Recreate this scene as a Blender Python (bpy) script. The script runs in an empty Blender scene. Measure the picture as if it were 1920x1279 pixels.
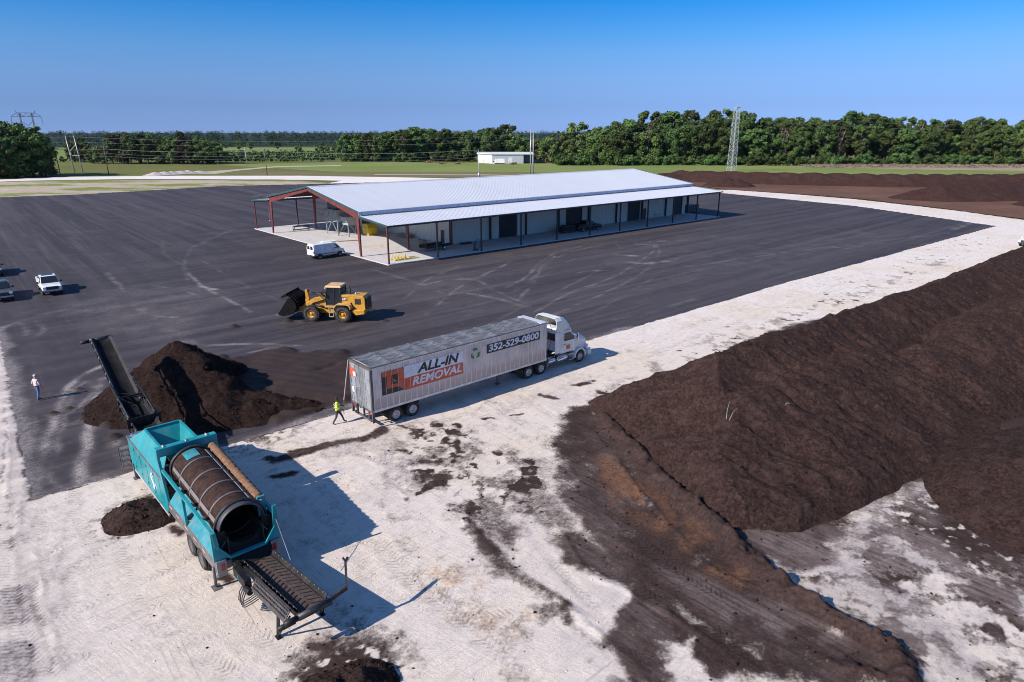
import bpy, bmesh, math, random
import numpy as np
from mathutils import Vector, Matrix
random.seed(7)
R = math.radians
scene = bpy.context.scene
COL = scene.collection
# ------------------------------------------------------------------ camera
F_PX, HZ, CH = 1240.0, 248.0, 17.5
PITCH = math.atan((639.5 - HZ) / F_PX)
cam_d = bpy.data.cameras.new('camera'); cam = bpy.data.objects.new('camera', cam_d); COL.objects.link(cam)
cam.location = (0, 0, CH); cam.rotation_euler = (R(90) - PITCH, 0, 0)
cam_d.sensor_width = 36; cam_d.lens = F_PX / 1920 * 36
cam_d.clip_start = 0.5; cam_d.clip_end = 30000
scene.camera = cam

def G(x, y, z=0.0):
    """survey helper: where the line of sight through photo point (x, y) meets height z"""
    u = (x - 960) / F_PX; v = (y - 639.5) / F_PX
    t = (CH - z) / (math.sin(PITCH) + v * math.cos(PITCH))
    return (u * t, (math.cos(PITCH) - v * math.sin(PITCH)) * t)

def GL(pts): return [G(*p) for p in pts]

# ------------------------------------------------------------------ material helpers
class NT:
    def __init__(s, name):
        s.m = bpy.data.materials.new(name); s.m.use_nodes = True
        s.t = s.m.node_tree; s.n = s.t.nodes; s.l = s.t.links
        s.p = s.n['Principled BSDF']
        s._tc = None
    def new(s, ty, **kw):
        n = s.n.new(ty)
        for k, v in kw.items(): setattr(n, k, v)
        return n
    def put(s, sock, v):
        if v is None: return
        if isinstance(v, bpy.types.NodeSocket): s.l.new(v, sock)
        elif isinstance(v, (tuple, list)) and len(v) == 3 and sock.type == 'RGBA': sock.default_value = (*v, 1)
        else: sock.default_value = v
    def co(s, kind='Object'):
        if s._tc is None: s._tc = s.new('ShaderNodeTexCoord')
        return s._tc.outputs[kind]
    def mapv(s, vec, scale=(1, 1, 1), rot=(0, 0, 0), loc=(0, 0, 0)):
        if rot != (0, 0, 0) and scale != (1, 1, 1): vec = s.mapv(vec, (1, 1, 1), rot); rot = (0, 0, 0)
        n = s.new('ShaderNodeMapping'); s.put(n.inputs['Vector'], vec)
        n.inputs['Scale'].default_value = scale; n.inputs['Rotation'].default_value = rot; n.inputs['Location'].default_value = loc
        return n.outputs[0]
    def noise(s, scale, detail=4, rough=.55, vec=None, dist=0.0):
        n = s.new('ShaderNodeTexNoise'); s.put(n.inputs['Vector'], vec if vec is not None else s.co())
        n.inputs['Scale'].default_value = scale; n.inputs['Detail'].default_value = detail
        n.inputs['Roughness'].default_value = rough; n.inputs['Distortion'].default_value = dist
        return n.outputs[0]
    def vor(s, scale, vec=None, out='Distance'):
        n = s.new('ShaderNodeTexVoronoi'); s.put(n.inputs['Vector'], vec if vec is not None else s.co())
        n.inputs['Scale'].default_value = scale
        return n.outputs[out]
    def rng(s, v, a, b, lo=0.0, hi=1.0):
        n = s.new('ShaderNodeMapRange'); n.interpolation_type = 'SMOOTHSTEP'
        s.put(n.inputs[0], v)
        for i, q in enumerate((a, b, lo, hi)): n.inputs[i + 1].default_value = q
        return n.outputs[0]
    def math(s, op, a, b=None, c=None):
        n = s.new('ShaderNodeMath', operation=op)
        s.put(n.inputs[0], a); s.put(n.inputs[1], b); s.put(n.inputs[2], c)
        return n.outputs[0]
    def mapx(s, vec):
        n = s.new('ShaderNodeSeparateXYZ'); s.put(n.inputs[0], vec); return n.outputs[0]
    def mixf(s, f, a, b):
        return s.math('ADD', s.math('MULTIPLY', a, s.math('SUBTRACT', 1.0, f)), s.math('MULTIPLY', b, f))
    def mix(s, f, a, b, mode='MIX'):
        n = s.new('ShaderNodeMix', data_type='RGBA', blend_type=mode)
        s.put(n.inputs[0], f); s.put(n.inputs[6], a); s.put(n.inputs[7], b)
        return n.outputs[2]
    def attr(s, name, out='Fac'):
        n = s.new('ShaderNodeAttribute'); n.attribute_name = name
        return n.outputs[out]
    def bump(s, h, strength=.3, dist=.05, normal=None):
        n = s.new('ShaderNodeBump'); s.put(n.inputs['Height'], h)
        n.inputs['Strength'].default_value = strength; n.inputs['Distance'].default_value = dist
        if normal is not None: s.l.new(normal, n.inputs['Normal'])
        return n.outputs[0]
    def fin(s, col=None, rough=.7, metal=0.0, nrm=None, spec=.5, **kw):
        s.put(s.p.inputs['Base Color'], col); s.put(s.p.inputs['Roughness'], rough)
        s.put(s.p.inputs['Metallic'], metal); s.p.inputs['Specular IOR Level'].default_value = spec
        if nrm is not None: s.l.new(nrm, s.p.inputs['Normal'])
        return s.m

_M = {}
def paint(name, col, rough=.5, metal=0.0, dirt=None, damt=.35, scale=1.5, bump=0.0, spec=.5):
    """plain paint / metal / rubber with worn and dusty patches"""
    if name in _M: return _M[name]
    t = NT(name)
    n1 = t.noise(scale, 6, .65)
    c = t.mix(t.rng(n1, .3, .7), tuple(x * .8 for x in col), tuple(min(1, x * 1.12) for x in col))
    if dirt is not None:
        n2 = t.noise(scale * 2.3, 8, .7, t.mapv(t.co(), (1, 1, .5)))
        c = t.mix(t.math('MULTIPLY', t.rng(n2, .42, .72), damt), c, dirt)
    r = t.rng(n1, .2, .8, max(0, rough - .12), min(1, rough + .12))
    nr = t.bump(t.noise(scale * 14, 3), bump, .02) if bump else None
    _M[name] = t.fin(c, r, metal, nr, spec)
    return _M[name]

def glass(name='dark_glass', col=(.012, .016, .02)):
    if name in _M: return _M[name]
    t = NT(name); _M[name] = t.fin(t.mix(t.noise(2, 3), col, tuple(x * 1.8 for x in col)), .08, 0, None, .6)
    return _M[name]

# ------------------------------------------------------------------ mesh builder
class MB:
    def __init__(s): s.v = []; s.f = []; s.mi = []; s.sm = []; s.m = 0; s.M = None
    def add(s, vs, fs, smooth=False):
        o = len(s.v)
        if s.M is not None: vs = [tuple(s.M @ Vector(q)) for q in vs]
        s.v += [tuple(q) for q in vs]
        for f in fs:
            s.f.append(tuple(i + o for i in f)); s.mi.append(s.m); s.sm.append(smooth)
        return s
    def box(s, c, d, rz=0.0, M=None):
        x, y, z = (q / 2 for q in d)
        vs = [(-x, -y, -z), (x, -y, -z), (x, y, -z), (-x, y, -z), (-x, -y, z), (x, -y, z), (x, y, z), (-x, y, z)]
        T = Matrix.Translation(c) @ Matrix.Rotation(rz, 4, 'Z')
        if M is not None: T = T @ M
        return s.add([tuple(T @ Vector(q)) for q in vs], [(0, 3, 2, 1), (4, 5, 6, 7), (0, 1, 5, 4), (1, 2, 6, 5), (2, 3, 7, 6), (3, 0, 4, 7)])
    def b2(s, a, b):
        return s.box([(a[i] + b[i]) / 2 for i in range(3)], [abs(b[i] - a[i]) for i in range(3)])
    def prism(s, prof, axis, lo, hi):
        """profile polygon extruded along axis; prof in the two other axes in order (x: yz, y: xz, z: xy)"""
        def mk(p, t):
            return (t, p[0], p[1]) if axis == 'x' else (p[0], t, p[1]) if axis == 'y' else (p[0], p[1], t)
        n = len(prof)
        vs = [mk(p, lo) for p in prof] + [mk(p, hi) for p in prof]
        return s.add(vs, [tuple(range(n))[::-1], tuple(range(n, 2 * n))] + [(i, (i + 1) % n, n + (i + 1) % n, n + i) for i in range(n)])
    def beam(s, a, b, w, h, up=(0, 0, 1)):
        a, b = Vector(a), Vector(b); d = b - a; L = d.length
        if L < 1e-6: return s
        d.normalize(); u = Vector(up)
        if abs(d.dot(u)) > .98: u = Vector((1, 0, 0))
        r = d.cross(u).normalized(); u = r.cross(d).normalized()
        vs = []
        for p in (a, b):
            for i, j in ((-1, -1), (1, -1), (1, 1), (-1, 1)): vs.append(tuple(p + r * (i * w / 2) + u * (j * h / 2)))
        return s.add(vs, [(0, 1, 2, 3), (7, 6, 5, 4), (0, 4, 5, 1), (1, 5, 6, 2), (2, 6, 7, 3), (3, 7, 4, 0)])
    def tube(s, pts, r, n=8, caps=True):
        pts = [Vector(p) for p in pts]; rs = r if isinstance(r, (list, tuple)) else [r] * len(pts)
        vs = []; fs = []
        prev = None
        for k, p in enumerate(pts):
            d = (pts[min(k + 1, len(pts) - 1)] - pts[max(k - 1, 0)]).normalized()
            if prev is None:
                u = Vector((0, 0, 1)) if abs(d.z) < .9 else Vector((1, 0, 0))
            else: u = prev
            a = d.cross(u)
            if a.length < 1e-5: a = d.cross(Vector((0, 1, 0)))
            a.normalize(); b = a.cross(d).normalized(); prev = b
            for i in range(n):
                t = 2 * math.pi * i / n
                vs.append(tuple(p + a * (math.cos(t) * rs[k]) + b * (math.sin(t) * rs[k])))
        for k in range(len(pts) - 1):
            for i in range(n):
                j = (i + 1) % n; fs.append((k * n + i, k * n + j, k * n + n + j, k * n + n + i))
        if caps:
            fs.append(tuple(range(n))[::-1]); fs.append(tuple(range((len(pts) - 1) * n, len(pts) * n)))
        return s.add(vs, fs, n > 6)
    def lathe(s, prof, c, axis=(0, 1, 0), n=24, closed=False, smooth=True):
        """prof: (radius, height along the axis)"""
        a = Vector(axis).normalized(); u = Vector((0, 0, 1)) if abs(a.z) < .9 else Vector((1, 0, 0))
        e1 = a.cross(u).normalized(); e2 = a.cross(e1); c = Vector(c)
        vs = []; fs = []; m = len(prof)
        for i in range(n):
            t = 2 * math.pi * i / n; d = e1 * math.cos(t) + e2 * math.sin(t)
            for r, h in prof: vs.append(tuple(c + d * r + a * h))
        for i in range(n):
            j = (i + 1) % n
            for k in range(m if closed else m - 1):
                q = (k + 1) % m
                fs.append((i * m + k, j * m + k, j * m + q, i * m + q))
        return s.add(vs, fs, smooth)
    def plate(s, q, t=.02):
        """four-cornered plate with thickness t on the side away from its normal"""
        q = [Vector(p) for p in q]; n = (q[1] - q[0]).cross(q[-1] - q[0]).normalized()
        k = len(q)
        vs = [tuple(p) for p in q] + [tuple(p - n * t) for p in q]
        return s.add(vs, [tuple(range(k)), tuple(range(k, 2 * k))[::-1]] + [(i, k + i, k + (i + 1) % k, (i + 1) % k) for i in range(k)])
    def loft(s, rings, caps=True, smooth=False):
        n = len(rings[0]); vs = [p for r in rings for p in r]; fs = []
        for k in range(len(rings) - 1):
            for i in range(n):
                j = (i + 1) % n; fs.append((k * n + i, k * n + j, k * n + n + j, k * n + n + i))
        if caps: fs += [tuple(range(n))[::-1], tuple(range((len(rings) - 1) * n, len(rings) * n))]
        return s.add(vs, fs, smooth)
    def build(s, name, mats, parent=None, bevel=0.0, recalc=True):
        me = bpy.data.meshes.new(name); me.from_pydata(s.v, [], s.f)
        if not isinstance(mats, (list, tuple)): mats = [mats]
        for m in mats: me.materials.append(m)
        me.polygons.foreach_set('material_index', s.mi); me.polygons.foreach_set('use_smooth', s.sm)
        if recalc:
            bm = bmesh.new(); bm.from_mesh(me); bmesh.ops.recalc_face_normals(bm, faces=bm.faces)
            if bevel:
                es = [e for e in bm.edges if len(e.link_faces) == 2 and e.calc_face_angle(0) > R(25)]
                bmesh.ops.bevel(bm, geom=es, offset=bevel, segments=2, affect='EDGES', clamp_overlap=True, profile=.5)
            bm.to_mesh(me); bm.free()
        me.update()
        return put(name, me, parent)

def put(name, me, parent=None):
    o = bpy.data.objects.new(name, me); COL.objects.link(o)
    if parent is not None: o.parent = parent
    return o
def tag(o, label=None, cat=None, group=None, kind=None):
    if label: o['label'] = label
    if cat: o['category'] = cat
    if group: o['group'] = group
    if kind: o['kind'] = kind
    return o
def thing(name, label, cat, loc=(0, 0, 0), rz=0.0, group=None):
    o = bpy.data.objects.new(name, None); COL.objects.link(o); o.empty_display_size = .3
    o.location = loc; o.rotation_euler = (0, 0, rz)
    return tag(o, label, cat, group)
def dup(src, loc, rz, label, scale=None, group=None):
    r = src.copy(); COL.objects.link(r); r.location = loc; r.rotation_euler = (0, 0, rz)
    if scale is not None: r.scale = scale if isinstance(scale, (tuple, list)) else (scale,) * 3
    r['label'] = label
    if group: r['group'] = group
    for ch in list(src.children):
        c = ch.copy(); COL.objects.link(c); c.parent = r
        for g in list(ch.children):
            d = g.copy(); COL.objects.link(d); d.parent = c
    return r

def text_mesh(name, body, mat, parent, M, size=1.0, shear=0.0, width=None, bold=0.0, depth=.004):
    cu = bpy.data.curves.new(name, 'FONT'); cu.body = body; cu.size = size; cu.shear = shear
    cu.align_x = 'CENTER'; cu.align_y = 'CENTER'; cu.extrude = depth; cu.offset = bold; cu.resolution_u = 4
    o = bpy.data.objects.new(name, cu); COL.objects.link(o)
    dg = bpy.context.evaluated_depsgraph_get(); dg.update()
    me = bpy.data.meshes.new_from_object(o.evaluated_get(dg))
    bpy.data.objects.remove(o); bpy.data.curves.remove(cu)
    xs = [v.co.x for v in me.vertices]
    if width: 
        k = width / (max(xs) - min(xs)); me.transform(Matrix.Diagonal((k, 1, 1, 1)))
    me.transform(M); me.materials.clear(); me.materials.append(mat); me.name = name
    return put(name, me, parent)

# ------------------------------------------------------------------ numpy noise / fields
def _h(ix, iy, seed):
    n = (ix.astype(np.int64) * 374761393 + iy.astype(np.int64) * 668265263 + seed * 1442695041) & 0x7fffffff
    n = ((n ^ (n >> 13)) * 1274126177) & 0x7fffffff
    return ((n ^ (n >> 16)) & 0xffff) / 65535.0
def vn(x, y, seed=0):
    ix = np.floor(x); iy = np.floor(y); fx = x - ix; fy = y - iy
    fx = fx * fx * (3 - 2 * fx); fy = fy * fy * (3 - 2 * fy)
    a = _h(ix, iy, seed); b = _h(ix + 1, iy, seed); c = _h(ix, iy + 1, seed); d = _h(ix + 1, iy + 1, seed)
    return (a + (b - a) * fx) * (1 - fy) + (c + (d - c) * fx) * fy
def fbm(x, y, scale, octv=4, seed=0, gain=.5):
    s = 0; a = 1; t = 0; f = 1.0 / scale
    for k in range(octv):
        ca, sa = math.cos(.7 * k), math.sin(.7 * k)
        s = s + a * vn((x * ca - y * sa) * f + 17.3 * k, (x * sa + y * ca) * f - 9.1 * k, seed + k); t += a; a *= gain; f *= 2.03
    return s / t
def sstep(a, b, x):
    t = np.clip((x - a) / (b - a), 0, 1); return t * t * (3 - 2 * t)
def seg_dist(x, y, pts):
    """distance to a polyline, arc length along it, signed side distance"""
    best = np.full(x.shape, 1e9); S = np.zeros(x.shape); D = np.zeros(x.shape); acc = 0
    for (ax, ay), (bx, by) in zip(pts[:-1], pts[1:]):
        dx, dy = bx - ax, by - ay; L = math.hypot(dx, dy) + 1e-9
        t = np.clip(((x - ax) * dx + (y - ay) * dy) / L / L, 0, 1)
        ex = x - ax - t * dx; ey = y - ay - t * dy
        d = np.hypot(ex, ey); m = d < best
        best = np.where(m, d, best); S = np.where(m, acc + t * L, S)
        D = np.where(m, (dx * ey - dy * ex) / L, D); acc += L
    return best, S, D
def poly_sd(x, y, pts):
    """signed distance to a polygon, negative inside"""
    d, _, _ = seg_dist(x, y, list(pts) + [pts[0]])
    ins = np.zeros(x.shape, bool); n = len(pts)
    for i in range(n):
        ax, ay = pts[i]; bx, by = pts[(i + 1) % n]
        c = (ay > y) != (by > y)
        with np.errstate(divide='ignore', invalid='ignore'):
            q = (bx - ax) * (y - ay) / (by - ay if by != ay else 1e-9) + ax
        ins ^= c & (x < q)
    return np.where(ins, -d, d)
def smooth_line(pts, k=5):
    """Catmull-Rom through the points"""
    p = [np.array(q, float) for q in pts]; p = [2 * p[0] - p[1]] + p + [2 * p[-1] - p[-2]]; out = []
    for i in range(1, len(p) - 2):
        for j in range(k):
            t = j / k
            out.append(tuple(.5 * (2 * p[i] + (p[i + 1] - p[i - 1]) * t + (2 * p[i - 1] - 5 * p[i] + 4 * p[i + 1] - p[i + 2]) * t * t + (3 * p[i] - p[i - 1] - 3 * p[i + 1] + p[i + 2]) * t ** 3)))
    out.append(tuple(p[-2])); return out

def grid_mesh(name, xs, ys, zf, keep=None, attrs=None, mat=None, smooth=True):
    X, Y = np.meshgrid(xs, ys); nx, ny = len(xs), len(ys)
    Z = zf(X, Y)
    idx = np.arange(nx * ny).reshape(ny, nx)
    q = np.stack([idx[:-1, :-1], idx[:-1, 1:], idx[1:, 1:], idx[1:, :-1]], -1).reshape(-1, 4)
    if keep is not None:
        k = keep(X, Y, Z).ravel(); q = q[k[q].any(axis=1)]
    used = np.unique(q); mp = np.full(nx * ny, -1); mp[used] = np.arange(len(used)); q = mp[q]
    co = np.stack([X.ravel()[used], Y.ravel()[used], Z.ravel()[used]], -1).astype(np.float32)
    me = bpy.data.meshes.new(name); me.vertices.add(len(co)); me.vertices.foreach_set('co', co.ravel())
    me.loops.add(q.size); me.loops.foreach_set('vertex_index', q.ravel().astype(np.int32))
    me.polygons.add(len(q)); me.polygons.foreach_set('loop_start', np.arange(0, q.size, 4, dtype=np.int32))
    try: me.polygons.foreach_set('loop_total', np.full(len(q), 4, np.int32))
    except Exception: pass
    me.update(calc_edges=True)
    me.polygons.foreach_set('use_smooth', np.full(len(q), smooth))
    for n, a in (attrs or {}).items():
        at = me.attributes.new(n, 'FLOAT', 'POINT'); at.data.foreach_set('value', np.asarray(a, np.float32).ravel()[used])
    if mat: me.materials.append(mat)
    me.validate()
    return me

def sheet(name, pts, z, mat, amp=.6, step=3.0, seed=0, parent=None):
    """flat ground sheet with an uneven outline"""
    out = []
    for i in range(len(pts)):
        a = np.array(pts[i]); b = np.array(pts[(i + 1) % len(pts)]); L = np.linalg.norm(b - a); n = max(1, int(L / step))
        for k in range(n): out.append(a + (b - a) * k / n)
    o = np.array(out)
    nx = (fbm(o[:, 0], o[:, 1], 9, 3, seed) - .5) * 2 * amp; ny = (fbm(o[:, 0] + 77, o[:, 1], 9, 3, seed) - .5) * 2 * amp
    vs = [(o[i, 0] + nx[i], o[i, 1] + ny[i], 0.0) for i in range(len(o))]
    bm = bmesh.new(); f = bm.faces.new([bm.verts.new(v) for v in vs]); bmesh.ops.triangulate(bm, faces=[f])
    bmesh.ops.recalc_face_normals(bm, faces=bm.faces)
    if sum(f.normal.z for f in bm.faces) < 0: bmesh.ops.reverse_faces(bm, faces=bm.faces)
    me = bpy.data.meshes.new(name); bm.to_mesh(me); bm.free(); me.materials.append(mat)
    ob = put(name, me, parent); ob.location.z = z
    return ob
# ================================================================== GROUND
ASPH = GL([(62, 936), (0, 620)]) + [(-75, 93), (-150, 187)] + GL([(150, 366), (420, 350), (600, 346), (900, 338)]) + [(20, 262)] + GL([(1362, 363), (1600, 386), (1866, 424), (1480, 528), (1105, 637), (830, 717), (656, 767), (473, 821), (330, 862), (250, 884), (150, 911)])

# ---- limestone yard: one sheet with ruts, spilled soil and wheel tracks
def axis(parts):
    out = []
    for a, b, s0, s1 in parts:
        x = a
        while x < b:
            out.append(x); x += s0 + (s1 - s0) * (x - a) / (b - a)
    out.append(parts[-1][1]); return np.array(out)
gx = axis([(-80, -32, .9, .13), (-32, 36, .105, .105), (36, 150, .12, .9)])
gy = axis([(8, 16, .5, .1), (16, 46, .09, .13), (46, 80, .13, .35), (80, 215, .35, 1.1)])
LIME = [(-79, 8), (150, 8), (150, 112)] + GL([(1925, 414), (1780, 394), (1600, 374), (1480, 364), (1362, 356)]) + [(50, 215), (20, 180), (-20, 90), (-45, 65), (-80, 105)]
GXX, GYY = np.meshgrid(gx, gy)
wx = (fbm(GXX, GYY, 2.2, 4, 3) - .5) * 2.0; wy = (fbm(GXX, GYY, 2.2, 4, 9) - .5) * 2.0
wx2 = (fbm(GXX, GYY, .55, 3, 23) - .5) * .5; wy2 = (fbm(GXX, GYY, .55, 3, 29) - .5) * .5
sdA = poly_sd(GXX + wx * .12 + wx2 * .3, GYY + wy * .12 + wy2 * .3, ASPH)
def blob(px, soft=.6, warp=.7):
    sd = poly_sd(GXX + wx * warp + wx2, GYY + wy * warp + wy2, GL(px)); return sstep(soft, -soft, sd)
def stroke(px, w, soft=None, warp=.3, world=False):
    d, s, sd = seg_dist(GXX + wx * warp + wx2, GYY + wy * warp + wy2, px if world else GL(px)); return sstep(w * 1.3, w * .5, d) if soft is None else np.exp(-(d / w) ** 2)
n_big = fbm(GXX, GYY, 3.5, 5, 41); n_mid = fbm(GXX, GYY, 1.1, 5, 47); n_fin = fbm(GXX, GYY, .35, 3, 53)
soil = np.zeros(GXX.shape)
def lay(a): 
    global soil
    soil = np.maximum(soil, a)
# main spread of soil on the right
lay(.95 * blob([(1075, 768), (1035, 805), (1030, 850), (1062, 935), (1090, 1000), (1140, 1062), (1190, 1110), (1260, 1190), (1330, 1290), (1700, 1290), (1715, 1250), (1600, 1170), (1470, 1100), (1420, 1040), (1480, 1085), (1560, 1040), (1600, 985), (1650, 950), (1790, 895), (1800, 960), (1890, 1020), (2100, 1060), (2300, 700), (1900, 560), (1500, 600), (1250, 700)], 1.0, 1.0) * (.72 + .5 * n_mid))
lay(.85 * blob([(1090, 1000), (1010, 1010), (1030, 1060), (1120, 1090), (1170, 1120), (1130, 1165), (1120, 1200), (1190, 1290), (1420, 1290), (1300, 1120)], .5))
lay(.85 * stroke([(874, 979), (927, 1036), (992, 1085), (1065, 1141), (1138, 1198), (1211, 1279), (1240, 1330)], .55, 1, .6) * (.55 + .6 * n_mid))
lay(.55 * stroke([(890, 1000), (960, 1070), (1040, 1140), (1120, 1215), (1190, 1300)], 1.1, 1, .8) * sstep(.38, .6, n_mid))
lay(.40 * stroke([(1060, 1180), (1120, 1240), (1170, 1300)], 1.5, 1, .8) * sstep(.36, .6, n_mid))
lay(.62 * blob([(872, 965), (890, 930), (930, 920), (962, 955), (966, 980), (1000, 1000), (1010, 1030), (965, 1040), (905, 1005)], .5))
lay(.55 * blob([(1030, 900), (990, 880), (985, 940), (1010, 1000), (1100, 1020), (1070, 940)], .8))
lay(.40 * stroke([(640, 1160), (800, 1230), (1000, 1300)], 1.2, 1) * sstep(.45, .62, n_mid))
lay(.45 * stroke([(1000, 1180), (1100, 1230), (1190, 1300)], 1.4, 1) * sstep(.42, .6, n_mid))
# blotches dropped from the loader between the truck and the big heap
bl = blob([(760, 800), (860, 790), (900, 830), (960, 850), (1040, 880), (1050, 960), (960, 990), (880, 960), (790, 930), (765, 870)], 1.2)
lay(bl * (.20 * sstep(.4, .6, n_big) + .85 * sstep(.585, .64, fbm(GXX * 1.0, GYY * .75, .95, 3, 61)) * (.5 + .5 * sstep(.4, .55, n_mid)) + .55 * sstep(.60, .68, fbm(GXX, GYY, .4, 3, 63))))
for px, w in (([(520, 862), (600, 842), (690, 822), (715, 812)], .55), ([(540, 850), (640, 832)], .35), ([(700, 815), (715, 805)], .35), ([(745, 800), (790, 808)], .16), ([(770, 815), (785, 812)], .25),
              ([(845, 838), (866, 850)], .35), ([(850, 855), (860, 858)], .28), ([(795, 868), (825, 872)], .35), ([(800, 893), (832, 897)], .5), ([(745, 845), (768, 850)], .3), ([(855, 797), (860, 801)], .28),
              ([(762, 940), (768, 945)], .25), ([(905, 786), (922, 784)], .15), ([(962, 778), (980, 775)], .15), ([(1015, 742), (1045, 750)], .3), ([(1075, 724), (1110, 715)], .35), ([(1125, 736), (1160, 742)], .5),
              ([(520, 895), (545, 888)], .35), ([(500, 860), (530, 858)], .4), ([(56, 905), (66, 925)], .45), ([(330, 990), (345, 1000)], .35), ([(420, 1085), (432, 1090)], .35), ([(585, 1215), (625, 1208)], .45), ([(612, 1212), (640, 1222)], .3)):
    lay(.9 * stroke(px, w, 1) * sstep(.25, .55, n_mid + .12))
lay(.52 * blob([(700, 830), (780, 790), (900, 790), (1040, 830), (1060, 980), (960, 1000), (860, 960), (780, 960)], 2.2) * sstep(.38, .62, n_mid * .6 + n_big * .4))
lay(.30 * blob([(460, 850), (600, 800), (700, 790), (720, 850), (620, 880), (500, 910)], 1.4) * sstep(.35, .6, n_mid))
for px, w, a in (([(735, 800), (725, 880), (735, 980), (790, 1080), (880, 1180)], .8, .22), ([(640, 880), (640, 990), (700, 1110), (800, 1230)], .9, .16), ([(900, 900), (840, 990), (860, 1100), (960, 1230)], 1.0, .2), ([(1000, 820), (900, 860), (800, 930), (760, 1000)], .8, .24), ([(300, 1180), (420, 1200), (560, 1270)], 1.0, .15), ([(90, 960), (110, 1080), (150, 1280)], .8, .16), ([(820, 800), (1060, 700), (1300, 612), (1600, 515)], .7, .2), ([(850, 815), (1090, 715), (1330, 625), (1640, 520)], .6, .18)):
    lay(a * stroke(px, w, 1, .5) * (.4 + 1.1 * sstep(.35, .62, n_mid)))
# crumbs along the road beside the big heap
rd = blob([(1290, 700), (1480, 612), (1640, 560), (1760, 505), (1880, 455), (1840, 430), (1600, 520), (1420, 590), (1250, 655)], 1.0)
lay(rd * .8 * sstep(.70, .77, fbm(GXX, GYY, .8, 4, 71)))
lay(.45 * stroke([(1130, 760), (1250, 680), (1440, 610), (1620, 545), (1770, 492)], 2.0, 1) * sstep(.4, .65, n_mid))
# scattered crumbs around the heaps
for (px, py), r in (((265, 965), 2.3), ((640, 1265), 2.6), ((1820, 1000), 5.0), ((420, 790), 6)):
    cx, cy = G(px, py); dd = np.hypot(GXX - cx, GYY - cy)
    lay(.95 * np.clip(1.25 - dd / r, 0, 1) ** .8 * sstep(.46, .60, fbm(GXX, GYY, .32, 3, 83) + .20 * np.clip(1.3 - dd / r, 0, 1)))
# mottled floor at bottom right
lay(blob([(1480, 1085), (1560, 1040), (1650, 950), (1790, 890), (1830, 960), (1930, 1040), (2050, 1100), (2050, 1300), (1725, 1290), (1690, 1220), (1560, 1140)], .9) * (.26 + .42 * sstep(.50, .58, fbm(GXX, GYY, 2.0, 6, 91, .62)) + .3 * sstep(.52, .60, fbm(GXX, GYY, .7, 5, 95, .6))))
# white islands are scraped clean
def clean(px, k=.9, soft=.4):
    global soil
    soil = soil * (1 - k * blob(px, soft))
clean([(1240, 1206), (1297, 1206), (1288, 1227), (1317, 1290), (1276, 1290), (1244, 1239)])
clean([(985, 1003), (1037, 1020), (1037, 1055), (1120, 1092), (1160, 1122), (1143, 1166), (1126, 1188), (1065, 1135), (1008, 1068), (980, 1036)], .85)
clean([(1550, 1180), (1590, 1185), (1575, 1205), (1550, 1200)], .6)
clean([(1270, 1150), (1420, 1230), (1430, 1240), (1280, 1165)], .45)
soil = np.clip(soil + (n_mid - .5) * .25 * (soil > .05), 0, 1)
orange = np.maximum(blob([(1106, 872), (1130, 857), (1210, 914), (1330, 1010), (1392, 1068), (1390, 1088), (1329, 1070), (1230, 1000), (1150, 925)], .9) * sstep(.36, .58, n_big * .3 + n_mid * .7) * .95, .95 * blob([(1168, 932), (1200, 934), (1198, 946), (1172, 940)], .1))
orange = np.maximum(orange, .6 * blob([(1090, 985), (1150, 1000), (1170, 1030), (1110, 1035)], .5) * sstep(.45, .6, n_mid))
tan = np.maximum(blob([(800, 1065), (880, 1050), (900, 1100), (860, 1130), (800, 1110)], 1.0) * sstep(.52, .66, n_mid), blob([(820, 1150), (1010, 1140), (980, 1200), (860, 1190)], 1.2) * sstep(.5, .68, n_mid))
tan = np.maximum(tan, blob([(780, 1000), (870, 990), (880, 1050), (800, 1040)], 1.0) * sstep(.54, .68, n_mid))
grey = np.maximum(blob([(1230, 1075), (1330, 1090), (1470, 1140), (1590, 1205), (1550, 1260), (1400, 1200), (1280, 1120)], .8) * .75 * sstep(.35, .6, n_mid), .3 * sstep(.55, .75, n_big) * (GXX < 6))
grey = np.maximum(grey, .8 * blob([(92, 1040), (125, 1030), (130, 1080), (100, 1110)], .8) * sstep(.4, .6, n_mid))
grey = np.maximum(grey, .9 * stroke([(10, 640), (24, 800), (16, 960), (35, 1290)], 1.2, 1) * sstep(.3, .6, n_mid)); lay(.42 * stroke([(8, 960), (20, 1090), (38, 1290)], .9, 1) * sstep(.35, .6, n_mid)); lay(.6 * stroke([(10, 650), (12, 760), (8, 900), (30, 1090), (62, 1290)], .12, 1, .15) * sstep(.3, .5, n_mid)); lay(.55 * stroke([(36, 960), (60, 1110), (98, 1290)], .10, 1, .15) * sstep(.35, .55, n_mid))
lay(.8 * np.exp(-((sdA - .12) / .13) ** 2) * sstep(.38, .55, n_mid) * (GYY < 75)); lay(.35 * np.exp(-(sdA / .6) ** 2) * sstep(.42, .6, n_mid) * (GYY < 60))
grey = np.maximum(grey, .95 * blob([(1400, 985), (1500, 985), (1650, 930), (1790, 890), (1920, 1000), (2050, 1100), (2050, 1300), (1725, 1290), (1600, 1170), (1470, 1095)], 1.2) * sstep(.36, .58, n_big * .5 + n_mid * .5)); lay(.55 * blob([(1390, 985), (1500, 985), (1570, 1000), (1520, 1060), (1460, 1090), (1420, 1040)], .8) * (.6 + .8 * n_mid))
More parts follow.
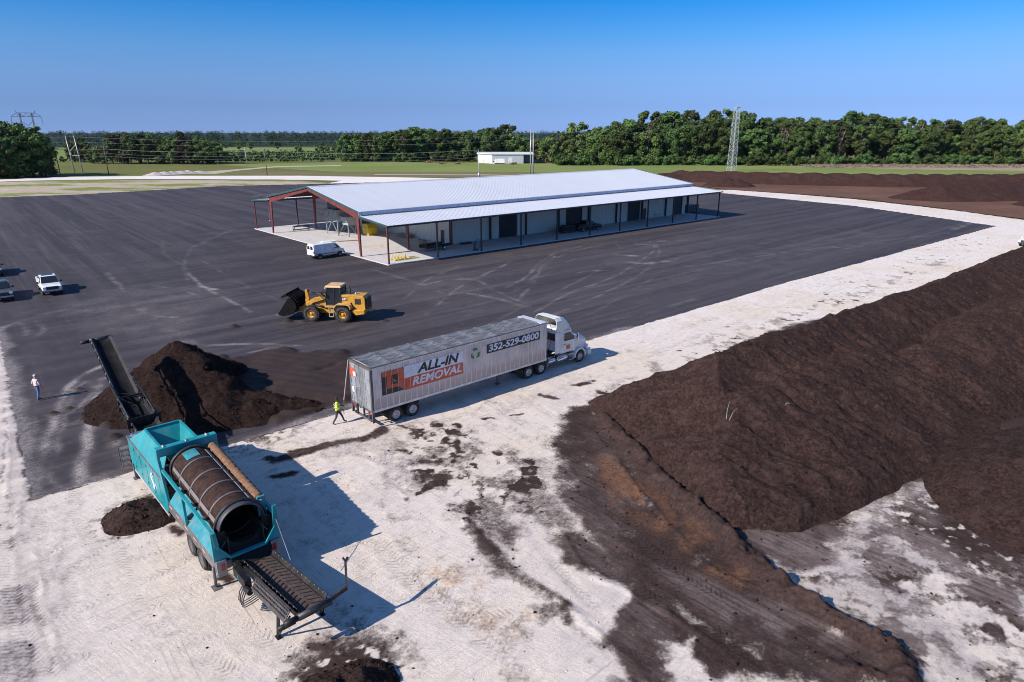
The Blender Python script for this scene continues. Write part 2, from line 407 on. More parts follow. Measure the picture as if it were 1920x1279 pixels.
# wheel tracks carry arc length and side offset so that the tread can follow them
trs = np.zeros(GXX.shape); trd = np.zeros(GXX.shape); trm = np.zeros(GXX.shape)
RUT = [([(1035, 812), (1085, 880), (1160, 970), (1240, 1050), (1330, 1110), (1420, 1150)], .34, 1.0), ([(1060, 985), (1105, 1040), (1170, 1090), (1260, 1140), (1400, 1215), (1520, 1275)], .40, 1.0),
       ([(1110, 795), (1190, 880), (1290, 985), (1380, 1060)], .34, .8), ([(1180, 860), (1330, 1000), (1470, 1110)], .3, .5),
       ([(8, 960), (22, 1090), (45, 1180), (75, 1290)], .5, 1.0), ([(38, 1050), (60, 1170), (100, 1290)], .42, .9), ([(2, 1120), (20, 1210), (40, 1290)], .4, .8),
       ([(150, 900), (140, 960), (136, 1010)], .32, .7), ([(790, 1080), (830, 1110), (880, 1150)], .4, .5), ([(700, 1000), (760, 1075), (850, 1150), (960, 1250)], .42, .55),
       ([(700, 1090), (720, 1130), (760, 1190)], .4, .7), ([(880, 1160), (1000, 1155)], .5, .7), ([(880, 1230), (950, 1215)], .4, .7),
       ([(430, 1160), (560, 1235), (640, 1290)], .40, .8), ([(360, 1220), (480, 1290)], .40, .7), ([(480, 1100), (560, 1200), (600, 1290)], .25, .4), ([(620, 1090), (520, 1200), (470, 1290)], .3, .35),
       ([(730, 830), (735, 900), (745, 990), (800, 1060)], .28, .35), ([(640, 900), (640, 1000), (700, 1100)], .28, .3), ([(960, 830), (905, 880), (880, 920)], .3, .4), ([(1100, 790), (980, 850), (900, 920)], .3, .35),
       ([(820, 800), (1060, 700), (1300, 610), (1560, 520)], .3, .3), ([(850, 812), (1090, 712), (1330, 622), (1590, 530)], .3, .3), ([(1370, 900), (1290, 955)], .35, .6), ([(1440, 880), (1370, 960)], .35, .6)]
rr = random.Random(21)
RUTW = [(smooth_line(GL(px), 5), w, a) for px, w, a in RUT]
for i in range(64):
    x, y = rr.uniform(-24, 8), rr.uniform(17, 36)
    if i > 44: f = rr.random(); x, y = -4 + f * 75 + rr.uniform(-1, 6), 36 + f * 68 + rr.uniform(-5, 1)
    a0 = rr.choice((-48, -42, 42, 130, 135, 60, 10)) + rr.uniform(-14, 14); cv = rr.uniform(-4.5, 4.5); L = rr.uniform(4, 14); p = []
    for k in range(9): a_ = R(a0 + cv * k); p.append((x, y)); x += math.cos(a_) * L / 8; y += math.sin(a_) * L / 8
    o_ = 1.9 if rr.random() < .5 else 0
    RUTW.append((p, rr.uniform(.16, .30), rr.uniform(.35, .8)))
    if o_: RUTW.append(([(q[0] - math.sin(R(a0)) * o_, q[1] + math.cos(R(a0)) * o_) for q in p], .24, .5))
for pts, w, a in RUTW:
    x0, x1 = min(q[0] for q in pts) - 1.5, max(q[0] for q in pts) + 1.5; y0, y1 = min(q[1] for q in pts) - 1.5, max(q[1] for q in pts) + 1.5
    i0, i1 = np.searchsorted(gx, (x0, x1)); j0, j1 = np.searchsorted(gy, (y0, y1))
    if i1 - i0 < 2 or j1 - j0 < 2: continue
    S_ = (slice(j0, j1), slice(i0, i1))
    d, s, sd = seg_dist(GXX[S_] + wx[S_] * .06, GYY[S_] + wy[S_] * .06, pts)
    Ls = s.max(); m = a * sstep(w * 1.15, w * .8, d) * (.35 + .65 * sstep(.38, .58, n_mid[S_])) * sstep(0, 1.6, s) * sstep(Ls, Ls - 1.6, s)
    k = m > trm[S_]
    trs[S_] = np.where(k, s, trs[S_]); trd[S_] = np.where(k, sd, trd[S_]); trm[S_] = np.where(k, m, trm[S_])
ridge = np.zeros(GXX.shape)
for px, w, a in (([(1130, 788), (1180, 842), (1250, 910), (1300, 952), (1390, 1035), (1465, 1105), (1560, 1165), (1640, 1205), (1690, 1250), (1700, 1300)], .50, .50),
                 ([(1060, 1010), (1105, 1080), (1180, 1115), (1270, 1165), (1400, 1240)], .12, .06), ([(870, 975), (925, 1036), (990, 1085), (1065, 1141), (1138, 1198), (1211, 1279), (1260, 1330)], .16, .05),
                 ([(40, 930), (28, 1100), (50, 1290)], .07, .05), ([(14, 700), (20, 830), (16, 930)], .07, .05), ([(1160, 870), (1230, 960), (1330, 1060), (1470, 1120)], .12, .08), ([(66, 1030), (95, 1200), (125, 1290)], .07, .04),
                 ([(1560, 1250), (1640, 1270), (1700, 1290)], .3, .25)):
    d, s, sd = seg_dist(GXX + wx * .15 + wx2 * .6, GYY + wy * .15 + wy2 * .6, smooth_line(GL(px), 4))
    ridge = np.maximum(ridge, a * np.exp(-(d / w) ** 2) * (.55 + .9 * n_fin))
lay(np.clip(ridge * 5, 0, 1) * (GXX > 0)); orange = orange * (1 - np.clip(ridge * 6, 0, 1)); grey = grey * (1 - np.clip(ridge * 6, 0, 1) * (GXX > 0))
zl = (n_big - .5) * .09 * sstep(0, 3, sdA) + (n_mid - .5) * .05 + (n_fin - .5) * .02
zl = zl + ridge * (.55 + .9 * fbm(GXX, GYY, .45, 3, 77)) - .08 * trm + .03 * soil * n_fin
ang = R(38); U = GXX * math.cos(ang) + GYY * math.sin(ang); V = -GXX * math.sin(ang) + GYY * math.cos(ang)
zl = zl + (fbm(U, V * 6, 3.0, 3, 101) - .5) * .025
zl = np.where(sdA > 0, zl * sstep(0, .8, sdA) + .022 * sstep(0, .2, sdA), -.09)
zl = np.where(sdA > 0, np.maximum(zl, .012), zl)
sdL = poly_sd(GXX, GYY, LIME)

def lime_mat():
    t = NT('limestone'); P = t.co('Object')
    hf = t.noise(7.0, 8, .75); hf2 = t.noise(30, 4, .7); mf = t.noise(2.1, 8, .72)
    st = t.noise(1.0, 7, .7, t.mapv(P, (.45, 3.2, 1), (0, 0, R(-52)), )); st2 = t.noise(1.0, 6, .7, t.mapv(P, (.9, 7.0, 1), (0, 0, R(35))))
    st3 = t.noise(1.0, 8, .72, t.mapv(P, (.30, 4.5, 1), (0, 0, R(47))))
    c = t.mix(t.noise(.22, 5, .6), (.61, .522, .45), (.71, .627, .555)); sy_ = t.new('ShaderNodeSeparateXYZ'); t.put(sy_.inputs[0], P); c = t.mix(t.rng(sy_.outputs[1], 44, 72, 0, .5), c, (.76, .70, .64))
    c = t.mix(t.math('MULTIPLY', t.rng(t.noise(.11, 5, .65), .44, .62), .75), c, (.66, .555, .435))
    c = t.mix(t.math('MULTIPLY', t.rng(mf, .46, .70), .55), c, (.47, .415, .385))
    c = t.mix(t.math('MULTIPLY', t.rng(t.noise(.6, 9, .75), .53, .70), .5), c, (.40, .335, .295))
    c = t.mix(t.math('MULTIPLY', t.rng(st, .50, .70), .45), c, (.45, .385, .355))
    c = t.mix(t.math('MULTIPLY', t.rng(st2, .54, .70), .35), c, (.74, .69, .66))
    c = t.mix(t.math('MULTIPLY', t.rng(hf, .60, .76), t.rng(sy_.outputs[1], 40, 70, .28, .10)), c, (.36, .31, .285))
    c = t.mix(t.math('MULTIPLY', t.attr('tan'), t.math('MULTIPLY', t.rng(hf, .3, .65), .75)), c, (.52, .33, .17))
    c = t.mix(t.math('MULTIPLY', t.attr('grey'), t.rng(hf, .1, .8, .35, .8)), c, (.31, .28, .28))
    sc = t.mix(t.rng(hf, .3, .7), (.022, .0125, .0105), (.068, .042, .036))
    sc = t.mix(t.math('MULTIPLY', t.rng(st3, .50, .68), .30), sc, (.098, .070, .063)); sc = t.mix(t.math('MULTIPLY', t.rng(st3, .47, .34), .7), sc, (.022, .013, .011))
    sc = t.mix(t.math('MULTIPLY', t.rng(mf, .5, .68), .5), sc, (.030, .018, .015))
    sc = t.mix(t.math('MULTIPLY', t.attr('grey'), .75), sc, t.mix(t.rng(t.math('ADD', t.math('MULTIPLY', st3, .7), t.math('MULTIPLY', hf, .3)), .36, .64), (.085, .060, .054), (.27, .215, .20)))
    sc = t.mix(t.math('MULTIPLY', t.math('MULTIPLY', t.attr('orange'), t.rng(hf, .25, .6)), .9), sc, t.mix(mf, (.11, .05, .026), (.30, .15, .082)))
    sc = t.mix(t.rng(hf2, .74, .78), sc, (.34, .27, .21))
    nz = t.math('ADD', t.math('MULTIPLY', hf, .42), t.math('ADD', t.math('MULTIPLY', hf2, .23), t.math('MULTIPLY', mf, .35)))
    k = t.math('ADD', t.attr('soil'), t.math('MULTIPLY', t.math('SUBTRACT', nz, .5), 2.1))
    col = t.mix(t.math('MULTIPLY', t.rng(k, .18, .80), t.rng(t.attr('soil'), .0, .16)), c, sc)
    lines = t.noise(1.0, 3, .5, t.mapv(P, (.10, 9.0, 1), (0, 0, R(50)))); lines2 = t.noise(1.0, 3, .5, t.mapv(P, (.12, 8.0, 1), (0, 0, R(-40)))); lm = t.rng(t.noise(.13, 4), .45, .6)
    col = t.mix(t.math('MULTIPLY', t.math('MULTIPLY', t.rng(lines, .60, .68), lm), t.rng(t.attr('soil'), .35, .1, 0, .40)), col, (.22, .18, .16)); col = t.mix(t.math('MULTIPLY', t.math('MULTIPLY', t.rng(lines2, .60, .68), t.math('SUBTRACT', 1.0, lm)), t.rng(t.attr('soil'), .35, .1, 0, .36)), col, (.24, .20, .175))
    ph = t.math('ADD', t.attr('trs'), t.math('MULTIPLY', t.math('ABSOLUTE', t.attr('trd')), .7))
    tr = t.math('SINE', t.math('MULTIPLY', t.math('ADD', ph, t.math('MULTIPLY', mf, .12)), 27.0))
    trh = t.math('MULTIPLY', t.math('MULTIPLY', t.rng(tr, -.2, .6), t.attr('trm')), t.rng(mf, .38, .56))
    col = t.mix(t.math('MULTIPLY', t.math('MULTIPLY', t.attr('trm'), t.rng(mf, .3, .6)), .16), col, (.30, .25, .22)) if False else col; col = t.mix(t.math('MULTIPLY', t.math('MULTIPLY', t.attr('trm'), t.rng(mf, .3, .6)), t.rng(t.attr('soil'), .3, .05, 0, .2)), col, (.30, .25, .22)); col = t.mix(t.math('MULTIPLY', trh, .5), col, t.mix(.7, col, (.02, .015, .013)))
    h = t.math('ADD', t.math('MULTIPLY', hf, .9), t.math('ADD', t.math('MULTIPLY', t.noise(24, 6, .7), .45), t.math('MULTIPLY', trh, .55)))
    h = t.math('ADD', h, t.math('ADD', t.math('MULTIPLY', st, .9), t.math('MULTIPLY', st2, .6)))
    return t.fin(col, .95, 0, t.bump(h, .6, .06), .15)
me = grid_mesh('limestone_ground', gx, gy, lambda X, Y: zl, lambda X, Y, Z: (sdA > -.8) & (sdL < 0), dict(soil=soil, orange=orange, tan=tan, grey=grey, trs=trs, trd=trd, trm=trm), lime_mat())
tag(put('limestone_ground', me), kind='structure')

# ---- asphalt
ax_ = axis([(-151, -62, 1.6, .3), (-62, 30, .24, .24), (30, 100, .25, .7)]); ay_ = axis([(28, 75, .16, .25), (75, 262, .25, 1.5)])
AX, AY = np.meshgrid(ax_, ay_)
ASPH2 = GL([(62, 940), (-5, 620)]) + [(-76, 92), (-151, 186)] + GL([(150, 365), (420, 349), (600, 345), (900, 337)]) + [(20, 264)] + GL([(1362, 362), (1600, 385), (1868, 424), (1480, 530), (1105, 640), (830, 721), (656, 771), (473, 825), (330, 866), (250, 888), (150, 915)])
sdB = poly_sd(AX, AY, ASPH2)
aw = (fbm(AX, AY, 2.5, 3, 5) - .5); aw2 = (fbm(AX, AY, 2.5, 3, 15) - .5); an = fbm(AX, AY, 1.6, 4, 33); an2 = fbm(AX, AY, 9, 4, 37)
dust = np.zeros(AX.shape); mulch = np.zeros(AX.shape)
def adust(px, w, a):
    global dust
    d, s, sd = seg_dist(AX + aw * .5, AY + aw2 * .5, smooth_line(GL(px), 4)); dust = np.maximum(dust, (1.5 if px[0][1] > 690 else .85) * a * np.exp(-(d / (w * (.85 if px[0][1] > 690 else 1.0))) ** 2) * (.42 + .85 * sstep(.25, .75, an)))
for px, w, a in (([(75, 900), (95, 800), (120, 735), (150, 705), (190, 685)], .40, .50), ([(95, 905), (115, 800), (135, 735), (165, 712)], .25, .30), ([(150, 905), (160, 830), (176, 760), (190, 710)], .42, .52), ([(115, 780), (150, 760), (190, 715), (215, 700)], .22, .38),
                 ([(60, 840), (66, 880), (80, 930)], .3, .4), ([(60, 850), (90, 890), (125, 925)], .35, .4), ([(168, 715), (190, 740)], .35, .4), ([(215, 830), (245, 885)], .6, .3), ([(62, 700), (66, 760), (55, 840)], .1, .3), ([(50, 840), (110, 800), (140, 795)], .3, .2),
                 ([(0, 618), (30, 605), (90, 588), (150, 577), (215, 570)], .55, .45), ([(30, 604), (48, 615), (50, 628)], .35, .4), ([(60, 600), (84, 615), (72, 632)], .35, .35), ([(165, 580), (190, 600), (210, 628)], .6, .4), ([(200, 512), (250, 560), (290, 600), (330, 650)], .4, .4), ([(250, 575), (310, 610), (350, 640)], .9, .35),
                 ([(350, 510), (385, 540), (425, 560), (470, 585)], .28, .7), ([(305, 450), (308, 475), (345, 500), (370, 530), (395, 545)], .25, .3), ([(395, 445), (360, 465), (345, 500), (352, 525)], .3, .35), ([(440, 430), (400, 445), (372, 462)], .5, .3), ([(380, 490), (430, 520), (480, 545), (525, 565)], .25, .35), ([(340, 545), (400, 560), (420, 557)], .3, .5),
                 ([(290, 535), (318, 540)], .2, .8), ([(375, 537), (405, 543)], .35, .9), ([(245, 570), (280, 592), (330, 595)], .5, .5), ([(455, 540), (480, 540)], .5, .35), ([(360, 640), (380, 648), (480, 645), (560, 648)], .35, .65), ([(500, 652), (540, 650)], .3, .4), ([(470, 660), (500, 655)], .3, .5), ([(440, 350), (500, 368)], 1.5, .3),
                 ([(480, 368), (500, 365), (530, 362)], 1.4, .55), ([(760, 560), (800, 525), (860, 500)], .35, .42), ([(800, 590), (860, 540), (960, 490)], .35, .45), ([(950, 540), (985, 520), (1010, 495), (1040, 475), (1090, 462)], .30, .45), ([(975, 560), (1000, 530), (1015, 500), (1040, 480)], .30, .42), ([(990, 530), (1040, 485), (1100, 465), (1160, 452)], .3, .38),
                 ([(1000, 585), (1080, 545), (1160, 515), (1220, 475), (1228, 460), (1215, 452)], .32, .42), ([(1040, 590), (1130, 550), (1200, 515), (1235, 480), (1232, 458)], .32, .40), ([(1080, 600), (1160, 560), (1240, 510), (1280, 475)], .3, .28), ([(900, 620), (960, 585), (1060, 540), (1150, 490)], .3, .32), ([(860, 600), (940, 560), (1030, 510), (1110, 470)], .3, .25),
                 ([(790, 535), (840, 525), (890, 525), (930, 545)], .5, .5), ([(795, 537), (830, 550)], .35, .5), ([(880, 550), (930, 560), (985, 575)], .5, .5), ([(930, 545), (985, 570)], .3, .55), ([(700, 505), (780, 530), (830, 545)], .4, .35), ([(640, 620), (720, 580), (790, 560)], .4, .25),
                 ([(1080, 512), (1105, 508), (1140, 507)], .3, .6), ([(1156, 478), (1190, 480)], .7, .9), ([(1170, 492), (1210, 494), (1250, 490)], .9, .55), ([(1190, 458), (1220, 458), (1240, 452), (1290, 450)], .5, .5), ([(1150, 452), (1170, 470), (1190, 475)], .3, .3), ([(1290, 500), (1500, 470), (1760, 440)], .5, .36), ([(1300, 480), (1500, 455), (1700, 440)], .4, .32), ([(1420, 455), (1560, 465), (1700, 445)], .35, .4), ([(1280, 512), (1480, 480), (1740, 446)], .35, .3), ([(1100, 540), (1300, 505), (1560, 465), (1780, 436)], .3, .28), ([(1200, 545), (1400, 505), (1640, 465)], .3, .25), ([(1120, 500), (1260, 480), (1500, 463)], .3, .25), ([(1150, 600), (1240, 580), (1300, 560)], .5, .3), ([(1200, 490), (1350, 480), (1500, 470)], .5, .3),
                 ([(1250, 440), (1350, 445), (1480, 450)], .5, .3), ([(1820, 418), (1790, 430)], .8, .5), ([(680, 770), (640, 780), (560, 800)], .6, .5), ([(640, 750), (600, 775), (560, 795)], .9, .42), ([(700, 730), (660, 760)], .9, .4)):
    adust(px, w, a)
hz_ = lambda px, soft: sstep(soft, -soft, poly_sd(AX + aw * 6, AY + aw2 * 6, GL(px)))
dust = np.maximum(dust, .30 * hz_([(100, 570), (230, 540), (350, 535), (450, 545), (420, 600), (330, 640), (180, 640)], 3) * (.3 + 1.0 * an))
dust = np.maximum(dust, .22 * hz_([(740, 530), (880, 515), (980, 560), (880, 600), (760, 570)], 3) * (.3 + 1.0 * an))
dust = np.maximum(dust, .14 * hz_([(1000, 470), (1300, 440), (1800, 425), (1500, 500), (1250, 520)], 4) * (.2 + 1.2 * an))
dust = np.maximum(dust, .55 * sstep(-1.3, -.1, sdB + (an - .5) * 1.6) * (AY < 60))
mulch = .95 * hz_([(395, 690), (430, 664), (520, 656), (600, 660), (660, 680), (720, 705), (668, 742), (610, 760), (565, 785), (480, 780), (420, 730)], .8) * sstep(.24, .46, an + .14)
mulch = np.maximum(mulch, .55 * hz_([(470, 655), (560, 647), (650, 648), (700, 655), (760, 640), (800, 645), (760, 690), (640, 700)], 1.2) * sstep(.42, .62, an * .6 + an2 * .4))
mulch = np.maximum(mulch, .28 * hz_([(480, 610), (700, 590), (860, 600), (800, 640), (600, 655)], 4))
for (px, py), r in (((97, 777), .3), ((148, 730), .2), ((158, 786), .35), ((205, 798), .55), ((211, 820), .4), ((130, 768), .25), ((437, 614), .4), ((540, 604), .5), ((570, 604), .3), ((722, 602), .3)):
    cx, cy = G(px, py); mulch = np.maximum(mulch, .95 * np.exp(-(np.hypot(AX - cx + aw * .3, AY - cy + aw2 * .3) / r) ** 4))
zm = np.maximum(0, mulch - .35) * .42 * (.4 + 1.2 * an); 
d1, s1, _ = seg_dist(AX, AY, GL([(430, 700), (560, 700), (680, 720)])); zm = zm + .05 * np.sin(AX * 2.0 + AY * 5.5 + 3 * an) * sstep(.45, .8, mulch) * sstep(.35, .6, an)
def asph_mat():
    t = NT('asphalt'); P = t.co('Object')
    W_ = t.rng(t.math('ADD', t.mapx(P), t.math('MULTIPLY', t.noise(.03, 2), 60)), -32, 2)
    la = t.mapv(P, (.022, 1.0, 1), (0, 0, R(50))); lb = t.mapv(P, (.022, 1.0, 1), (0, 0, R(-42)))
    lane = t.mixf(W_, t.noise(.34, 3, .55, la), t.noise(.34, 3, .55, lb)); lane2 = t.mixf(W_, t.noise(1.3, 4, .65, la), t.noise(1.3, 4, .65, lb))
    base = t.mix(t.noise(.07, 4), (.030, .0243, .0277), (.041, .0335, .037))
    base = t.mix(t.rng(lane, .38, .64), base, (.060, .050, .0545))
    base = t.mix(t.math('MULTIPLY', t.rng(lane2, .52, .68), .65), base, (.086, .075, .078))
    base = t.mix(t.math('MULTIPLY', t.rng(lane2, .46, .36), .6), base, (.028, .025, .030))
    hf = t.noise(14, 6, .7)
    base = t.mix(t.math('MULTIPLY', t.rng(t.noise(.9, 8, .75), .5, .72), .45), base, (.11, .095, .094)); base = t.mix(t.math('MULTIPLY', t.rng(t.noise(.16, 6, .65), .50, .66), .25), base, (.098, .083, .080)); base = t.mix(t.math('MULTIPLY', t.rng(t.noise(.45, 5, .6), .60, .70), .5), base, (.022, .019, .021))
    k = t.math('MULTIPLY', t.attr('dust'), t.rng(t.noise(3.5, 8, .75), .15, .70))
    k = t.math('MULTIPLY', k, t.rng(hf, .15, .6))
    c = t.mix(t.rng(k, 0, .85, 0, .85), base, (.44, .385, .365))
    sc = t.mix(t.noise(8, 6, .75), (.014, .008, .0065), (.052, .031, .025))
    mk = t.math('ADD', t.attr('mulch'), t.math('MULTIPLY', t.math('SUBTRACT', t.noise(5, 7, .75), .5), .8))
    c = t.mix(t.math('MULTIPLY', t.rng(mk, .12, .7), t.rng(t.attr('mulch'), .02, .2)), c, sc)
    return t.fin(c, t.rng(lane2, .2, .8, .72, .9), 0, t.bump(t.math('ADD', t.noise(40, 4, .7), t.math('MULTIPLY', t.math('MULTIPLY', t.noise(9, 6, .75), t.attr('mulch')), 6)), .35, .02), .3)
me = grid_mesh('asphalt_yard', ax_, ay_, lambda X, Y: zm, lambda X, Y, Z: sdB < 0, dict(dust=dust, mulch=mulch), asph_mat())
tag(put('asphalt_yard', me), kind='structure')

# ---- far ground
def field_mat(name, a, b, c, sc=.02, bare=None):
    t = NT(name); P = t.co('Object')
    k = t.mix(t.rng(t.noise(sc, 5, .6), .3, .7), a, b)
    k = t.mix(t.math('MULTIPLY', t.rng(t.noise(sc * 9, 6, .7, t.mapv(P, (1, 3, 1))), .45, .7), .7), k, c)
    if bare: k = t.mix(t.math('MULTIPLY', t.rng(t.noise(sc * 14, 7, .7, t.mapv(P, (.6, 2.2, 1))), .56, .66), bare[3]), k, bare[:3])
    return t.fin(k, .95, 0, t.bump(t.noise(1.5, 6, .7), .6, .3), .1)
me = grid_mesh('grass_field', np.linspace(-9000, 9000, 31), np.concatenate([np.linspace(-300, 1000, 14), np.linspace(1400, 16000, 14)]), lambda X, Y: X * 0, None, None, field_mat('field_grass', (.115, .128, .036), (.155, .162, .050), (.18, .155, .06), .012))
o = put('grass_field', me); o.location.z = -.25; tag(o, kind='structure')
grass_lime = field_mat('bright_grass', (.15, .20, .05), (.20, .24, .07), (.24, .24, .10), .02)
dry = field_mat('dry_grass', (.17, .145, .07), (.20, .17, .085), (.12, .13, .045), .05)
pale = field_mat('road_lime', (.70, .645, .585), (.76, .71, .65), (.62, .56, .50), .03)
soilm = field_mat('bare_soil', (.115, .062, .045), (.18, .092, .060), (.075, .042, .031), .05, (.26, .20, .14, .5))
def scrub_mat():
    t = NT('scrub'); P = t.co('Object'); a = t.noise(.05, 6, .65, t.mapv(P, (.45, 1.5, 1))); b = t.noise(.35, 7, .7, t.mapv(P, (.5, 1.2, 1)))
    c = t.mix(t.rng(b, .3, .7), (.36, .285, .20), (.52, .44, .34)); c = t.mix(t.math('MULTIPLY', t.rng(b, .52, .66), .6), c, (.22, .17, .10))
    c = t.mix(t.math('MULTIPLY', t.rng(t.math('ADD', a, t.math('MULTIPLY', t.math('SUBTRACT', b, .5), .5)), .49, .57), .95), c, t.mix(b, (.11, .165, .028), (.22, .26, .06)))
    c = t.mix(t.rng(a, .36, .30), c, (.70, .64, .57))
    return t.fin(c, .95, 0, t.bump(b, .8, .4), .1)
scrub = scrub_mat()
def far(name, px, z, mat, amp=1.0, step=5, seed=0): return tag(sheet(name, GL(px), z, mat, amp, step, seed), kind='structure')
far('far_pasture', [(395, 290), (560, 289), (660, 283), (600, 276), (420, 273), (120, 277), (60, 292), (110, 303), (250, 300)], -.2, grass_lime, 6, 25, 3)
far('mown_verge', [(640, 322), (980, 322), (1240, 329), (2050, 331), (2080, 312), (1300, 308), (1000, 306), (640, 303), (400, 308)], -.21, grass_lime, 2, 8, 4)
far('dry_strip', [(500, 333), (900, 332), (1250, 329), (900, 322), (640, 323), (440, 322)], -.19, dry, 1.5, 6, 5)
far('reed_strip', [(1480, 311), (1700, 317), (2060, 322), (2060, 306), (1480, 304)], -.18, field_mat('reeds', (.30, .24, .165), (.36, .29, .20), (.20, .185, .09), .08), 3, 6, 6)
far('gravel_road', [(-120, 339), (0, 336), (120, 331), (330, 329), (560, 329), (700, 331), (860, 334), (1010, 337), (1010, 343), (760, 346), (640, 346), (560, 345), (620, 342), (640, 338), (520, 336), (250, 335), (60, 338), (-120, 344)], -.15, pale, .8, 4, 7)
far('dirt_lane', [(330, 325), (440, 317), (520, 311), (640, 309), (640, 310.5), (520, 313), (450, 319), (400, 326)], -.17, field_mat('lane', (.42, .35, .27), (.48, .41, .33), (.3, .27, .16), .08), .6, 4, 8)
far('farm_lane', [(700, 327), (900, 328), (1000, 330), (1080, 330), (1080, 328.6), (900, 326.5), (700, 326)], -.17, field_mat('lane2', (.42, .35, .27), (.48, .41, .33), (.3, .27, .16), .08), .4, 4, 8)
far('scrub_basin', [(-130, 346), (0, 341), (100, 338), (300, 337), (560, 338), (622, 343), (560, 347), (420, 353), (180, 366), (0, 376), (-150, 383)], -.12, scrub, .8, 3, 9)
far('soil_ground', [(1362, 354.5), (1480, 362), (1620, 373), (1780, 392), (1930, 411), (2200, 440), (2400, 400), (2200, 330), (1700, 330), (1300, 333), (1240, 340)], -.06, soilm, .9, 3, 10)

wf = grid_mesh('woodland_floor', np.linspace(-7000, 7000, 15), np.array([850., 1200, 2500, 5000, 9000, 15500]), lambda X, Y: X * 0 - .2, None, None, field_mat('wood_floor', (.014, .028, .016), (.022, .040, .020), (.03, .05, .024), .01))
tag(put('woodland_floor', wf), kind='structure')
# ================================================================== HEAPS
def soil_mat(name, a, b, hl, spec=(.30, .24, .19), sc=3.2):
    t = NT(name)
    n = t.noise(sc, 9, .75); f = t.noise(22, 6, .75); m_ = t.noise(sc * .28, 6, .65)
    c = t.mix(t.rng(n, .36, .64), a, b); g_ = t.noise(6.5, 5, .7)
    c = t.mix(t.math('MULTIPLY', t.rng(g_, .54, .40), .65), c, tuple(x * .38 for x in a)); c = t.mix(t.math('MULTIPLY', t.rng(g_, .57, .70), .55), c, tuple(min(1, x * 1.35) for x in hl))
    c = t.mix(t.math('MULTIPLY', t.rng(m_, .46, .70), .4), c, hl)
    c = t.mix(t.math('MULTIPLY', t.rng(f, .52, .36), .75), c, tuple(x * .28 for x in a))
    c = t.mix(t.math('MULTIPLY', t.rng(f, .60, .74), .6), c, tuple(min(1, x * 1.7) for x in hl))
    c = t.mix(t.rng(t.vor(9), .028, .018), c, spec)
    h = t.math('ADD', t.math('MULTIPLY', n, 1.3), t.math('MULTIPLY', f, .8))
    return t.fin(c, .98, 0, t.bump(h, 1.0, .12), .08)
mulch_m = soil_mat('compost', (.042, .0235, .0195), (.088, .0525, .044), (.112, .070, .060))
HEAPS = []
def heap(name, f, bb, res, mat, label, cat='soil heap', group=None, rough=.10, fine=None):
    if fine: xs = axis([(bb[0], fine[0], res, res), (fine[0], bb[2], res, res * 4)]); ys = axis([(bb[1], fine[1], res, res), (fine[1], bb[3], res, res * 4)])
    else: xs = np.arange(bb[0], bb[2], res); ys = np.arange(bb[1], bb[3], res)
    def zf(X, Y):
        wxx = (fbm(X, Y, 3, 3, 11) - .5) * 1.1; wyy = (fbm(X, Y, 3, 3, 13) - .5) * 1.1
        h = f(X + wxx, Y + wyy)
        up = sstep(-.05, .5, h)
        cl = np.abs(fbm(X, Y, 1.1, 5, 19, .62) - .5) * 2
        h = h + up * ((fbm(X, Y, 2.2, 4, 17) - .5) * rough * 3.6 + (cl - .3) * rough * 2.0 + (fbm(X, Y, .45, 3, 29) - .5) * (rough * .6 + .06) + np.maximum(fbm(X, Y, .28, 2, 31) - .62, 0) * .45)
        return np.maximum(h, -.12)
    me = grid_mesh(name, xs, ys, zf, lambda X, Y, Z: Z > -.11, None, mat); HEAPS.append((zf, bb))
    return tag(put(name, me), label, cat, group)
def cone(X, Y, c, h, s, cap=.35):
    d = np.hypot(X - c[0], Y - c[1]); return h - s * (np.sqrt(d * d + cap * cap) - cap)
def ridge_h(X, Y, pts, s, cap=.5, flat=0.0):
    """pts: (x, y, h) polyline crest with slopes falling off at s"""
    out = np.full(X.shape, -9.0)
    for (ax, ay, ah), (bx, by, bh) in zip(pts[:-1], pts[1:]):
        dx, dy = bx - ax, by - ay; L2 = dx * dx + dy * dy + 1e-9
        t = np.clip(((X - ax) * dx + (Y - ay) * dy) / L2, 0, 1)
        d = np.maximum(np.hypot(X - ax - t * dx, Y - ay - t * dy) - flat, 0)
        out = np.maximum(out, ah + (bh - ah) * t - s * (np.sqrt(d * d + cap * cap) - cap))
    return out
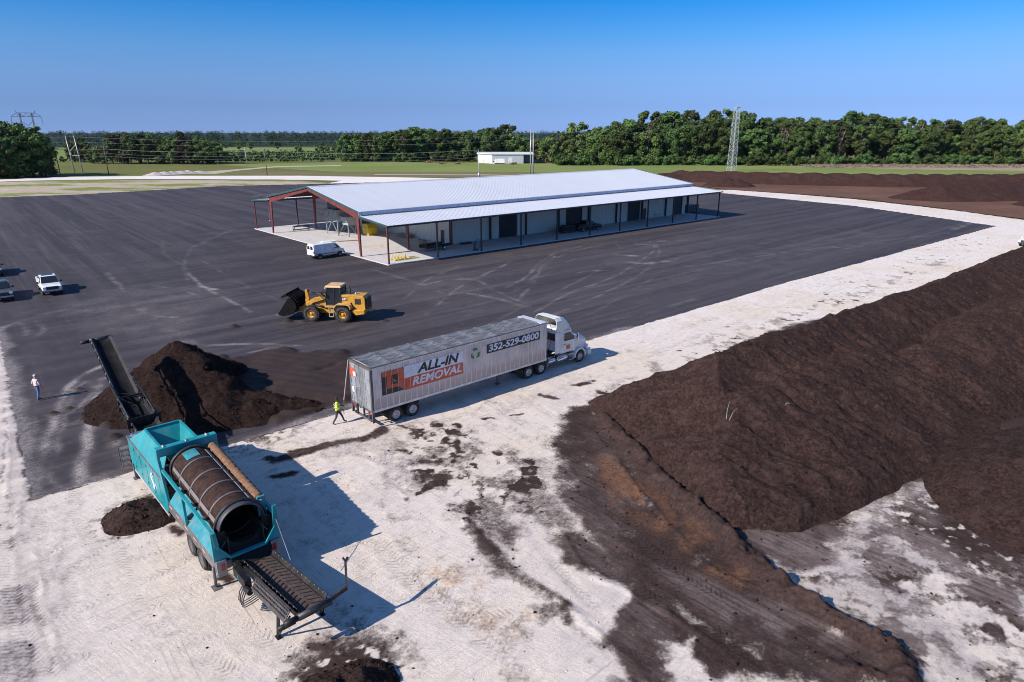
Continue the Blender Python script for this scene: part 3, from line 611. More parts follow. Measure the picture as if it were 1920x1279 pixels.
# big windrow on the right
TOE = [(5.0, 41.6), (5.7, 38.0), (7.3, 33.6), (8.6, 28.9), (10.4, 26.5), (13.2, 26.1), (15.8, 27.3), (18.5, 29.2), (21.5, 31.2), (24.5, 32.6), (28.0, 35.6), (34, 39.5), (60, 58), (110, 96), (110, 128), (75, 98.5), (50, 77.5), (34, 63.5), (22, 54), (14, 47.6), (9, 44.2)]
def big(X, Y):
    U = X * .75 + Y * .66; V = -X * .66 + Y * .75
    gl = fbm(U, V * .16, 1.3, 4, 201) - .5; g2 = fbm(U + V * .35, V * .12 - U * .05, .6, 3, 207) - .5
    h = ridge_h(X, Y, [(6.9, 39.3, 1.6), (8.7, 38.6, 3.4), (11.2, 38.8, 4.6), (14.0, 40.6, 4.85), (19.1, 44.6, 4.75), (30, 54.0, 4.7), (47, 69.6, 4.8), (62, 80, 4.9), (90, 101, 4.5)], .62, 1.2, .8)
    h = np.maximum(h, ridge_h(X, Y, [(11.2, 34.6, 3.2), (15.5, 36.8, 3.8), (19, 39.2, 3.6), (24, 43, 3.6)], .52, 1.0, .5))
    h = np.maximum(h, ridge_h(X, Y, [(10.0, 31.5, 1.5), (12.0, 30.6, 1.45), (14.5, 31.2, 1.5)], .34, 1.0, .6))
    h = np.maximum(h, ridge_h(X, Y, [(29, 44, 3.0), (36, 49, 3.6), (46, 57, 3.7)], .6, 1, .3))
    h = h - .35 * np.exp(-((X - 16.2) ** 2 + (Y - 34.6) ** 2) / 2.2) - .3 * np.exp(-((X - 13.0) ** 2 + (Y - 37.0) ** 2) / 3.0) - .3 * np.exp(-((X - 26) ** 2 + (Y - 42) ** 2) / 5.0) - .25 * np.exp(-((X - 31) ** 2 + (Y - 47) ** 2) / 6.0)
    ins = -poly_sd(X, Y, TOE)
    h = np.minimum(h, ins * .70 + .12 * np.sin(ins * 1.1) - .05)
    sl = sstep(.2, 1.2, h) * sstep(5.2, 3.6, h)
    return h + (gl * .85 + g2 * .5) * sl
heap('soil_windrow', big, (3, 22, 98, 114), .115, mulch_m, 'long tall dark brown compost windrow filling the right foreground beside the white road', rough=.075, fine=(36, 52))
heap('soil_heap', lambda X, Y: np.maximum(cone(X, Y, (29.5, 28.6), 3.2, .42, 1.2), ridge_h(X, Y, [(29.5, 28.6, 3.2), (40, 31, 3.4)], .42, 1.0)) - .1, (18, 17, 52, 42), .19, mulch_m, 'low rounded dark heap at the bottom right edge beyond the mottled white floor', rough=.08)
# heap under the screener's long conveyor
def fines(X, Y):
    h = np.maximum(cone(X, Y, (-23.0, 43.0), 3.9, .70, .5), cone(X, Y, (-21.4, 42.4), 3.3, .70, .5))
    h = np.maximum(h, ridge_h(X, Y, [(-20.8, 42.0, 2.6), (-18.4, 41.2, 1.45), (-16.2, 40.8, .9), (-13.8, 40.8, .45)], .55, .5))
    h = np.maximum(h, cone(X, Y, (-18.8, 39.2), 1.45, .62, .4))
    h = np.maximum(h, cone(X, Y, (-16.8, 39.6), 1.0, .60, .4))
    cut = .15 + .9 * np.maximum(0, 43.6 - Y + .42 * (X + 20.2)) ; h = np.where(X > -20.2, np.minimum(h, np.maximum(cut, .1)), h)
    for cx, cy, r, dp in ((-19.0, 43.9, 1.3, 1.3), (-17.2, 42.9, 1.1, .9), (-20.2, 44.6, 1.2, 1.0), (-15.6, 42.2, .9, .6), (-18.0, 40.6, .8, .5)): h = h - dp * np.exp(-((X - cx) ** 2 + (Y - cy) ** 2) / r ** 2)
    return h
heap('soil_heap', fines, (-30, 35, -9, 50), .12, soil_mat('fine_compost', (.024, .0135, .011), (.050, .0295, .0235), (.064, .039, .031)), 'dark brown peaked heap under the long raised black conveyor', rough=.15)
heap('soil_heap', lambda X, Y: np.minimum(cone(X, Y, (-17.6, 27.5), 1.0, .72, .2), .62 + .5 * np.hypot(X + 17.35, Y - 27.45)) , (-20, 25, -15, 30), .07, mulch_m, 'small round dark heap on white ground beside the turquoise screener', rough=.05)
heap('soil_heap', lambda X, Y: np.maximum(cone(X, Y, (-4.9, 17.3), 1.0, .68, .15), cone(X, Y, (-5.6, 16.8), .9, .6, .2)), (-9, 14, -1, 20), .05, mulch_m, 'dark crumbly heap cut off by the bottom edge of the view', rough=.15)
# far windrow with a scalloped crest, and the mounds before it
def farrow(X, Y):
    h = ridge_h(X, Y, [(57, 258, 2.6), (66, 260, 3.5), (84, 250, 3.6), (102, 243, 3.6), (135, 234, 3.6), (185, 234, 3.7), (260, 246, 3.7)], .48, .8, .6)
    return h + .55 * np.abs(np.sin(X * .42 + Y * .12)) * sstep(1.5, 3.2, h) - .3
far_m = soil_mat('far_compost', (.050, .025, .020), (.080, .042, .035), (.098, .050, .041), sc=1.2)
heap('soil_windrow', farrow, (45, 215, 265, 275), .8, far_m, 'long far dark windrow with a scalloped crest before the mown green strip', rough=.10)
heap('soil_heap', lambda X, Y: ridge_h(X, Y, [(112, 187, 2.2), (118, 187, 3.6), (133, 190, 4.0), (150, 195, 4.0)], .42, .8, .3), (98, 172, 170, 208), .5, far_m, 'broad dark mound in front of the far windrow near the right edge', rough=.10)
heap('soil_heap', lambda X, Y: ridge_h(X, Y, [(134, 168, 2.6), (150, 172, 3.2)], .42, .8, .3), (118, 152, 170, 188), .6, far_m, 'dark mound cut by the right edge of the view beside the far white road', rough=.10)
heap('soil_heap', lambda X, Y: np.maximum(cone(X, Y, (73.5, 233), 2.9, .42, .6), cone(X, Y, (77, 231), 2.4, .45, .4)), (60, 220, 90, 246), .5, far_m, 'small dark mound just behind the far corner of the long shed', rough=.14)
sand_m = soil_mat('pale_sand', (.58, .50, .44), (.68, .60, .54), (.62, .55, .50), (.7, .62, .55), 1.0)
for i, (px, w, h) in enumerate(((292, 4.2, 1.9), (308, 4.5, 2.1), (322, 4.2, 2.0), (338, 4.5, 2.1), (352, 4.8, 2.2), (372, 4.0, 1.5))):
    c = G(px, 328 - i * .9)
    heap('sand_heap', lambda X, Y, c=c, h=h, w=w: cone(X, Y, c, h * .62, h / w * .62, .5) - .1, (c[0] - 9, c[1] - 9, c[0] + 9, c[1] + 9), .5, sand_m, 'pale sand heap in the row by the far road, ' + ('first from the left', 'second from the left', 'third from the left', 'third from the right', 'second from the right', 'low one at the right end')[i], 'sand heap', 'pale sand heaps beside the far road')

# loose clods lying on and round the heaps: too many to count
def clods(name, pts, mat, r0, r1, seed):
    rg = np.random.default_rng(seed); n = len(pts); base = np.array([(1, 0, 0), (0, 1, 0), (-1, 0, 0), (0, -1, 0), (0, 0, .8), (0, 0, -.6)])
    r = r0 + (r1 - r0) * rg.random(n) ** 3; v = base[None] * (1 + .5 * (rg.random((n, 6, 3)) - .5)) * (r[:, None, None]) * (.7 + .6 * rg.random((n, 1, 3)))
    a = rg.random(n) * 6.28; c, s_ = np.cos(a)[:, None], np.sin(a)[:, None]; v = np.stack([v[..., 0] * c - v[..., 1] * s_, v[..., 0] * s_ + v[..., 1] * c, v[..., 2]], -1) + pts[:, None, :]
    f = np.array([(0, 1, 4), (1, 2, 4), (2, 3, 4), (3, 0, 4), (1, 0, 5), (2, 1, 5), (3, 2, 5), (0, 3, 5)]); F = (f[None] + 6 * np.arange(n)[:, None, None]).reshape(-1, 3)
    me = bpy.data.meshes.new(name); me.vertices.add(n * 6); me.vertices.foreach_set('co', v.astype(np.float32).ravel()); me.loops.add(F.size); me.loops.foreach_set('vertex_index', F.astype(np.int32).ravel())
    me.polygons.add(len(F)); me.polygons.foreach_set('loop_start', np.arange(0, F.size, 3, dtype=np.int32))
    try: me.polygons.foreach_set('loop_total', np.full(len(F), 3, np.int32))
    except Exception: pass
    me.update(calc_edges=True); me.materials.append(mat); return tag(put(name, me), kind='stuff')
rgc = np.random.default_rng(3); P_ = []
for hi, n in ((0, 17000), (1, 2600), (2, 4200), (3, 420), (4, 1400)):
    zf, bb = HEAPS[hi]; x = rgc.uniform(bb[0], min(bb[2], 46), n * 2); y = rgc.uniform(bb[1], min(bb[3], 60), n * 2); z = zf(x, y); k = z > -.1
    ov = (z < .35) | (rgc.random(n * 2) < .6); k &= ov; P_.append(np.stack([x[k], y[k], z[k] + .01], -1))
x = rgc.uniform(-24, 30, 60000); y = rgc.uniform(17, 46, 60000)
i0 = np.clip(np.searchsorted(gx, x), 0, len(gx) - 1); j0 = np.clip(np.searchsorted(gy, y), 0, len(gy) - 1)
k = (rgc.random(60000) < soil[j0, i0] ** 1.5 * .09) & (sdA[j0, i0] > .2); P_.append(np.stack([x[k], y[k], zl[j0, i0][k] + .01], -1))
clods('soil_clods', np.concatenate(P_), mulch_m, .016, .09, 5)['label'] = 'loose dark clods scattered over the heaps and ground'
k = (rgc.random(60000) < .045) & (soil[j0, i0] < .15) & (sdA[j0, i0] > .3)
clods('stone_crumbs', np.stack([x[k], y[k], zl[j0, i0][k] + .005], -1), paint('limestone_crumb', (.58, .52, .47), .9), .012, .06, 8)['label'] = 'pale limestone crumbs scattered over the white ground'
# ================================================================== VEHICLES
DUST = (.33, .28, .25)
white = paint('white_paint', (.74, .74, .73), .35, 0, (.45, .40, .36), .3)
whitev = paint('white_van_paint', (.80, .80, .79), .3, 0, (.55, .52, .48), .2)
black = paint('black_steel', (.018, .018, .02), .5, 0, (.12, .10, .09), .4)
blackp = paint('black_plastic', (.022, .022, .023), .55, 0, (.10, .09, .08), .3)
rubber = paint('tyre_rubber', (.020, .019, .019), .88, 0, (.17, .135, .115), .7, 2.5)
alloy = paint('alloy', (.50, .50, .51), .4, .5, (.30, .26, .24), .5)
chrome = paint('chrome', (.72, .72, .73), .18, 1.0, (.4, .36, .33), .3)
steel = paint('galvanised', (.50, .51, .52), .42, .7, (.36, .32, .29), .4)
alu = paint('trailer_aluminium', (.50, .41, .365), .5, .05, (.33, .25, .215), .8, .9)
def dusty(name, col, dust, z0, z1, scale=2.0):
    t = NT(name); P = t.co(); sp = t.new('ShaderNodeSeparateXYZ'); t.put(sp.inputs[0], P); n1 = t.noise(scale, 8, .7, t.mapv(P, (1, 1, .35))); n2 = t.noise(scale * 4, 6, .7, t.mapv(P, (1, 1, .2)))
    c = t.mix(t.rng(n1, .3, .7), tuple(x * .78 for x in col), tuple(min(1, x * 1.12) for x in col)); c = t.mix(t.math('MULTIPLY', t.rng(n2, .5, .7), .35), c, tuple(x * .5 for x in dust))
    f = t.math('ADD', t.rng(sp.outputs[2], z1, z0), t.math('MULTIPLY', t.math('SUBTRACT', n1, .5), 1.6)); c = t.mix(t.math('MULTIPLY', t.rng(f, .25, .9), .75), c, dust)
    return t.fin(c, .55, .03)
alu = dusty('trailer_sheet', (.72, .61, .54), (.47, .355, .295), 1.2, 2.6, 1.3)
rib_m = paint('trailer_rib', (.80, .72, .66), .42, .05, (.52, .42, .36), .5, 1.2)
dgrey = paint('dark_grey_paint', (.085, .085, .09), .55, 0, (.25, .21, .18), .45)
red_lamp = paint('red_lamp', (.45, .02, .015), .25); amber = paint('amber_lamp', (.75, .26, .02), .3); lampw = paint('headlamp', (.75, .77, .8), .12)
GLS = glass()

def wheel(parent, c, r, w, side, rim_m, name='wheel', deep=.35, hole=.58, n=28, lugs=False):
    """tyre with shoulders and tread; the rim is its own sub-part.  side = +1: outer face towards +y"""
    mb = MB(); h = w / 2
    mb.lathe([(r * hole, -h * .9), (r * .86, -h), (r * .97, -h * .72), (r, -h * .35), (r * .985, -h * .3), (r * .985, -h * .06), (r, -h * .03), (r, h * .03), (r * .985, h * .06), (r * .985, h * .3), (r, h * .35), (r * .97, h * .72), (r * .86, h), (r * hole, h * .9)], c, (0, 1, 0), n, True)
    if lugs:
        for i in range(n):
            a = 2 * math.pi * i / n
            for s in (-1, 1):
                p = Vector((c[0] + math.cos(a + .06 * s) * r, c[1] + s * h * .5, c[2] + math.sin(a + .06 * s) * r))
                mb.box(p, (.09, h * .9, .05), 0, Matrix.Rotation(-a + math.pi / 2, 4, 'Y'))
    o = mb.build(name, rubber, parent)
    rb = MB(); R1 = r * hole
    rb.lathe([(R1, -h * .85), (R1 * 1.03, h * .88 * side), (R1 * .93, h * .9 * side), (R1 * .84, h * (.9 - deep) * side), (R1 * .45, h * (.9 - deep * 1.15) * side), (R1 * .38, h * .75 * side), (R1 * .2, h * .8 * side), (0.001, h * .8 * side)], c, (0, 1, 0), n)
    for i in range(8):
        a = math.pi * 2 * i / 8
        rb.lathe([(R1 * .075, h * (.9 - deep) * side), (R1 * .07, h * (.96 - deep) * side), (.001, h * (.97 - deep) * side)], (c[0] + math.cos(a) * R1 * .66, c[1], c[2] + math.sin(a) * R1 * .66), (0, 1, 0), 6)
    rb.build('rim', rim_m, o)
    return o

# ------------------------------------------------------------------ semi trailer (frame: x forward from rear axle, y left)
TR_AZ = math.atan2(.6654, .7465)
TL = thing('semi_trailer', 'long ribbed box trailer with ALL-IN REMOVAL lettering, parked behind a white lorry cab', 'trailer', (-8.10, 39.35, 0), TR_AZ)
X0, X1, ZB, ZT, HW = -1.68, 13.18, 1.2, 3.98, 1.28
mb = MB(); mb.b2((X0 + .05, -HW, ZB), (X1, HW, ZT - .03))
mb.build('body', alu, TL); mb = MB()
n = 33
for i in range(n + 1):
    x = X0 + .12 + (X1 - X0 - .24) * i / n
    for s in (-1, 1): mb.b2((x - .03, s * HW, ZB + .04), (x + .03, s * (HW + .022), ZT - .1))
for s in (-1, 1):
    mb.b2((X0, s * (HW - .05), ZT - .1), (X1 + .02, s * (HW + .035), ZT + .0)); mb.b2((X0, s * (HW - .05), ZB - .12), (X1 + .02, s * (HW + .03), ZB + .04))
mb.build('side_rib', rib_m, TL)
# tarp over bows, sagging between them
t = NT('tarp'); nz = t.noise(1.2, 7, .7, t.mapv(t.co(), (1, 3, 1)))
tarp_m = t.fin(t.mix(t.rng(nz, .3, .7), (.055, .058, .066), (.19, .195, .21)), .6, 0, t.bump(t.noise(4, 5), .4, .05), .4)
xs = np.linspace(X0 + .02, X1 - .6, 121); ys = np.linspace(-HW - .03, HW + .03, 15)
nb = 10; per = (xs[-1] - xs[0]) / nb
me = grid_mesh('tarp', xs, ys, lambda X, Y: ZT + .06 + .07 * (1 - (Y / 1.31) ** 2) - .13 * np.abs(np.sin(math.pi * (X - xs[0]) / per)) ** .45 * (1 - (Y / 1.4) ** 2) + (fbm(X * .6, Y * 2.5, .5, 3, 5) - .5) * .035, None, None, tarp_m)
put('tarp', me, TL)
for k in range(1, nb):
    x = xs[0] + per * k; MB().tube([(x, -HW - .03, ZT + .065), (x, -.7, ZT + .13), (x, 0, ZT + .145), (x, .7, ZT + .13), (x, HW + .03, ZT + .065)], .028, 6).build('tarp_bow', dgrey, TL)
MB().b2((X1 - .62, -HW - .02, ZT + .004), (X1 + .03, HW + .02, ZT + .11)).build('front_roof_cap', paint('cap', (.62, .62, .62), .4, .2), TL, .03)
mb = MB()
for s in (-1, 1): mb.tube([(X0, s * (HW + .03), ZT + .03), (X1 - .6, s * (HW + .03), ZT + .03)], .035, 6)
mb.build('tarp_roll_bar', dgrey, TL)
for k in range(11):
    for s in (-1, 1): MB().box((X0 + .3 + k * 1.4, s * (HW + .045), ZT - .04), (.06, .04, .08)).build('tarp_hook', paint('hooks', (.8, .8, .8), .4), TL)
# rear end: frame, two doors with rails, lock gear, guard
mb = MB()
for s in (-1, 1): mb.b2((X0 - .05, s * (HW - .06), .42), (X0 + .1, s * (HW + .03), ZT))
mb.b2((X0 - .05, -HW + .06, ZT - .16), (X0 + .1, HW - .06, ZT)); mb.b2((X0 - .05, -HW + .06, ZB - .14), (X0 + .1, HW - .06, ZB + .02))
mb.build('rear_frame', dgrey, TL)
door_m = paint('door_grey', (.36, .375, .40), .45, .3, (.45, .42, .39), .5)
for s in (-1, 1):
    d = MB(); y0, y1 = s * .03, s * (HW - .07)
    d.b2((X0 - .03, min(y0, y1), ZB + .03), (X0 + .02, max(y0, y1), ZT - .17))
    for z in (ZB + .06, 1.75, 2.35, 3.0, ZT - .21): d.b2((X0 - .06, min(y0, y1), z - .03), (X0 - .03, max(y0, y1), z + .03))
    for y in (s * .08, s * .6, s * (HW - .11)): d.b2((X0 - .058, y - .022, ZB + .03), (X0 - .028, y + .022, ZT - .17))
    door = d.build('rear_door', door_m, TL)
    lk = MB()
    for y in (s * .2, s * .42): lk.tube([(X0 - .085, y, ZB - .05), (X0 - .085, y, ZT - .2)], .018, 6)
    lk.build('lock_rod', steel, door)
mb = MB(); mb.b2((X0 - .02, -1.05, .42), (X0 + .08, 1.05, .54))
for y in (-.75, .75): mb.b2((X0 - .01, y - .05, .5), (X0 + .07, y + .05, ZB - .1))
mb.build('underride_guard', dgrey, TL)
for y in (-.35, .45): MB().b2((X0 - .13, y - .06, .62), (X0 - .05, y + .06, 1.25)).build('door_latch', black, TL)
for y in (-.95, .95): MB().b2((X0 - .075, y - .12, .92), (X0 - .05, y + .12, 1.02)).build('tail_lamp', red_lamp, TL)
MB().b2((X0 - .075, .62, 2.95), (X0 - .062, 1.17, 3.5)).build('door_sign', paint('sign_orange', (.62, .085, .03), .5, 0, (.5, .35, .3), .3), TL)
MB().b2((X0 - .08, .40, 3.02), (X0 - .0765, .78, 3.3)).build('door_sign_panel', paint('sign_white', (.75, .75, .78), .5), TL)
MB().b2((X0 - .078, .75, 1.9), (X0 - .064, 1.05, 2.25)).build('door_placard', paint('sign_white', (.75, .75, .78), .5), TL)
# running gear
for x in (0.0, 1.26):
    for s in (-1, 1):
        wheel(TL, (x, s * 1.07, .5), .5, .27, s, alloy); wheel(TL, (x, s * .76, .5), .5, .27, s, alloy)
    MB().tube([(x, -1.0, .5), (x, 1.0, .5)], .07, 8).build('axle', black, TL)
mb = MB()
for s in (-1, 1): mb.b2((X0 + .1, s * .5 - .06, .86), (X1 - .4, s * .5 + .06, 1.07))
for k in range(12): mb.b2((X0 + .5 + k * 1.2, -HW + .05, .98), (X0 + .6 + k * 1.2, HW - .05, 1.08))
mb.b2((-.9, -.62, .55), (2.1, -.46, .84)); mb.b2((-.9, .46, .55), (2.1, .62, .84))
mb.build('underframe', black, TL)
for s in (-1, 1):
    mb = MB(); mb.b2((8.6, s * .9 - .07, .25), (8.76, s * .9 + .07, 1.08)); mb.b2((8.5, s * .9 - .13, .22), (8.86, s * .9 + .13, .27)); mb.beam((8.68, s * .9, .6), (9.6, s * .6, 1.05), .05, .05)
    mb.build('landing_leg', dgrey, TL)
MB().beam((-1.0, -.6, 1.0), (-1.0, -.6, .45), .06, .5).build('mud_flap', black, TL)
# signs on the right flank (proud of the ribs)
SY = -HW - .024
def board(name, m, x0, x1, z0, z1, lift=0.0, pts=None):
    b = MB(); y = SY - lift
    if pts: b.prism(pts, 'y', y - .004, y)
    else: b.b2((x0, y - .004, z0), (x1, y, z1))
    return b.build(name, m, TL)
s_or = paint('sign_orange', (.62, .085, .03), .5); s_wh = paint('sign_white', (.75, .75, .78), .5); s_bk = paint('sign_black', (.018, .016, .018), .5, 0, (.2, .16, .14), .35)
board('sign_board', s_bk, -.97, 1.0, 2.05, 3.50)
board('sign_board', s_or, .66, 5.29, 2.0, 2.80, .001)
board('sign_board', s_wh, .64, 5.29, 2.80, 3.58, .002)
lg = [(-.90, 3.56), (.55, 3.56), (.55, 2.62), (1.0, 2.05), (.66, 2.05), (.2, 2.55), (-.42, 2.45), (-.42, 3.30), (-.97, 3.3), (-.97, 3.52)]
b = MB(); y = SY - .006
b.prism([(-.92, 3.24), (.62, 3.24), (.62, 3.55), (-.95, 3.55)], 'y', y, y + .003); b.prism([(.22, 2.4), (.62, 2.05), (.62, 3.24), (.22, 3.24)], 'y', y, y + .003)
b.prism([(-.6, 2.4), (.22, 2.4), (.1, 2.62), (-.3, 2.62), (-.3, 3.24), (-.6, 3.24)], 'y', y, y + .003)
b.build('sign_emblem', s_or, TL)
b = MB(); y = SY - .007; b.prism([(-.28, 2.66), (.18, 2.66), (.18, 3.2), (-.28, 3.2)], 'y', y, y + .002); b.build('sign_emblem', s_bk, TL)
b = MB(); y = SY - .0085; b.prism([(-.2, 3.0), (.12, 2.75), (.12, 2.72), (-.05, 2.72)], 'y', y, y + .002); b.build('sign_emblem', s_or, TL)
MT = lambda x, z, l: Matrix.Translation((x, SY - l, z)) @ Matrix.Rotation(R(90), 4, 'X')
text_mesh('sign_lettering', 'ALL-IN', s_bk, TL, MT(3.25, 3.18, .009), .84, .25, 3.35, .028)
text_mesh('sign_lettering', 'REMOVAL', s_wh, TL, MT(3.15, 2.40, .009), .74, .25, 3.95, .022)
board('phone_banner', s_bk, 7.36, 12.44, 2.91, 3.56)
text_mesh('phone_lettering', '352-529-0800', s_wh, TL, MT(9.9, 3.235, .008), .66, .12, 4.8, .022)
gm = paint('recycle_green', (.02, .22, .045), .5)
for k in range(3):
    b = MB(); a = R(90 + 120 * k); cx, cz = 6.36, 3.14
    def rp(px, pz): return (cx + px * math.cos(a) - pz * math.sin(a), cz + px * math.sin(a) + pz * math.cos(a))
    b.prism([rp(*q) for q in ((.24, -.22), (.40, -.12), (.42, .04), (.28, .13), (.22, .03), (.29, -.02), (.28, -.07), (.20, -.12))], 'y', SY - .008, SY)
    b.prism([rp(*q) for q in ((.16, .02), (.36, .04), (.32, .25))], 'y', SY - .0085, SY)
    b.build('recycling_arrow', gm, TL)
# bare ribs showing as thin light lines over the signs
b = MB()
for i in range(n + 1):
    x = X0 + .12 + (X1 - X0 - .24) * i / n
    if -.95 < x < 5.2: b.b2((x - .012, SY - .012, 2.1), (x + (.004 if x < 1.2 else -.004), SY - .004, 3.5)); b.build('sign_rib', rib_m, TL); b = MB()

# ------------------------------------------------------------------ lorry cab (same axis, own root under its drive axles)
def tr_pt(a, b): return (-8.10 + a * math.cos(TR_AZ) - b * math.sin(TR_AZ), 39.35 + a * math.sin(TR_AZ) + b * math.cos(TR_AZ))
px, py = tr_pt(12.1, 0)
CB = thing('lorry_cab', 'white bonneted lorry cab with tall roof fairing, hitched to the ribbed box trailer', 'lorry', (px, py, 0), TR_AZ)
q = lambda a: a - 12.1
wt = white
mb = MB()
prof = [(q(14.85), 1.15), (q(14.85), 2.85), (q(15.1), 2.98), (q(15.75), 2.98), (q(16.42), 2.30), (q(16.52), 1.15)]
mb.prism(prof, 'y', -1.16, 1.16); mb.build('cab', wt, CB, .07)
# bonnet narrowing to the front
rg = []
for a, hw, zt, zb in ((16.46, 1.02, 2.28, 1.0), (17.2, .92, 2.16, 1.0), (17.9, .78, 1.98, .95), (18.3, .66, 1.72, .95)):
    rg.append([(q(a), -hw, zb), (q(a), -hw, zt - .28), (q(a), -hw * .82, zt - .05), (q(a), 0, zt), (q(a), hw * .82, zt - .05), (q(a), hw, zt - .28), (q(a), hw, zb)])
MB().loft(rg).build('bonnet', wt, CB, .03)
for s in (-1, 1):
    b = MB(); pr = []
    for i in range(11):
        t_ = math.pi * (1 - i / 10) ; pr.append((q(17.05) + .68 * math.cos(t_), .52 + .70 * math.sin(t_)))
    pr += [(q(17.05) + .55 * math.cos(math.pi * i / 10), .52 + .58 * math.sin(math.pi * i / 10)) for i in range(11)]
    b.prism(pr, 'y', s * .62, s * 1.2); b.build('wing', wt, CB)
mb = MB(); mb.b2((q(18.0), -1.18, .42), (q(18.42), 1.18, .86)); mb.build('bumper', wt, CB, .08)
MB().b2((q(18.29), -.52, .95), (q(18.345), .52, 1.62)).build('grille', chrome, CB, .02)
for s in (-1, 1): MB().b2((q(17.98), s * .72, 1.0), (q(18.2), s * 1.02, 1.26)).build('headlight', lampw, CB, .05)
# roof fairing: hollow shell, open at the back
b = MB(); L = []; Rr = []
sh = [(14.35, 2.92, 4.05), (14.9, 2.95, 4.06), (15.3, 2.96, 3.96), (15.75, 2.98, 3.66), (16.1, 2.8, 3.2), (16.28, 2.62, 2.78)]
rings = []
for a, z0, z1 in sh:
    hw = 1.14 if a < 15 else 1.14 - .14 * (a - 15); rings.append([(q(a), -hw, z0), (q(a), -hw, z1 - .22), (q(a), -hw + .2, z1), (q(a), hw - .2, z1), (q(a), hw, z1 - .22), (q(a), hw, z0)])
vs = [p for r in rings for p in r]; fs = []
for k in range(len(rings) - 1):
    for i in range(5): fs.append((k * 6 + i, k * 6 + i + 1, k * 6 + 7 + i, k * 6 + 6 + i))
b.add(vs, fs); fo = b.build('roof_fairing', paint('fairing_white', (.72, .70, .66), .4, 0, (.5, .46, .4), .3), CB)
so = fo.modifiers.new('thickness', 'SOLIDIFY'); so.thickness = .035; so.offset = -1
for s in (-1, 1): MB().b2((q(14.25), s * 1.1, 1.25), (q(14.87), s * 1.15, 2.92)).build('side_extender', wt, CB, .02)
mb = MB(); mb.tube([(q(14.4), -.62, 2.95), (q(14.55), -.1, 3.85), (q(14.4), .5, 2.95)], .02, 6); mb.build('fairing_strut', black, CB)
# glass
mb = MB(); mb.plate([(q(15.79), -.98, 2.965), (q(15.79), .98, 2.965), (q(16.435), 1.02, 2.33), (q(16.435), -1.02, 2.33)][::-1], .03); wso = mb.build('windscreen', GLS, CB)
for s in (-1, 1):
    b = MB(); b.prism([(q(15.2), 2.12), (q(16.36), 2.12), (q(16.3), 2.34), (q(15.85), 2.78), (q(15.2), 2.78)], 'y', s * 1.162, s * 1.175); b.build('side_window', GLS, CB)
    b = MB(); b.prism([(q(15.12), 1.2), (q(16.44), 1.2), (q(16.40), 2.32), (q(15.85), 2.86), (q(15.12), 2.86)], 'y', s * 1.15, s * 1.168); d = b.build('door', wt, CB)
    MB().b2((q(15.2), s * 1.168, 1.85), (q(15.36), s * 1.19, 1.9)).build('door_handle', black, d)
    b = MB(); b.b2((q(16.45), s * 1.28, 2.05), (q(16.55), s * 1.46, 2.65)); b.beam((q(16.45), s * 1.15, 2.2), (q(16.5), s * 1.3, 2.25), .03, .03); b.beam((q(16.45), s * 1.15, 2.5), (q(16.5), s * 1.3, 2.5), .03, .03); b.build('wing_mirror', wt if s > 0 else chrome, CB, .02)
MB().b2((q(14.835), -.78, 2.05), (q(14.848), .3, 2.62)).build('rear_window', GLS, CB)
MB().b2((q(15.45), -1.19, 1.45), (q(15.85), -1.17, 1.75)).build('door_emblem', s_or, CB)
for y in (-.95,): 
    mb = MB(); mb.tube([(q(14.6), y, .75), (q(14.6), y, 2.0)], .11, 10); mb.build('exhaust_shield', black, CB)
    mb = MB(); mb.tube([(q(14.6), y, 2.0), (q(14.6), y, 3.7), (q(14.55), y, 3.85)], .065, 10); mb.build('exhaust_stack', paint('rust_stack', (.30, .16, .11), .5, .5), CB)
for s in (-1, 1):
    mb = MB(); mb.lathe([(.001, -.55), (.29, -.55), (.31, -.52), (.31, .52), (.29, .55), (.001, .55)], (q(15.1), s * .86, .72), (1, 0, 0), 20); mb.build('fuel_tank', chrome, CB)
    mb = MB(); mb.lathe([(.001, -.35), (.27, -.35), (.29, -.32), (.29, .32), (.27, .35), (.001, .35)], (q(14.05), s * .80, .74), (1, 0, 0), 20); mb.build('air_tank', chrome, CB)
    mb = MB(); mb.b2((q(15.7), s * .95, .92), (q(16.35), s * 1.2, .98)); mb.b2((q(15.75), s * 1.0, .48), (q(16.3), s * 1.22, .54)); mb.b2((q(15.72), s * .95, .54), (q(15.77), s * 1.0, .98)); mb.b2((q(16.28), s * .95, .54), (q(16.33), s * 1.0, .98)); mb.build('step', alloy, CB)
    for a in (11.45, 12.75):
        wheel(CB, (q(a), s * 1.07, .5), .5, .27, s, alloy); wheel(CB, (q(a), s * .75, .5), .5, .27, s, alloy)
    wheel(CB, (q(17.05), s * 1.05, .5), .5, .29, s, alloy)
    MB().b2((q(10.75), s * .75, .25), (q(10.78), s * 1.25, .85)).build('mud_flap', black, CB)
    MB().prism([(q(13.42), .5), (q(13.5), .85), (q(13.47), .88), (q(13.36), .5)], 'y', s * .75, s * 1.22).build('mudguard', alloy, CB)
mb = MB()
for s in (-1, 1): mb.b2((q(10.9), s * .42 - .05, .78), (q(18.0), s * .42 + .05, 1.02))
for a in (11.45, 12.75, 17.05): mb.tube([(q(a), -.9, .5), (q(a), .9, .5)], .08, 8)
mb.b2((q(13.4), -.6, .9), (q(14.7), .6, 1.0)); mb.build('chassis', black, CB)
mb = MB(); mb.lathe([(.001, 0), (.45, 0), (.45, .1), (.001, .12)], (q(12.1), 0, 1.02), (0, 0, 1), 20); mb.build('fifth_wheel', dgrey, CB)
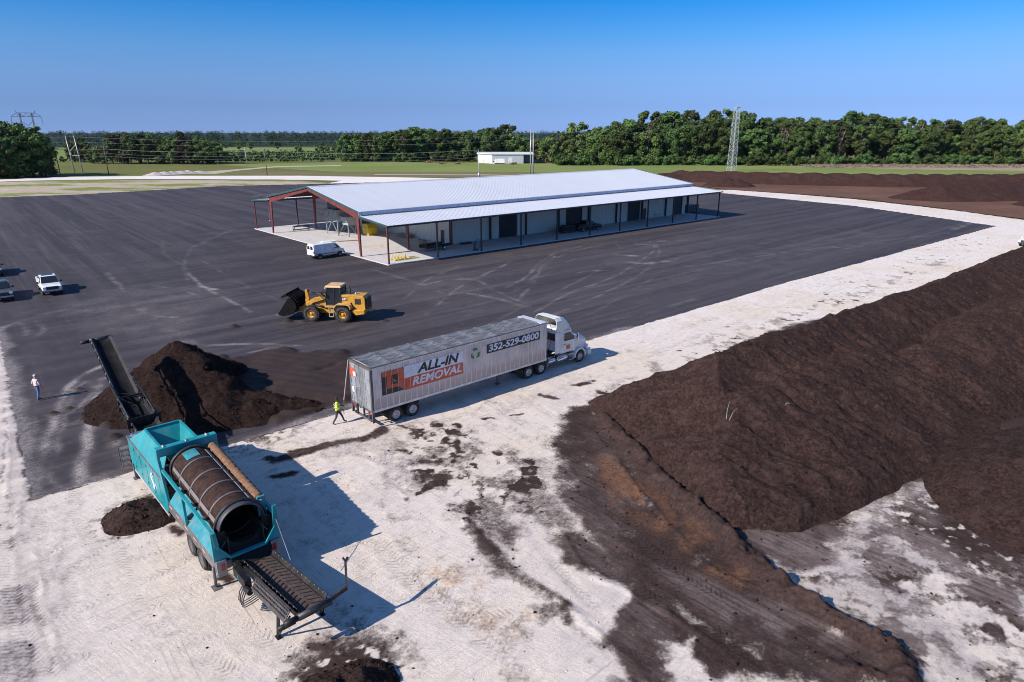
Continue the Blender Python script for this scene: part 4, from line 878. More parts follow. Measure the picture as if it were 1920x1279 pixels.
for k, y in enumerate((-.25, 0, .22)):
    mb = MB(); mb.tube([(q(14.8), y, 2.3), (q(14.3), y * 1.4, 1.5), (q(13.6), y, 1.35), (q(13.24), y, 1.8)], .022, 6); mb.build('air_hose', (black, red_lamp, paint('hose_blue', (.05, .12, .4), .5))[k], CB)

# ------------------------------------------------------------------ wheel loader
LD = thing('wheel_loader', 'yellow wheel loader with a raised black bucket, standing on the asphalt', 'wheel loader', (-17.85 + .11, 61.7 + 1.12, 0), math.atan2(.1128, -.9936))
yel = paint('loader_yellow', (.60, .29, .022), .45, 0, (.30, .20, .11), .6, 2.2); yeld = paint('loader_yellow_dusty', (.56, .33, .10), .6, 0, (.42, .33, .24), .7)
ox = 1.62
e = lambda x: x + ox
mb = MB(); mb.prism([(e(-5.35), 1.2), (e(-5.35), 2.3), (e(-5.2), 2.52), (e(-3.0), 2.62), (e(-3.0), 1.5), (e(-3.6), 1.25), (e(-4.0), 1.9), (e(-4.35), 1.2)], 'y', -.78, .78)
mb.build('engine_cover', yel, LD, .04)
mb = MB(); mb.b2((e(-5.55), -.62, 1.25), (e(-5.36), .62, 2.35)); mb.build('radiator_grille', black, LD, .03)
mb = MB(); mb.prism([(e(-5.4), 1.25), (e(-5.4), .85), (e(-4.5), .7), (e(-4.2), 1.1), (e(-4.3), 1.25)], 'y', -1.2, 1.2); mb.build('counterweight', yel, LD, .05)
for s in (-1, 1):
    MB().b2((e(-4.95), s * .785, 1.7), (e(-4.35), s * .80, 2.25)).build('engine_vent', black, LD, .01)
    pr = [(e(-4.1), 1.35), (e(-4.0), 1.72), (e(-3.6), 1.82), (e(-2.75), 1.82), (e(-2.55), 1.70), (e(-2.55), 1.63), (e(-2.78), 1.74), (e(-3.6), 1.74), (e(-3.92), 1.64), (e(-4.03), 1.35)]
    MB().prism(pr, 'y', s * .8, s * 1.42).build('mudguard', yeld, LD)
    mb = MB(); mb.b2((e(-2.5), s * .78, 1.45), (e(-1.5), s * 1.28, 1.53)); mb.b2((e(-2.3), s * 1.1, .5), (e(-1.9), s * 1.25, .55)); mb.b2((e(-2.3), s * 1.1, .9), (e(-1.9), s * 1.25, .95)); mb.beam((e(-2.3), s * 1.18, .5), (e(-2.35), s * 1.2, 1.5), .05, .05); mb.beam((e(-1.9), s * 1.18, .5), (e(-1.85), s * 1.2, 1.5), .05, .05)
    mb.build('ladder', yeld, LD)
    for x in (-.1, -3.25): wheel(LD, (e(x), s * 1.12, .78), .79, .60, s, yel, deep=.5, hole=.46, n=32, lugs=True)
mb = MB(); mb.b2((e(-4.2), -.5, .7), (e(-1.75), .5, 1.5)); mb.tube([(e(-3.25), -1, .78), (e(-3.25), 1, .78)], .22, 10); mb.build('rear_frame', yeld, LD)
mb = MB(); mb.prism([(e(-1.7), .7), (e(-1.5), 1.9), (e(-.8), 2.15), (e(-.2), 1.5), (e(.45), .8), (e(.3), .55)], 'y', -.42, .42); mb.tube([(e(-.1), -1, .78), (e(-.1), 1, .78)], .22, 10); mb.build('front_frame', yel, LD)
mb = MB(); mb.tube([(e(-1.75), 0, .6), (e(-1.75), 0, 1.6)], .16, 10); mb.build('hinge', black, LD)
# cab
mb = MB(); mb.prism([(e(-1.55), 1.55), (e(-1.45), 2.2), (e(-1.7), 3.28), (e(-2.95), 3.28), (e(-3.02), 1.55)], 'y', -.78, .78); cab_ = mb.build('cab_glazing', GLS, LD, .03)
mb = MB()
for s in (-1, 1):
    for a, b_ in (((-1.52, 1.5), (-1.43, 2.2)), ((-1.43, 2.2), (-1.68, 3.3)), ((-2.3, 1.5), (-2.35, 3.3)), ((-3.02, 1.5), (-2.95, 3.3)), ((-1.52, 1.6), (-3.0, 1.6)), ((-1.68, 3.28), (-2.95, 3.28))): mb.beam((e(a[0]), s * .79, a[1]), (e(b_[0]), s * .79, b_[1]), .07, .07, (0, 1, 0))
for x, z in ((-1.52, 1.55), (-3.02, 1.55), (-3.0, 2.4)): mb.beam((e(x), -.79, z), (e(x), .79, z), .07, .07)
mb.b2((e(-3.03), -.8, 1.38), (e(-1.5), .8, 1.56)); mb.build('cab_frame', black, LD)
mb = MB(); mb.loft([[(e(-1.45), -.86, 3.3), (e(-1.45), .86, 3.3), (e(-1.55), .78, 3.47), (e(-1.55), -.78, 3.47)], [(e(-3.1), -.86, 3.3), (e(-3.1), .86, 3.3), (e(-3.02), .78, 3.47), (e(-3.02), -.78, 3.47)]]); mb.build('cab_roof', paint('roof_dusty', (.62, .38, .17), .6, 0, (.5, .38, .28), .7), LD, .03)
mb = MB(); mb.tube([(e(-3.8), .25, 2.55), (e(-3.8), .25, 3.0), (e(-3.72), .25, 3.3), (e(-3.78), .25, 3.45)], .07, 8); mb.build('exhaust_pipe', black, LD)
mb = MB(); mb.tube([(e(-4.3), .1, 2.5), (e(-4.3), .1, 2.72)], .1, 10); mb.build('filler_cap', steel, LD)
for s in (-1, 1):
    mb = MB(); mb.beam((e(-1.45), s * .8, 2.9), (e(-1.25), s * 1.15, 2.9), .03, .03); mb.b2((e(-1.3), s * 1.05, 2.6), (e(-1.24), s * 1.25, 2.95)); mb.build('mirror', black, LD)
# lift arms
for s in (-1, 1):
    mb = MB(); mb.prism([(e(-1.2), 2.05), (e(-.95), 2.3), (e(-.35), 2.25), (e(.35), 1.85), (e(.95), 1.35), (e(1.5), 1.2), (e(1.75), .95), (e(1.6), .75), (e(1.2), .8), (e(.5), 1.1), (e(-.1), 1.7), (e(-.9), 1.95)], 'y', s * .48, s * .66); mb.build('lift_arm', yel, LD, .02)
    mb = MB(); mb.tube([(e(-1.35), s * .56, 1.25), (e(-.3), s * .56, 1.55)], .10, 8); mb.tube([(e(-.3), s * .56, 1.55), (e(.3), s * .56, 1.72)], .05, 8); mb.build('lift_cylinder', black, LD)
mb = MB(); mb.prism([(e(.62), 2.95), (e(.82), 2.85), (e(.80), 2.1), (e(.95), 1.5), (e(1.25), 1.2), (e(1.1), 1.1), (e(.7), 1.35), (e(.45), 2.0)], 'y', -.2, .2); mb.beam((e(.55), -.5, 1.6), (e(.55), .5, 1.6), .28, .28); mb.build('tilt_lever', yel, LD, .02)
mb = MB(); mb.tube([(e(-1.3), 0, 2.25), (e(-.2), 0, 2.5)], .1, 8); mb.tube([(e(-.2), 0, 2.5), (e(.62), 0, 2.75)], .055, 8); mb.build('tilt_cylinder', black, LD)
# bucket (crowded back): shell with side plates
pr = []
outer = [(3.75, .42), (3.0, .32), (2.2, .38), (1.55, .75), (1.3, 1.35), (1.45, 2.0), (1.9, 2.55), (2.35, 2.85)]
outer = [(3.55, .48), (2.9, .34), (2.15, .45), (1.55, .85), (1.25, 1.4), (1.35, 2.0), (1.75, 2.5), (2.3, 2.80)]
outer = [(1.3 + (x - 1.3) * .88, .50 + (z - .34) * .84) for x, z in outer]
inner = [(x + (.06 if i > 2 else 0), z + .05) for i, (x, z) in enumerate(outer)]
bkm = paint('bucket_black', (.008, .0075, .008), .9, 0, (.035, .028, .025), .4, 2, 0, .1)
mb = MB()
for i in range(len(outer) - 1):
    a, b_, c, d = outer[i], outer[i + 1], inner[i + 1], inner[i]
    mb.prism([(e(p[0]), p[1]) for p in (a, b_, c, d)], 'y', -1.45, 1.45)
for s in (-1, 1): mb.prism([(e(p[0]), p[1]) for p in outer[:-1]] + [(e(2.0), 2.3), (e(2.4), 1.78), (e(2.85), 1.14)], 'y', s * 1.42, s * 1.46)
for y in np.linspace(-1.2, 1.2, 6): mb.prism([(e(1.2), 1.3), (e(1.3), 1.90), (e(1.66), 2.32), (e(2.15), 2.59), (e(2.1), 2.66), (e(1.58), 2.4), (e(1.2), 1.95)], 'y', y - .04, y + .04)
mb.build('bucket', bkm, LD)
mb = MB(); ld_ = [(1.36, 1.0), (1.40, 1.75), (1.75, 2.2), (2.25, 1.95), (2.65, 1.35), (2.95, .72), (2.1, .62), (1.6, .8)]
mb.loft([[(e(x), y, z + (.10 if i in (2, 3, 4) else 0) * math.cos(y * 1.1) + .05 * math.sin(7 * y + i)) for i, (x, z) in enumerate(ld_)] for y in np.linspace(-1.39, 1.39, 11)]); mb.build('load', mulch_m, LD)
mb = MB(); mb.b2((e(3.12), -1.47, .56), (e(3.40), 1.47, .63)); mb.build('cutting_edge', paint('worn_edge', (.32, .28, .25), .5, .5, (.5, .45, .4), .6), LD)
mb = MB(); mb.prism([(e(2.05), 2.48), (e(2.2), 2.74), (e(2.75), 2.42), (e(2.65), 2.28)], 'y', -1.45, 1.45); mb.build('spill_guard', bkm, LD)
b = MB(); b.b2((e(-3.62), .785, 2.05), (e(-3.08), .798, 2.38)); b.build('badge_plate', s_bk, LD)
text_mesh('badge_lettering', 'CAT', s_wh, LD, Matrix.Translation((e(-3.35), .80, 2.21)) @ Matrix.Rotation(math.pi, 4, 'Z') @ Matrix.Rotation(R(90), 4, 'X'), .28, 0, .46, .012)
b = MB(); b.prism([(e(-3.42), 2.07), (e(-3.28), 2.07), (e(-3.35), 2.17)], 'y', .80, .806); b.build('badge_triangle', yel, LD)
for s in (-1, 1): MB().b2((e(-1.47), s * .5, 3.12), (e(-1.40), s * .68, 3.24)).build('work_lamp', lampw, LD)

# ------------------------------------------------------------------ cars
def carbody(xs, name, m, par, bev=.05):
    """xs: (x, half width bottom, z bottom, half width mid, z mid, half width top, z top)"""
    rings = [[(x, -a, z0), (x, -b_, z1), (x, -c, z2), (x, c, z2), (x, b_, z1), (x, a, z0)] for x, a, z0, b_, z1, c, z2 in xs]
    return MB().loft(rings).build(name, m, par, bev)
def make_pickup(paint_m, label, loc, rz, roof_glass=False, grille=black, group=None, chrome_front=True):
    T = thing('pickup_truck', label, 'pickup truck', loc, rz, group)
    carbody([(-2.85, .88, .55, .98, .8, .96, 1.12), (-1.2, .92, .48, 1.0, .8, .97, 1.14), (.9, .92, .45, 1.0, .8, .97, 1.14), (1.1, .92, .45, 1.0, .8, .95, 1.16), (2.45, .90, .5, .99, .8, .90, 1.13), (2.85, .86, .55, .93, .8, .82, 1.02)], 'body', paint_m, T, .06)
    carbody([(-1.18, .93, 1.1, .90, 1.3, .74, 1.80), (-.9, .93, 1.1, .90, 1.35, .74, 1.86), (.1, .93, 1.1, .90, 1.35, .74, 1.87), (.32, .93, 1.1, .90, 1.3, .74, 1.80), (1.22, .92, 1.1, .91, 1.13, .88, 1.15)], 'cab', paint_m, T, .035)
    # bed: raised rails round a dark floor
    mb = MB(); mb.b2((-2.78, -.80, 1.10), (-1.25, .80, 1.15)); mb.build('bed_liner', blackp, T)
    mb = MB()
    for s in (-1, 1): mb.b2((-2.85, s * .84, 1.08), (-1.2, s * .97, 1.38))
    mb.build('bed_side', paint_m, T, .03); MB().b2((-2.88, -.84, .78), (-2.78, .84, 1.38)).build('tailgate', paint_m, T, .02)
    MB().plate([(.36, -.69, 1.80), (.36, .69, 1.80), (1.17, .82, 1.20), (1.17, -.82, 1.20)][::-1], .02).build('windscreen', GLS, T)
    w = T.children[-1]; w.location = (.02, 0, .025)
    for s in (-1, 1):
        for x0, x1, x2, x3 in ((-1.0, -.35, -.35, -.95), (-.28, .85, .28, -.28)):
            z0, z1 = 1.22, 1.74; y0, y1 = s * .925, s * .79
            b = MB(); pts = [(x0, y0, z0), (x1, y0, z0), (x2, y1, z1), (x3, y1, z1)]
            b.plate(pts if s < 0 else pts[::-1], .02); b.build('side_window', GLS, T)
        b = MB(); b.b2((.72, s * 1.0, 1.16), (.86, s * 1.24, 1.36)); b.build('wing_mirror', blackp if paint_m is not white else paint_m, T, .03)
        MB().b2((2.62, s * .58, .84), (2.88, s * .90, 1.04)).build('headlight', lampw, T, .03)
        MB().b2((-2.9, s * .84, .8), (-2.84, s * .97, 1.2)).build('tail_light', red_lamp, T)
        MB().b2((-.25, s * .99, 1.0), (-.1, s * 1.015, 1.04)).build('door_handle', blackp, T)
        for x in (-1.85, 1.78):
            pr = [(x + .5 * math.cos(math.pi * i / 10), .40 + .5 * math.sin(math.pi * i / 10)) for i in range(11)]
            MB().prism(pr, 'y', s * .80, s * 1.005).build('wheel_arch', blackp, T)
            wheel(T, (x, s * .86, .40), .40, .26, s, alloy, n=20)
    MB().b2((2.72, -.58, .74), (2.93, .58, 1.05)).build('grille', grille, T, .02)
    MB().b2((2.6, -.92, .5), (3.0, .92, .70)).build('front_bumper', chrome if chrome_front else blackp, T, .05)
    MB().b2((-3.0, -.9, .52), (-2.8, .9, .7)).build('rear_bumper', chrome, T, .04)
    mb = MB(); mb.b2((-2.6, -.7, .35), (2.5, .7, .56)); mb.build('underbody', black, T)
    if roof_glass: MB().b2((-.85, -.55, 1.868), (-.02, .55, 1.885)).build('sunroof', GLS, T, .01)
    return T
wp = paint('pickup_white', (.78, .78, .77), .25, 0, (.5, .46, .42), .2); gp = paint('pickup_grey', (.085, .115, .13), .25, .3, (.3, .27, .25), .2); bp = paint('pickup_blue', (.035, .05, .085), .25, .3, (.2, .18, .17), .2)
az = R(-50)
c = G(95, 546); make_pickup(wp, 'white pickup with a glass roof panel, rightmost of the parked pickups on the left', (c[0], c[1], 0), az, True, group='pickups parked on the left')
c = G(4, 558); make_pickup(gp, 'slate grey pickup in front, cut by the left edge of the view', (c[0], c[1], 0), az, group='pickups parked on the left')
c = G(-13, 514); make_pickup(bp, 'dark blue pickup farthest back, mostly outside the left edge', (c[0], c[1], 0), az, chrome_front=False, group='pickups parked on the left')
c = G(1928, 462); make_pickup(white, 'white pickup with a grey bumper on the white road at the right edge', (c[0] + 1.0, c[1] + .8, 0), R(215), chrome_front=False)

VN = thing('van', 'white windowless cargo van parked on the asphalt beside the open end of the shed', 'van', (0, 0, 0), math.atan2(.75, .66))
carbody([(-2.55, .86, .5, .98, .95, .92, 1.25), (-1.0, .9, .42, 1.0, .9, .96, 1.25), (1.5, .9, .42, 1.0, .9, .96, 1.25), (2.1, .88, .45, .97, .85, .90, 1.18), (2.62, .82, .5, .9, .8, .80, 1.02)], 'body', whitev, VN, .06)
carbody([(-2.56, .94, 1.2, .90, 1.6, .70, 2.02), (-2.3, .96, 1.2, .92, 1.6, .74, 2.1), (1.0, .96, 1.2, .92, 1.6, .74, 2.1), (1.25, .95, 1.2, .90, 1.55, .72, 2.02), (2.02, .9, 1.1, .88, 1.2, .84, 1.26)], 'cab', whitev, VN, .05)
w = MB().plate([(1.32, -.66, 1.98), (1.32, .66, 1.98), (1.96, .80, 1.32), (1.96, -.80, 1.32)][::-1], .02).build('windscreen', GLS, VN); w.location = (.03, 0, .03)
for s in (-1, 1):
    b = MB(); pts = [(.85, s * .965, 1.3), (1.78, s * .93, 1.3), (1.3, s * .82, 1.85), (.85, s * .83, 1.85)]; b.plate(pts if s < 0 else pts[::-1], .03); b.build('side_window', GLS, VN)
    b = MB(); pts = [(-2.575, s * .10, 1.4), (-2.575, s * .72, 1.4), (-2.572, s * .62, 1.88), (-2.572, s * .12, 1.88)]; b.plate(pts if s > 0 else pts[::-1], .02); b.build('rear_window', GLS, VN); VN.children[-1].location.x = -.012
    b = MB(); b.b2((1.5, s * .98, 1.3), (1.62, s * 1.2, 1.55)); b.build('wing_mirror', blackp, VN, .03)
    MB().b2((-2.6, s * .80, .9), (-2.52, s * .96, 1.2)).build('tail_light', red_lamp, VN); MB().b2((2.5, s * .5, .78), (2.66, s * .78, .98)).build('headlight', lampw, VN, .02)
    MB().b2((-2.5, s * .985, .66), (2.1, s * 1.01, .72)).build('side_trim', blackp, VN)
    for x in (-1.6, 1.75):
        pr = [(x + .44 * math.cos(math.pi * i / 10), .36 + .44 * math.sin(math.pi * i / 10)) for i in range(11)]
        MB().prism(pr, 'y', s * .80, s * 1.004).build('wheel_arch', blackp, VN); wheel(VN, (x, s * .88, .36), .36, .23, s, alloy, n=20)
MB().b2((-2.72, -.95, .48), (-2.5, .95, .66)).build('rear_bumper', chrome, VN, .03); MB().b2((2.5, -.9, .46), (2.75, .9, .66)).build('front_bumper', dgrey, VN, .03); MB().b2((2.55, -.5, .74), (2.68, .5, .98)).build('grille', dgrey, VN)
MB().b2((-2.3, -.7, .32), (2.3, .7, .52)).build('underbody', black, VN)
VN.location = (-27.35, 96.6, 0)
# ================================================================== LONG SHED
BA = math.atan2(.6615, .75); BC = (-16.95, 90.31)
def bw(x, y): return (BC[0] + x * .75 - y * .6515, BC[1] + x * .6615 + y * .7587)
SH = thing('metal_shed', 'long open-sided metal shed with pale ribbed roof and dark red steel frames', 'shed', (BC[0], BC[1], 0), BA)
L_, W_ = 82.0, 47.4; SLAB = .12
redp = paint('frame_red', (.155, .028, .026), .5, 0, (.25, .12, .10), .35); green = paint('trim_green', (.022, .085, .085), .4, 0, (.15, .16, .15), .2)
dpost = paint('post_dark', (.035, .037, .042), .5, 0, (.15, .13, .12), .3)
t = NT('concrete'); P = t.co()
conc = t.fin(t.mix(t.math('MULTIPLY', t.rng(t.noise(.5, 7, .7), .45, .7), .5), t.mix(t.noise(.12, 4), (.50, .475, .46), (.57, .545, .53)), (.38, .35, .34)), .85, 0, t.bump(t.noise(12, 5), .2, .01), .2)
t = NT('roof_sheet'); P = t.co()
rfm = t.fin(t.mix(t.math('MULTIPLY', t.rng(t.noise(.35, 6, .65, t.mapv(P, (2.2, .12, 1))), .42, .66), .35), t.mix(t.noise(.05, 3), (.53, .55, .59), (.61, .625, .655)), (.50, .52, .57)), t.rng(t.noise(.6, 3),   .2, .8, .48, .62), .2, None, .5)
t = NT('wall_sheet'); P = t.co()
wv = t.new('ShaderNodeTexWave'); wv.inputs['Scale'].default_value = 1.05; t.put(wv.inputs['Vector'], t.mapv(P, (1, 1, 0)))
wallm = t.fin(t.mix(t.math('MULTIPLY', t.rng(t.noise(.4, 6, .65), .45, .7), .3), (.76, .71, .62), (.62, .57, .49)), .5, 0, None, .4)
wallw = paint('wall_trim', (.62, .61, .58), .5)
MB().b2((-.35, -.35, -.1), (L_ + .35, W_ + .35, SLAB)).build('slab', conc, SH)
# ribbed roofs
def ribroof(name, y0, z0, y1, z1, par):
    mb = MB(); pitch = .62; x = -.25; pts = []
    while x < L_ + .25:
        pts += [(x, 0), (x + pitch - .26, 0), (x + pitch - .20, .036), (x + pitch - .06, .036)]; x += pitch
    vs = []
    for xx, h in pts: vs += [(xx, y0, z0 + h), (xx, y1, z1 + h)]
    k = len(vs); vs += [(a, b, c - .035) for a, b, c in vs]
    fs = [(2 * i, 2 * i + 1, 2 * i + 3, 2 * i + 2) for i in range(len(pts) - 1)]
    b0 = [k, k + 1, 2 * k - 1, 2 * k - 2]
    mb.add(vs[:k] + [(-.25, y0, z0 - .03), (-.25, y1, z1 - .03), (pts[-1][0], y1, z1 - .03), (pts[-1][0], y0, z0 - .03)], fs + [(k, k + 1, k + 2, k + 3)])
    return mb.build(name, rfm, par, recalc=False)
RID = 9.18; YE0, YE1 = 7.55, 39.85
ribroof('roof', YE0 - .25, 6.62, 23.7, RID, SH); ribroof('roof', YE1 + .25, 6.62, 23.7, RID, SH)
ribroof('lean_to_roof', -.45, 5.42, YE0 + .12, 6.05, SH); ribroof('lean_to_roof', W_ + .45, 5.42, YE1 - .12, 6.05, SH)
MB().prism([(23.35, RID - .02), (23.7, RID + .075), (24.05, RID - .02), (23.7, RID + .10)], 'x', -.27, L_ + .27).build('ridge_cap', rfm, SH)
for s, y in ((1, YE0 - .32), (-1, YE1 + .32)): MB().b2((-.28, y - .07, 6.16), (L_ + .28, y + .07, 6.60)).build('gutter', paint('gutter_blue', (.34, .43, .58), .35, .2), SH)
for y in (-.5, W_ + .5): MB().b2((-.28, y - .05, 5.22), (L_ + .28, y + .05, 5.41)).build('eave_trim', paint('eave_dark', (.03, .045, .065), .45), SH)
for x in (-.30, L_ + .30):
    mb = MB()
    for a, b in (((YE0 - .3, 6.55), (23.7, RID - .0)), ((YE1 + .3, 6.55), (23.7, RID - .0)), ((-.5, 5.34), (YE0, 5.98)), ((W_ + .5, 5.34), (YE1, 5.98))): mb.beam((x, a[0], a[1]), (x, b[0], b[1]), .07, .26)
    mb.build('gable_trim', green, SH)
# frames: tapered columns and rafters on every bay
bays = [i * 8.2 for i in range(11)]
for i, x in enumerate(bays):
    m_ = redp if i < 3 else dpost
    for s, y in ((1, 7.75), (-1, 39.65)):
        c = MB(); c.prism([(y - .12 * s, SLAB), (y + .18 * s, SLAB), (y + .75 * s, 6.0), (y + .75 * s, 6.2), (y - .12 * s, 6.2)], 'x', x - .11, x + .11); c.build('column', m_, SH, .012)
        c = MB(); y2 = 23.7
        c.prism([(y - .1 * s, 6.2), (y + .02 * s, 6.5), (y2, RID - .14), (y2, RID - .62), (y + 8.5 * s, 7.2), (y + .72 * s, 5.65)], 'x', x - .10, x + .10); c.build('rafter', m_, SH)
    for y, yy in ((.05, 7.6), (W_ - .05, 39.8)):
        c = MB(); c.b2((x - .09, y - .11, SLAB), (x + .09, y + .11, 5.22)); c.b2((x - .16, y - .18, SLAB), (x + .16, y + .18, SLAB + .03)); c.build('post', redp if i == 0 else dpost, SH)
        c = MB(); c.prism([(y, 5.04), (y, 5.30), (yy, 5.92), (yy, 5.64)], 'x', x - .07, x + .07); c.build('lean_to_beam', redp if i == 0 else dpost, SH)
mb = MB()
for k in range(11):
    for s in (1, -1):
        f = k / 10.6; y = (7.9 + (23.7 - 7.9) * f) if s > 0 else (39.5 - (39.5 - 23.7) * f); z = 6.42 + (RID - 6.72) * f; mb.b2((0, y - .04, z - .1), (L_, y + .04, z + .08))
for y, z in ((0.1, 5.18), (3, 5.40), (5.5, 5.6), (W_ - .1, 5.18), (44.5, 5.40), (42, 5.6)): mb.b2((0, y - .04, z - .1), (L_, y + .04, z + .06))
mb.build('purlin', paint('purlin_red', (.10, .030, .028), .55), SH)
# walls with real openings, ribbed sheets
WX0, WX1, WY0, WY1 = 16.3, 81.2, 8.05, 39.4
def ribwall(mb, axis_, fixed, a0, a1, z0, z1, out):
    """wall panel with ribs 0.3 m apart standing proud on the side 'out'"""
    th = .06
    if axis_ == 'x': mb.b2((a0, fixed - th / 2, z0), (a1, fixed + th / 2, z1))
    else: mb.b2((fixed - th / 2, a0, z0), (fixed + th / 2, a1, z1))
    a = a0 + .15
    while a < a1 - .05:
        if axis_ == 'x': mb.b2((a - .03, fixed + out * th / 2, z0 + .01), (a + .03, fixed + out * (th / 2 + .03), z1 - .01))
        else: mb.b2((fixed + out * th / 2, a - .03, z0 + .01), (fixed + out * (th / 2 + .03), a + .03, z1 - .01))
        a += .41
mb = MB(); zt = 6.15; op = [(26.6, 30.9), (43.0, 47.6), (61.0, 65.2), (76.7, 80.2)]; x = WX0
for a, b in op: ribwall(mb, 'x', WY0, x, a, SLAB, 5.9, -1); mb.b2((a, WY0 - .03, 4.75), (b, WY0 + .03, 5.9)); x = b
ribwall(mb, 'x', WY0, x, WX1, SLAB, 5.9, -1); ribwall(mb, 'x', WY1, WX0, WX1, SLAB, 5.9, 1)
mb.build('side_wall', wallm, SH)
mb = MB(); ribwall(mb, 'y', WX0, WY0 + .05, WY1 - .05, SLAB, 5.9, -1); mb.prism([(WY0 + .05, 5.9), (WY1 - .05, 5.9), (WY1 - .2, 6.3), (23.7, RID - .35), (WY0 + .2, 6.3)], 'x', WX0 - .03, WX0 + .03); mb.build('end_wall', wallm, SH); mb = MB()
ribwall(mb, 'y', WX1, WY0 + .05, WY1 - .05, SLAB, 5.9, 1); mb.prism([(WY0 + .05, 5.9), (WY1 - .05, 5.9), (WY1 - .2, 6.3), (23.7, RID - .35), (WY0 + .2, 6.3)], 'x', WX1 - .03, WX1 + .03)
mb.build('end_wall', wallm, SH)
MB().b2((WX0 - .08, WY0 - .08, SLAB), (WX0 + .06, WY0 + .06, 5.88)).build('corner_trim', dpost, SH)
drm = paint('roll_door', (.030, .032, .036), .5, .2)
for a, b in op:
    d = MB()
    for k in range(15): d.prism([(WY0 + .12, SLAB + k * .31), (WY0 + .09, SLAB + k * .31 + .02), (WY0 + .09, SLAB + k * .31 + .29), (WY0 + .12, SLAB + k * .31 + .31), (WY0 + .15, SLAB + k * .31 + .15)], 'x', a, b)
    dd = d.build('roller_door', drm, SH)
    f = MB()
    for xx in (a, b): f.b2((xx - .07, WY0 - .09, SLAB), (xx + .07, WY0 + .05, 4.82))
    f.b2((a + .07, WY0 - .09, 4.70), (b - .07, WY0 + .05, 4.82)); f.build('door_frame', wallw, dd)
brown = paint('door_brown', (.09, .03, .025), .5)
d = MB().b2((WX0 - .085, 9.5, SLAB), (WX0 - .06, 10.45, 2.25)).build('door', brown, SH); MB().b2((WX0 - .13, 9.6, 1.1), (WX0 - .085, 9.66, 1.2)).build('handle', steel, d)
d = MB().b2((66.2, WY0 - .10, SLAB), (67.15, WY0 - .07, 2.3)).build('door', brown, SH); MB().b2((66.3, WY0 - .14, 1.1), (66.36, WY0 - .10, 1.2)).build('handle', steel, d)
d = MB().b2((WX0 - .08, 33.0, SLAB), (WX0 - .06, 36.4, 4.2)).build('roller_door', drm, SH)

# ---- things standing under the shed
def at(x, y, z=SLAB): a = bw(x, y); return (a[0], a[1], z)
HP = thing('hopper_bin', 'grey steel hopper bin raised on braced legs under the shed', 'hopper', at(8.4, 31.5), BA)
gz = paint('bin_grey', (.36, .37, .36), .5, .3, (.28, .24, .2), .5)
mb = MB(); mb.b2((-1.9, -3.2, 2.6), (1.9, 1.4, 2.75))
for y in np.linspace(-3.1, 1.3, 10):
    for x in (-1.9, 1.9): mb.b2((x - .05, y - .05, 2.75), (x + .05, y + .05, 4.5))
for a, b in (((-1.88, -3.2), (-1.82, 1.4)), ((1.82, -3.2), (1.88, 1.4)), ((-1.82, -3.2), (1.82, -3.14)), ((-1.82, 1.34), (1.82, 1.4))): mb.b2((a[0], a[1], 2.75), (b[0], b[1], 4.5))
mb.build('bin', gz, HP); MB().b2((-1.6, -2.6, 4.5), (1.7, .8, 5.5)).build('hood', dgrey, HP, .1)
mb = MB(); mb.prism([(-3.2, 2.6), (-5.6, 2.6), (-5.6, 3.4), (-3.2, 3.4)], 'x', -1.3, 1.3); mb.b2((-1.0, -5.4, 2.0), (1.0, -3.4, 2.6)); mb.build('feed_trough', paint('trough', (.42, .42, .38), .55, .1, (.3, .26, .2), .4), HP)
for x, y in ((-1.7, -3.0), (1.7, -3.0), (-1.7, 1.2), (1.7, 1.2), (-.9, -5.3), (.9, -5.3)): MB().b2((x - .09, y - .09, 0), (x + .09, y + .09, 2.6)).build('leg', gz, HP)
for s in (-1, 1): MB().beam((s * 1.7, -3.0, .2), (s * 1.7, -.9, 2.5), .1, .1).build('brace', gz, HP); MB().beam((s * 1.7, 1.2, .2), (s * 1.7, -.9, 2.5), .1, .1).build('brace', gz, HP)
MB().beam((-1.7, -3.0, .2), (0, -3.0, 2.5), .1, .1).build('brace', gz, HP); MB().beam((1.7, -3.0, .2), (0, -3.0, 2.5), .1, .1).build('brace', gz, HP)
BN = thing('steel_bench', 'low black steel frame bench on the shed slab', 'bench', at(4.7, 39.3), BA)
for y in (-.35, .35):
    MB().b2((-1.5, y - .06, .75), (1.5, y + .06, .87)).build('top_rail', black, BN); MB().b2((-1.42, y - .05, .2), (1.42, y + .05, .28)).build('lower_rail', black, BN)
    for x in (-1.46, 1.46): MB().b2((x - .05, y - .05, 0), (x + .05, y + .05, .75)).build('leg', black, BN)
mb = MB()
for x in (-1.4, 0, 1.4): mb.b2((x - .04, -.29, .76), (x + .04, .29, .84))
mb.build('cross_bar', black, BN)
yl = paint('safety_yellow', (.70, .48, .02), .45, 0, (.4, .33, .15), .4)
YB = thing('tipping_skip', 'yellow tipping skip on the shed slab beside the red column', 'skip', at(11.6, 26.0), BA)
mb = MB(); mb.prism([(-1.0, .25), (.8, .25), (1.3, 1.3), (-1.0, 1.3)], 'x', -.9, .9); mb.build('tub', yl, YB, .02); mb = MB(); mb.b2((-.92, -1.05, 1.25), (.92, 1.3, 1.35)); mb.build('rim', yl, YB); MB().b2((-.8, -.9, .02), (.8, .8, .22)).build('base', yl, YB)
mb = MB(); mb.prism([(-1.0, 1.36), (1.3, 1.36), (1.0, 1.95), (-.6, 1.95)], 'x', -.85, .85); mb.build('lid', yl, YB)
MB().b2((.905, -.8, .45), (.915, .7, .5)).build('stripe', yl, YB)
YR = thing('pipe_stand', 'yellow pipe stand with upright stubs by the front corner post of the shed', 'stand', at(3.6, 1.9), BA)
for y in (-.5, .5): MB().b2((-1.9, y - .05, .05), (2.2, y + .05, .15)).build('rail', yl, YR)
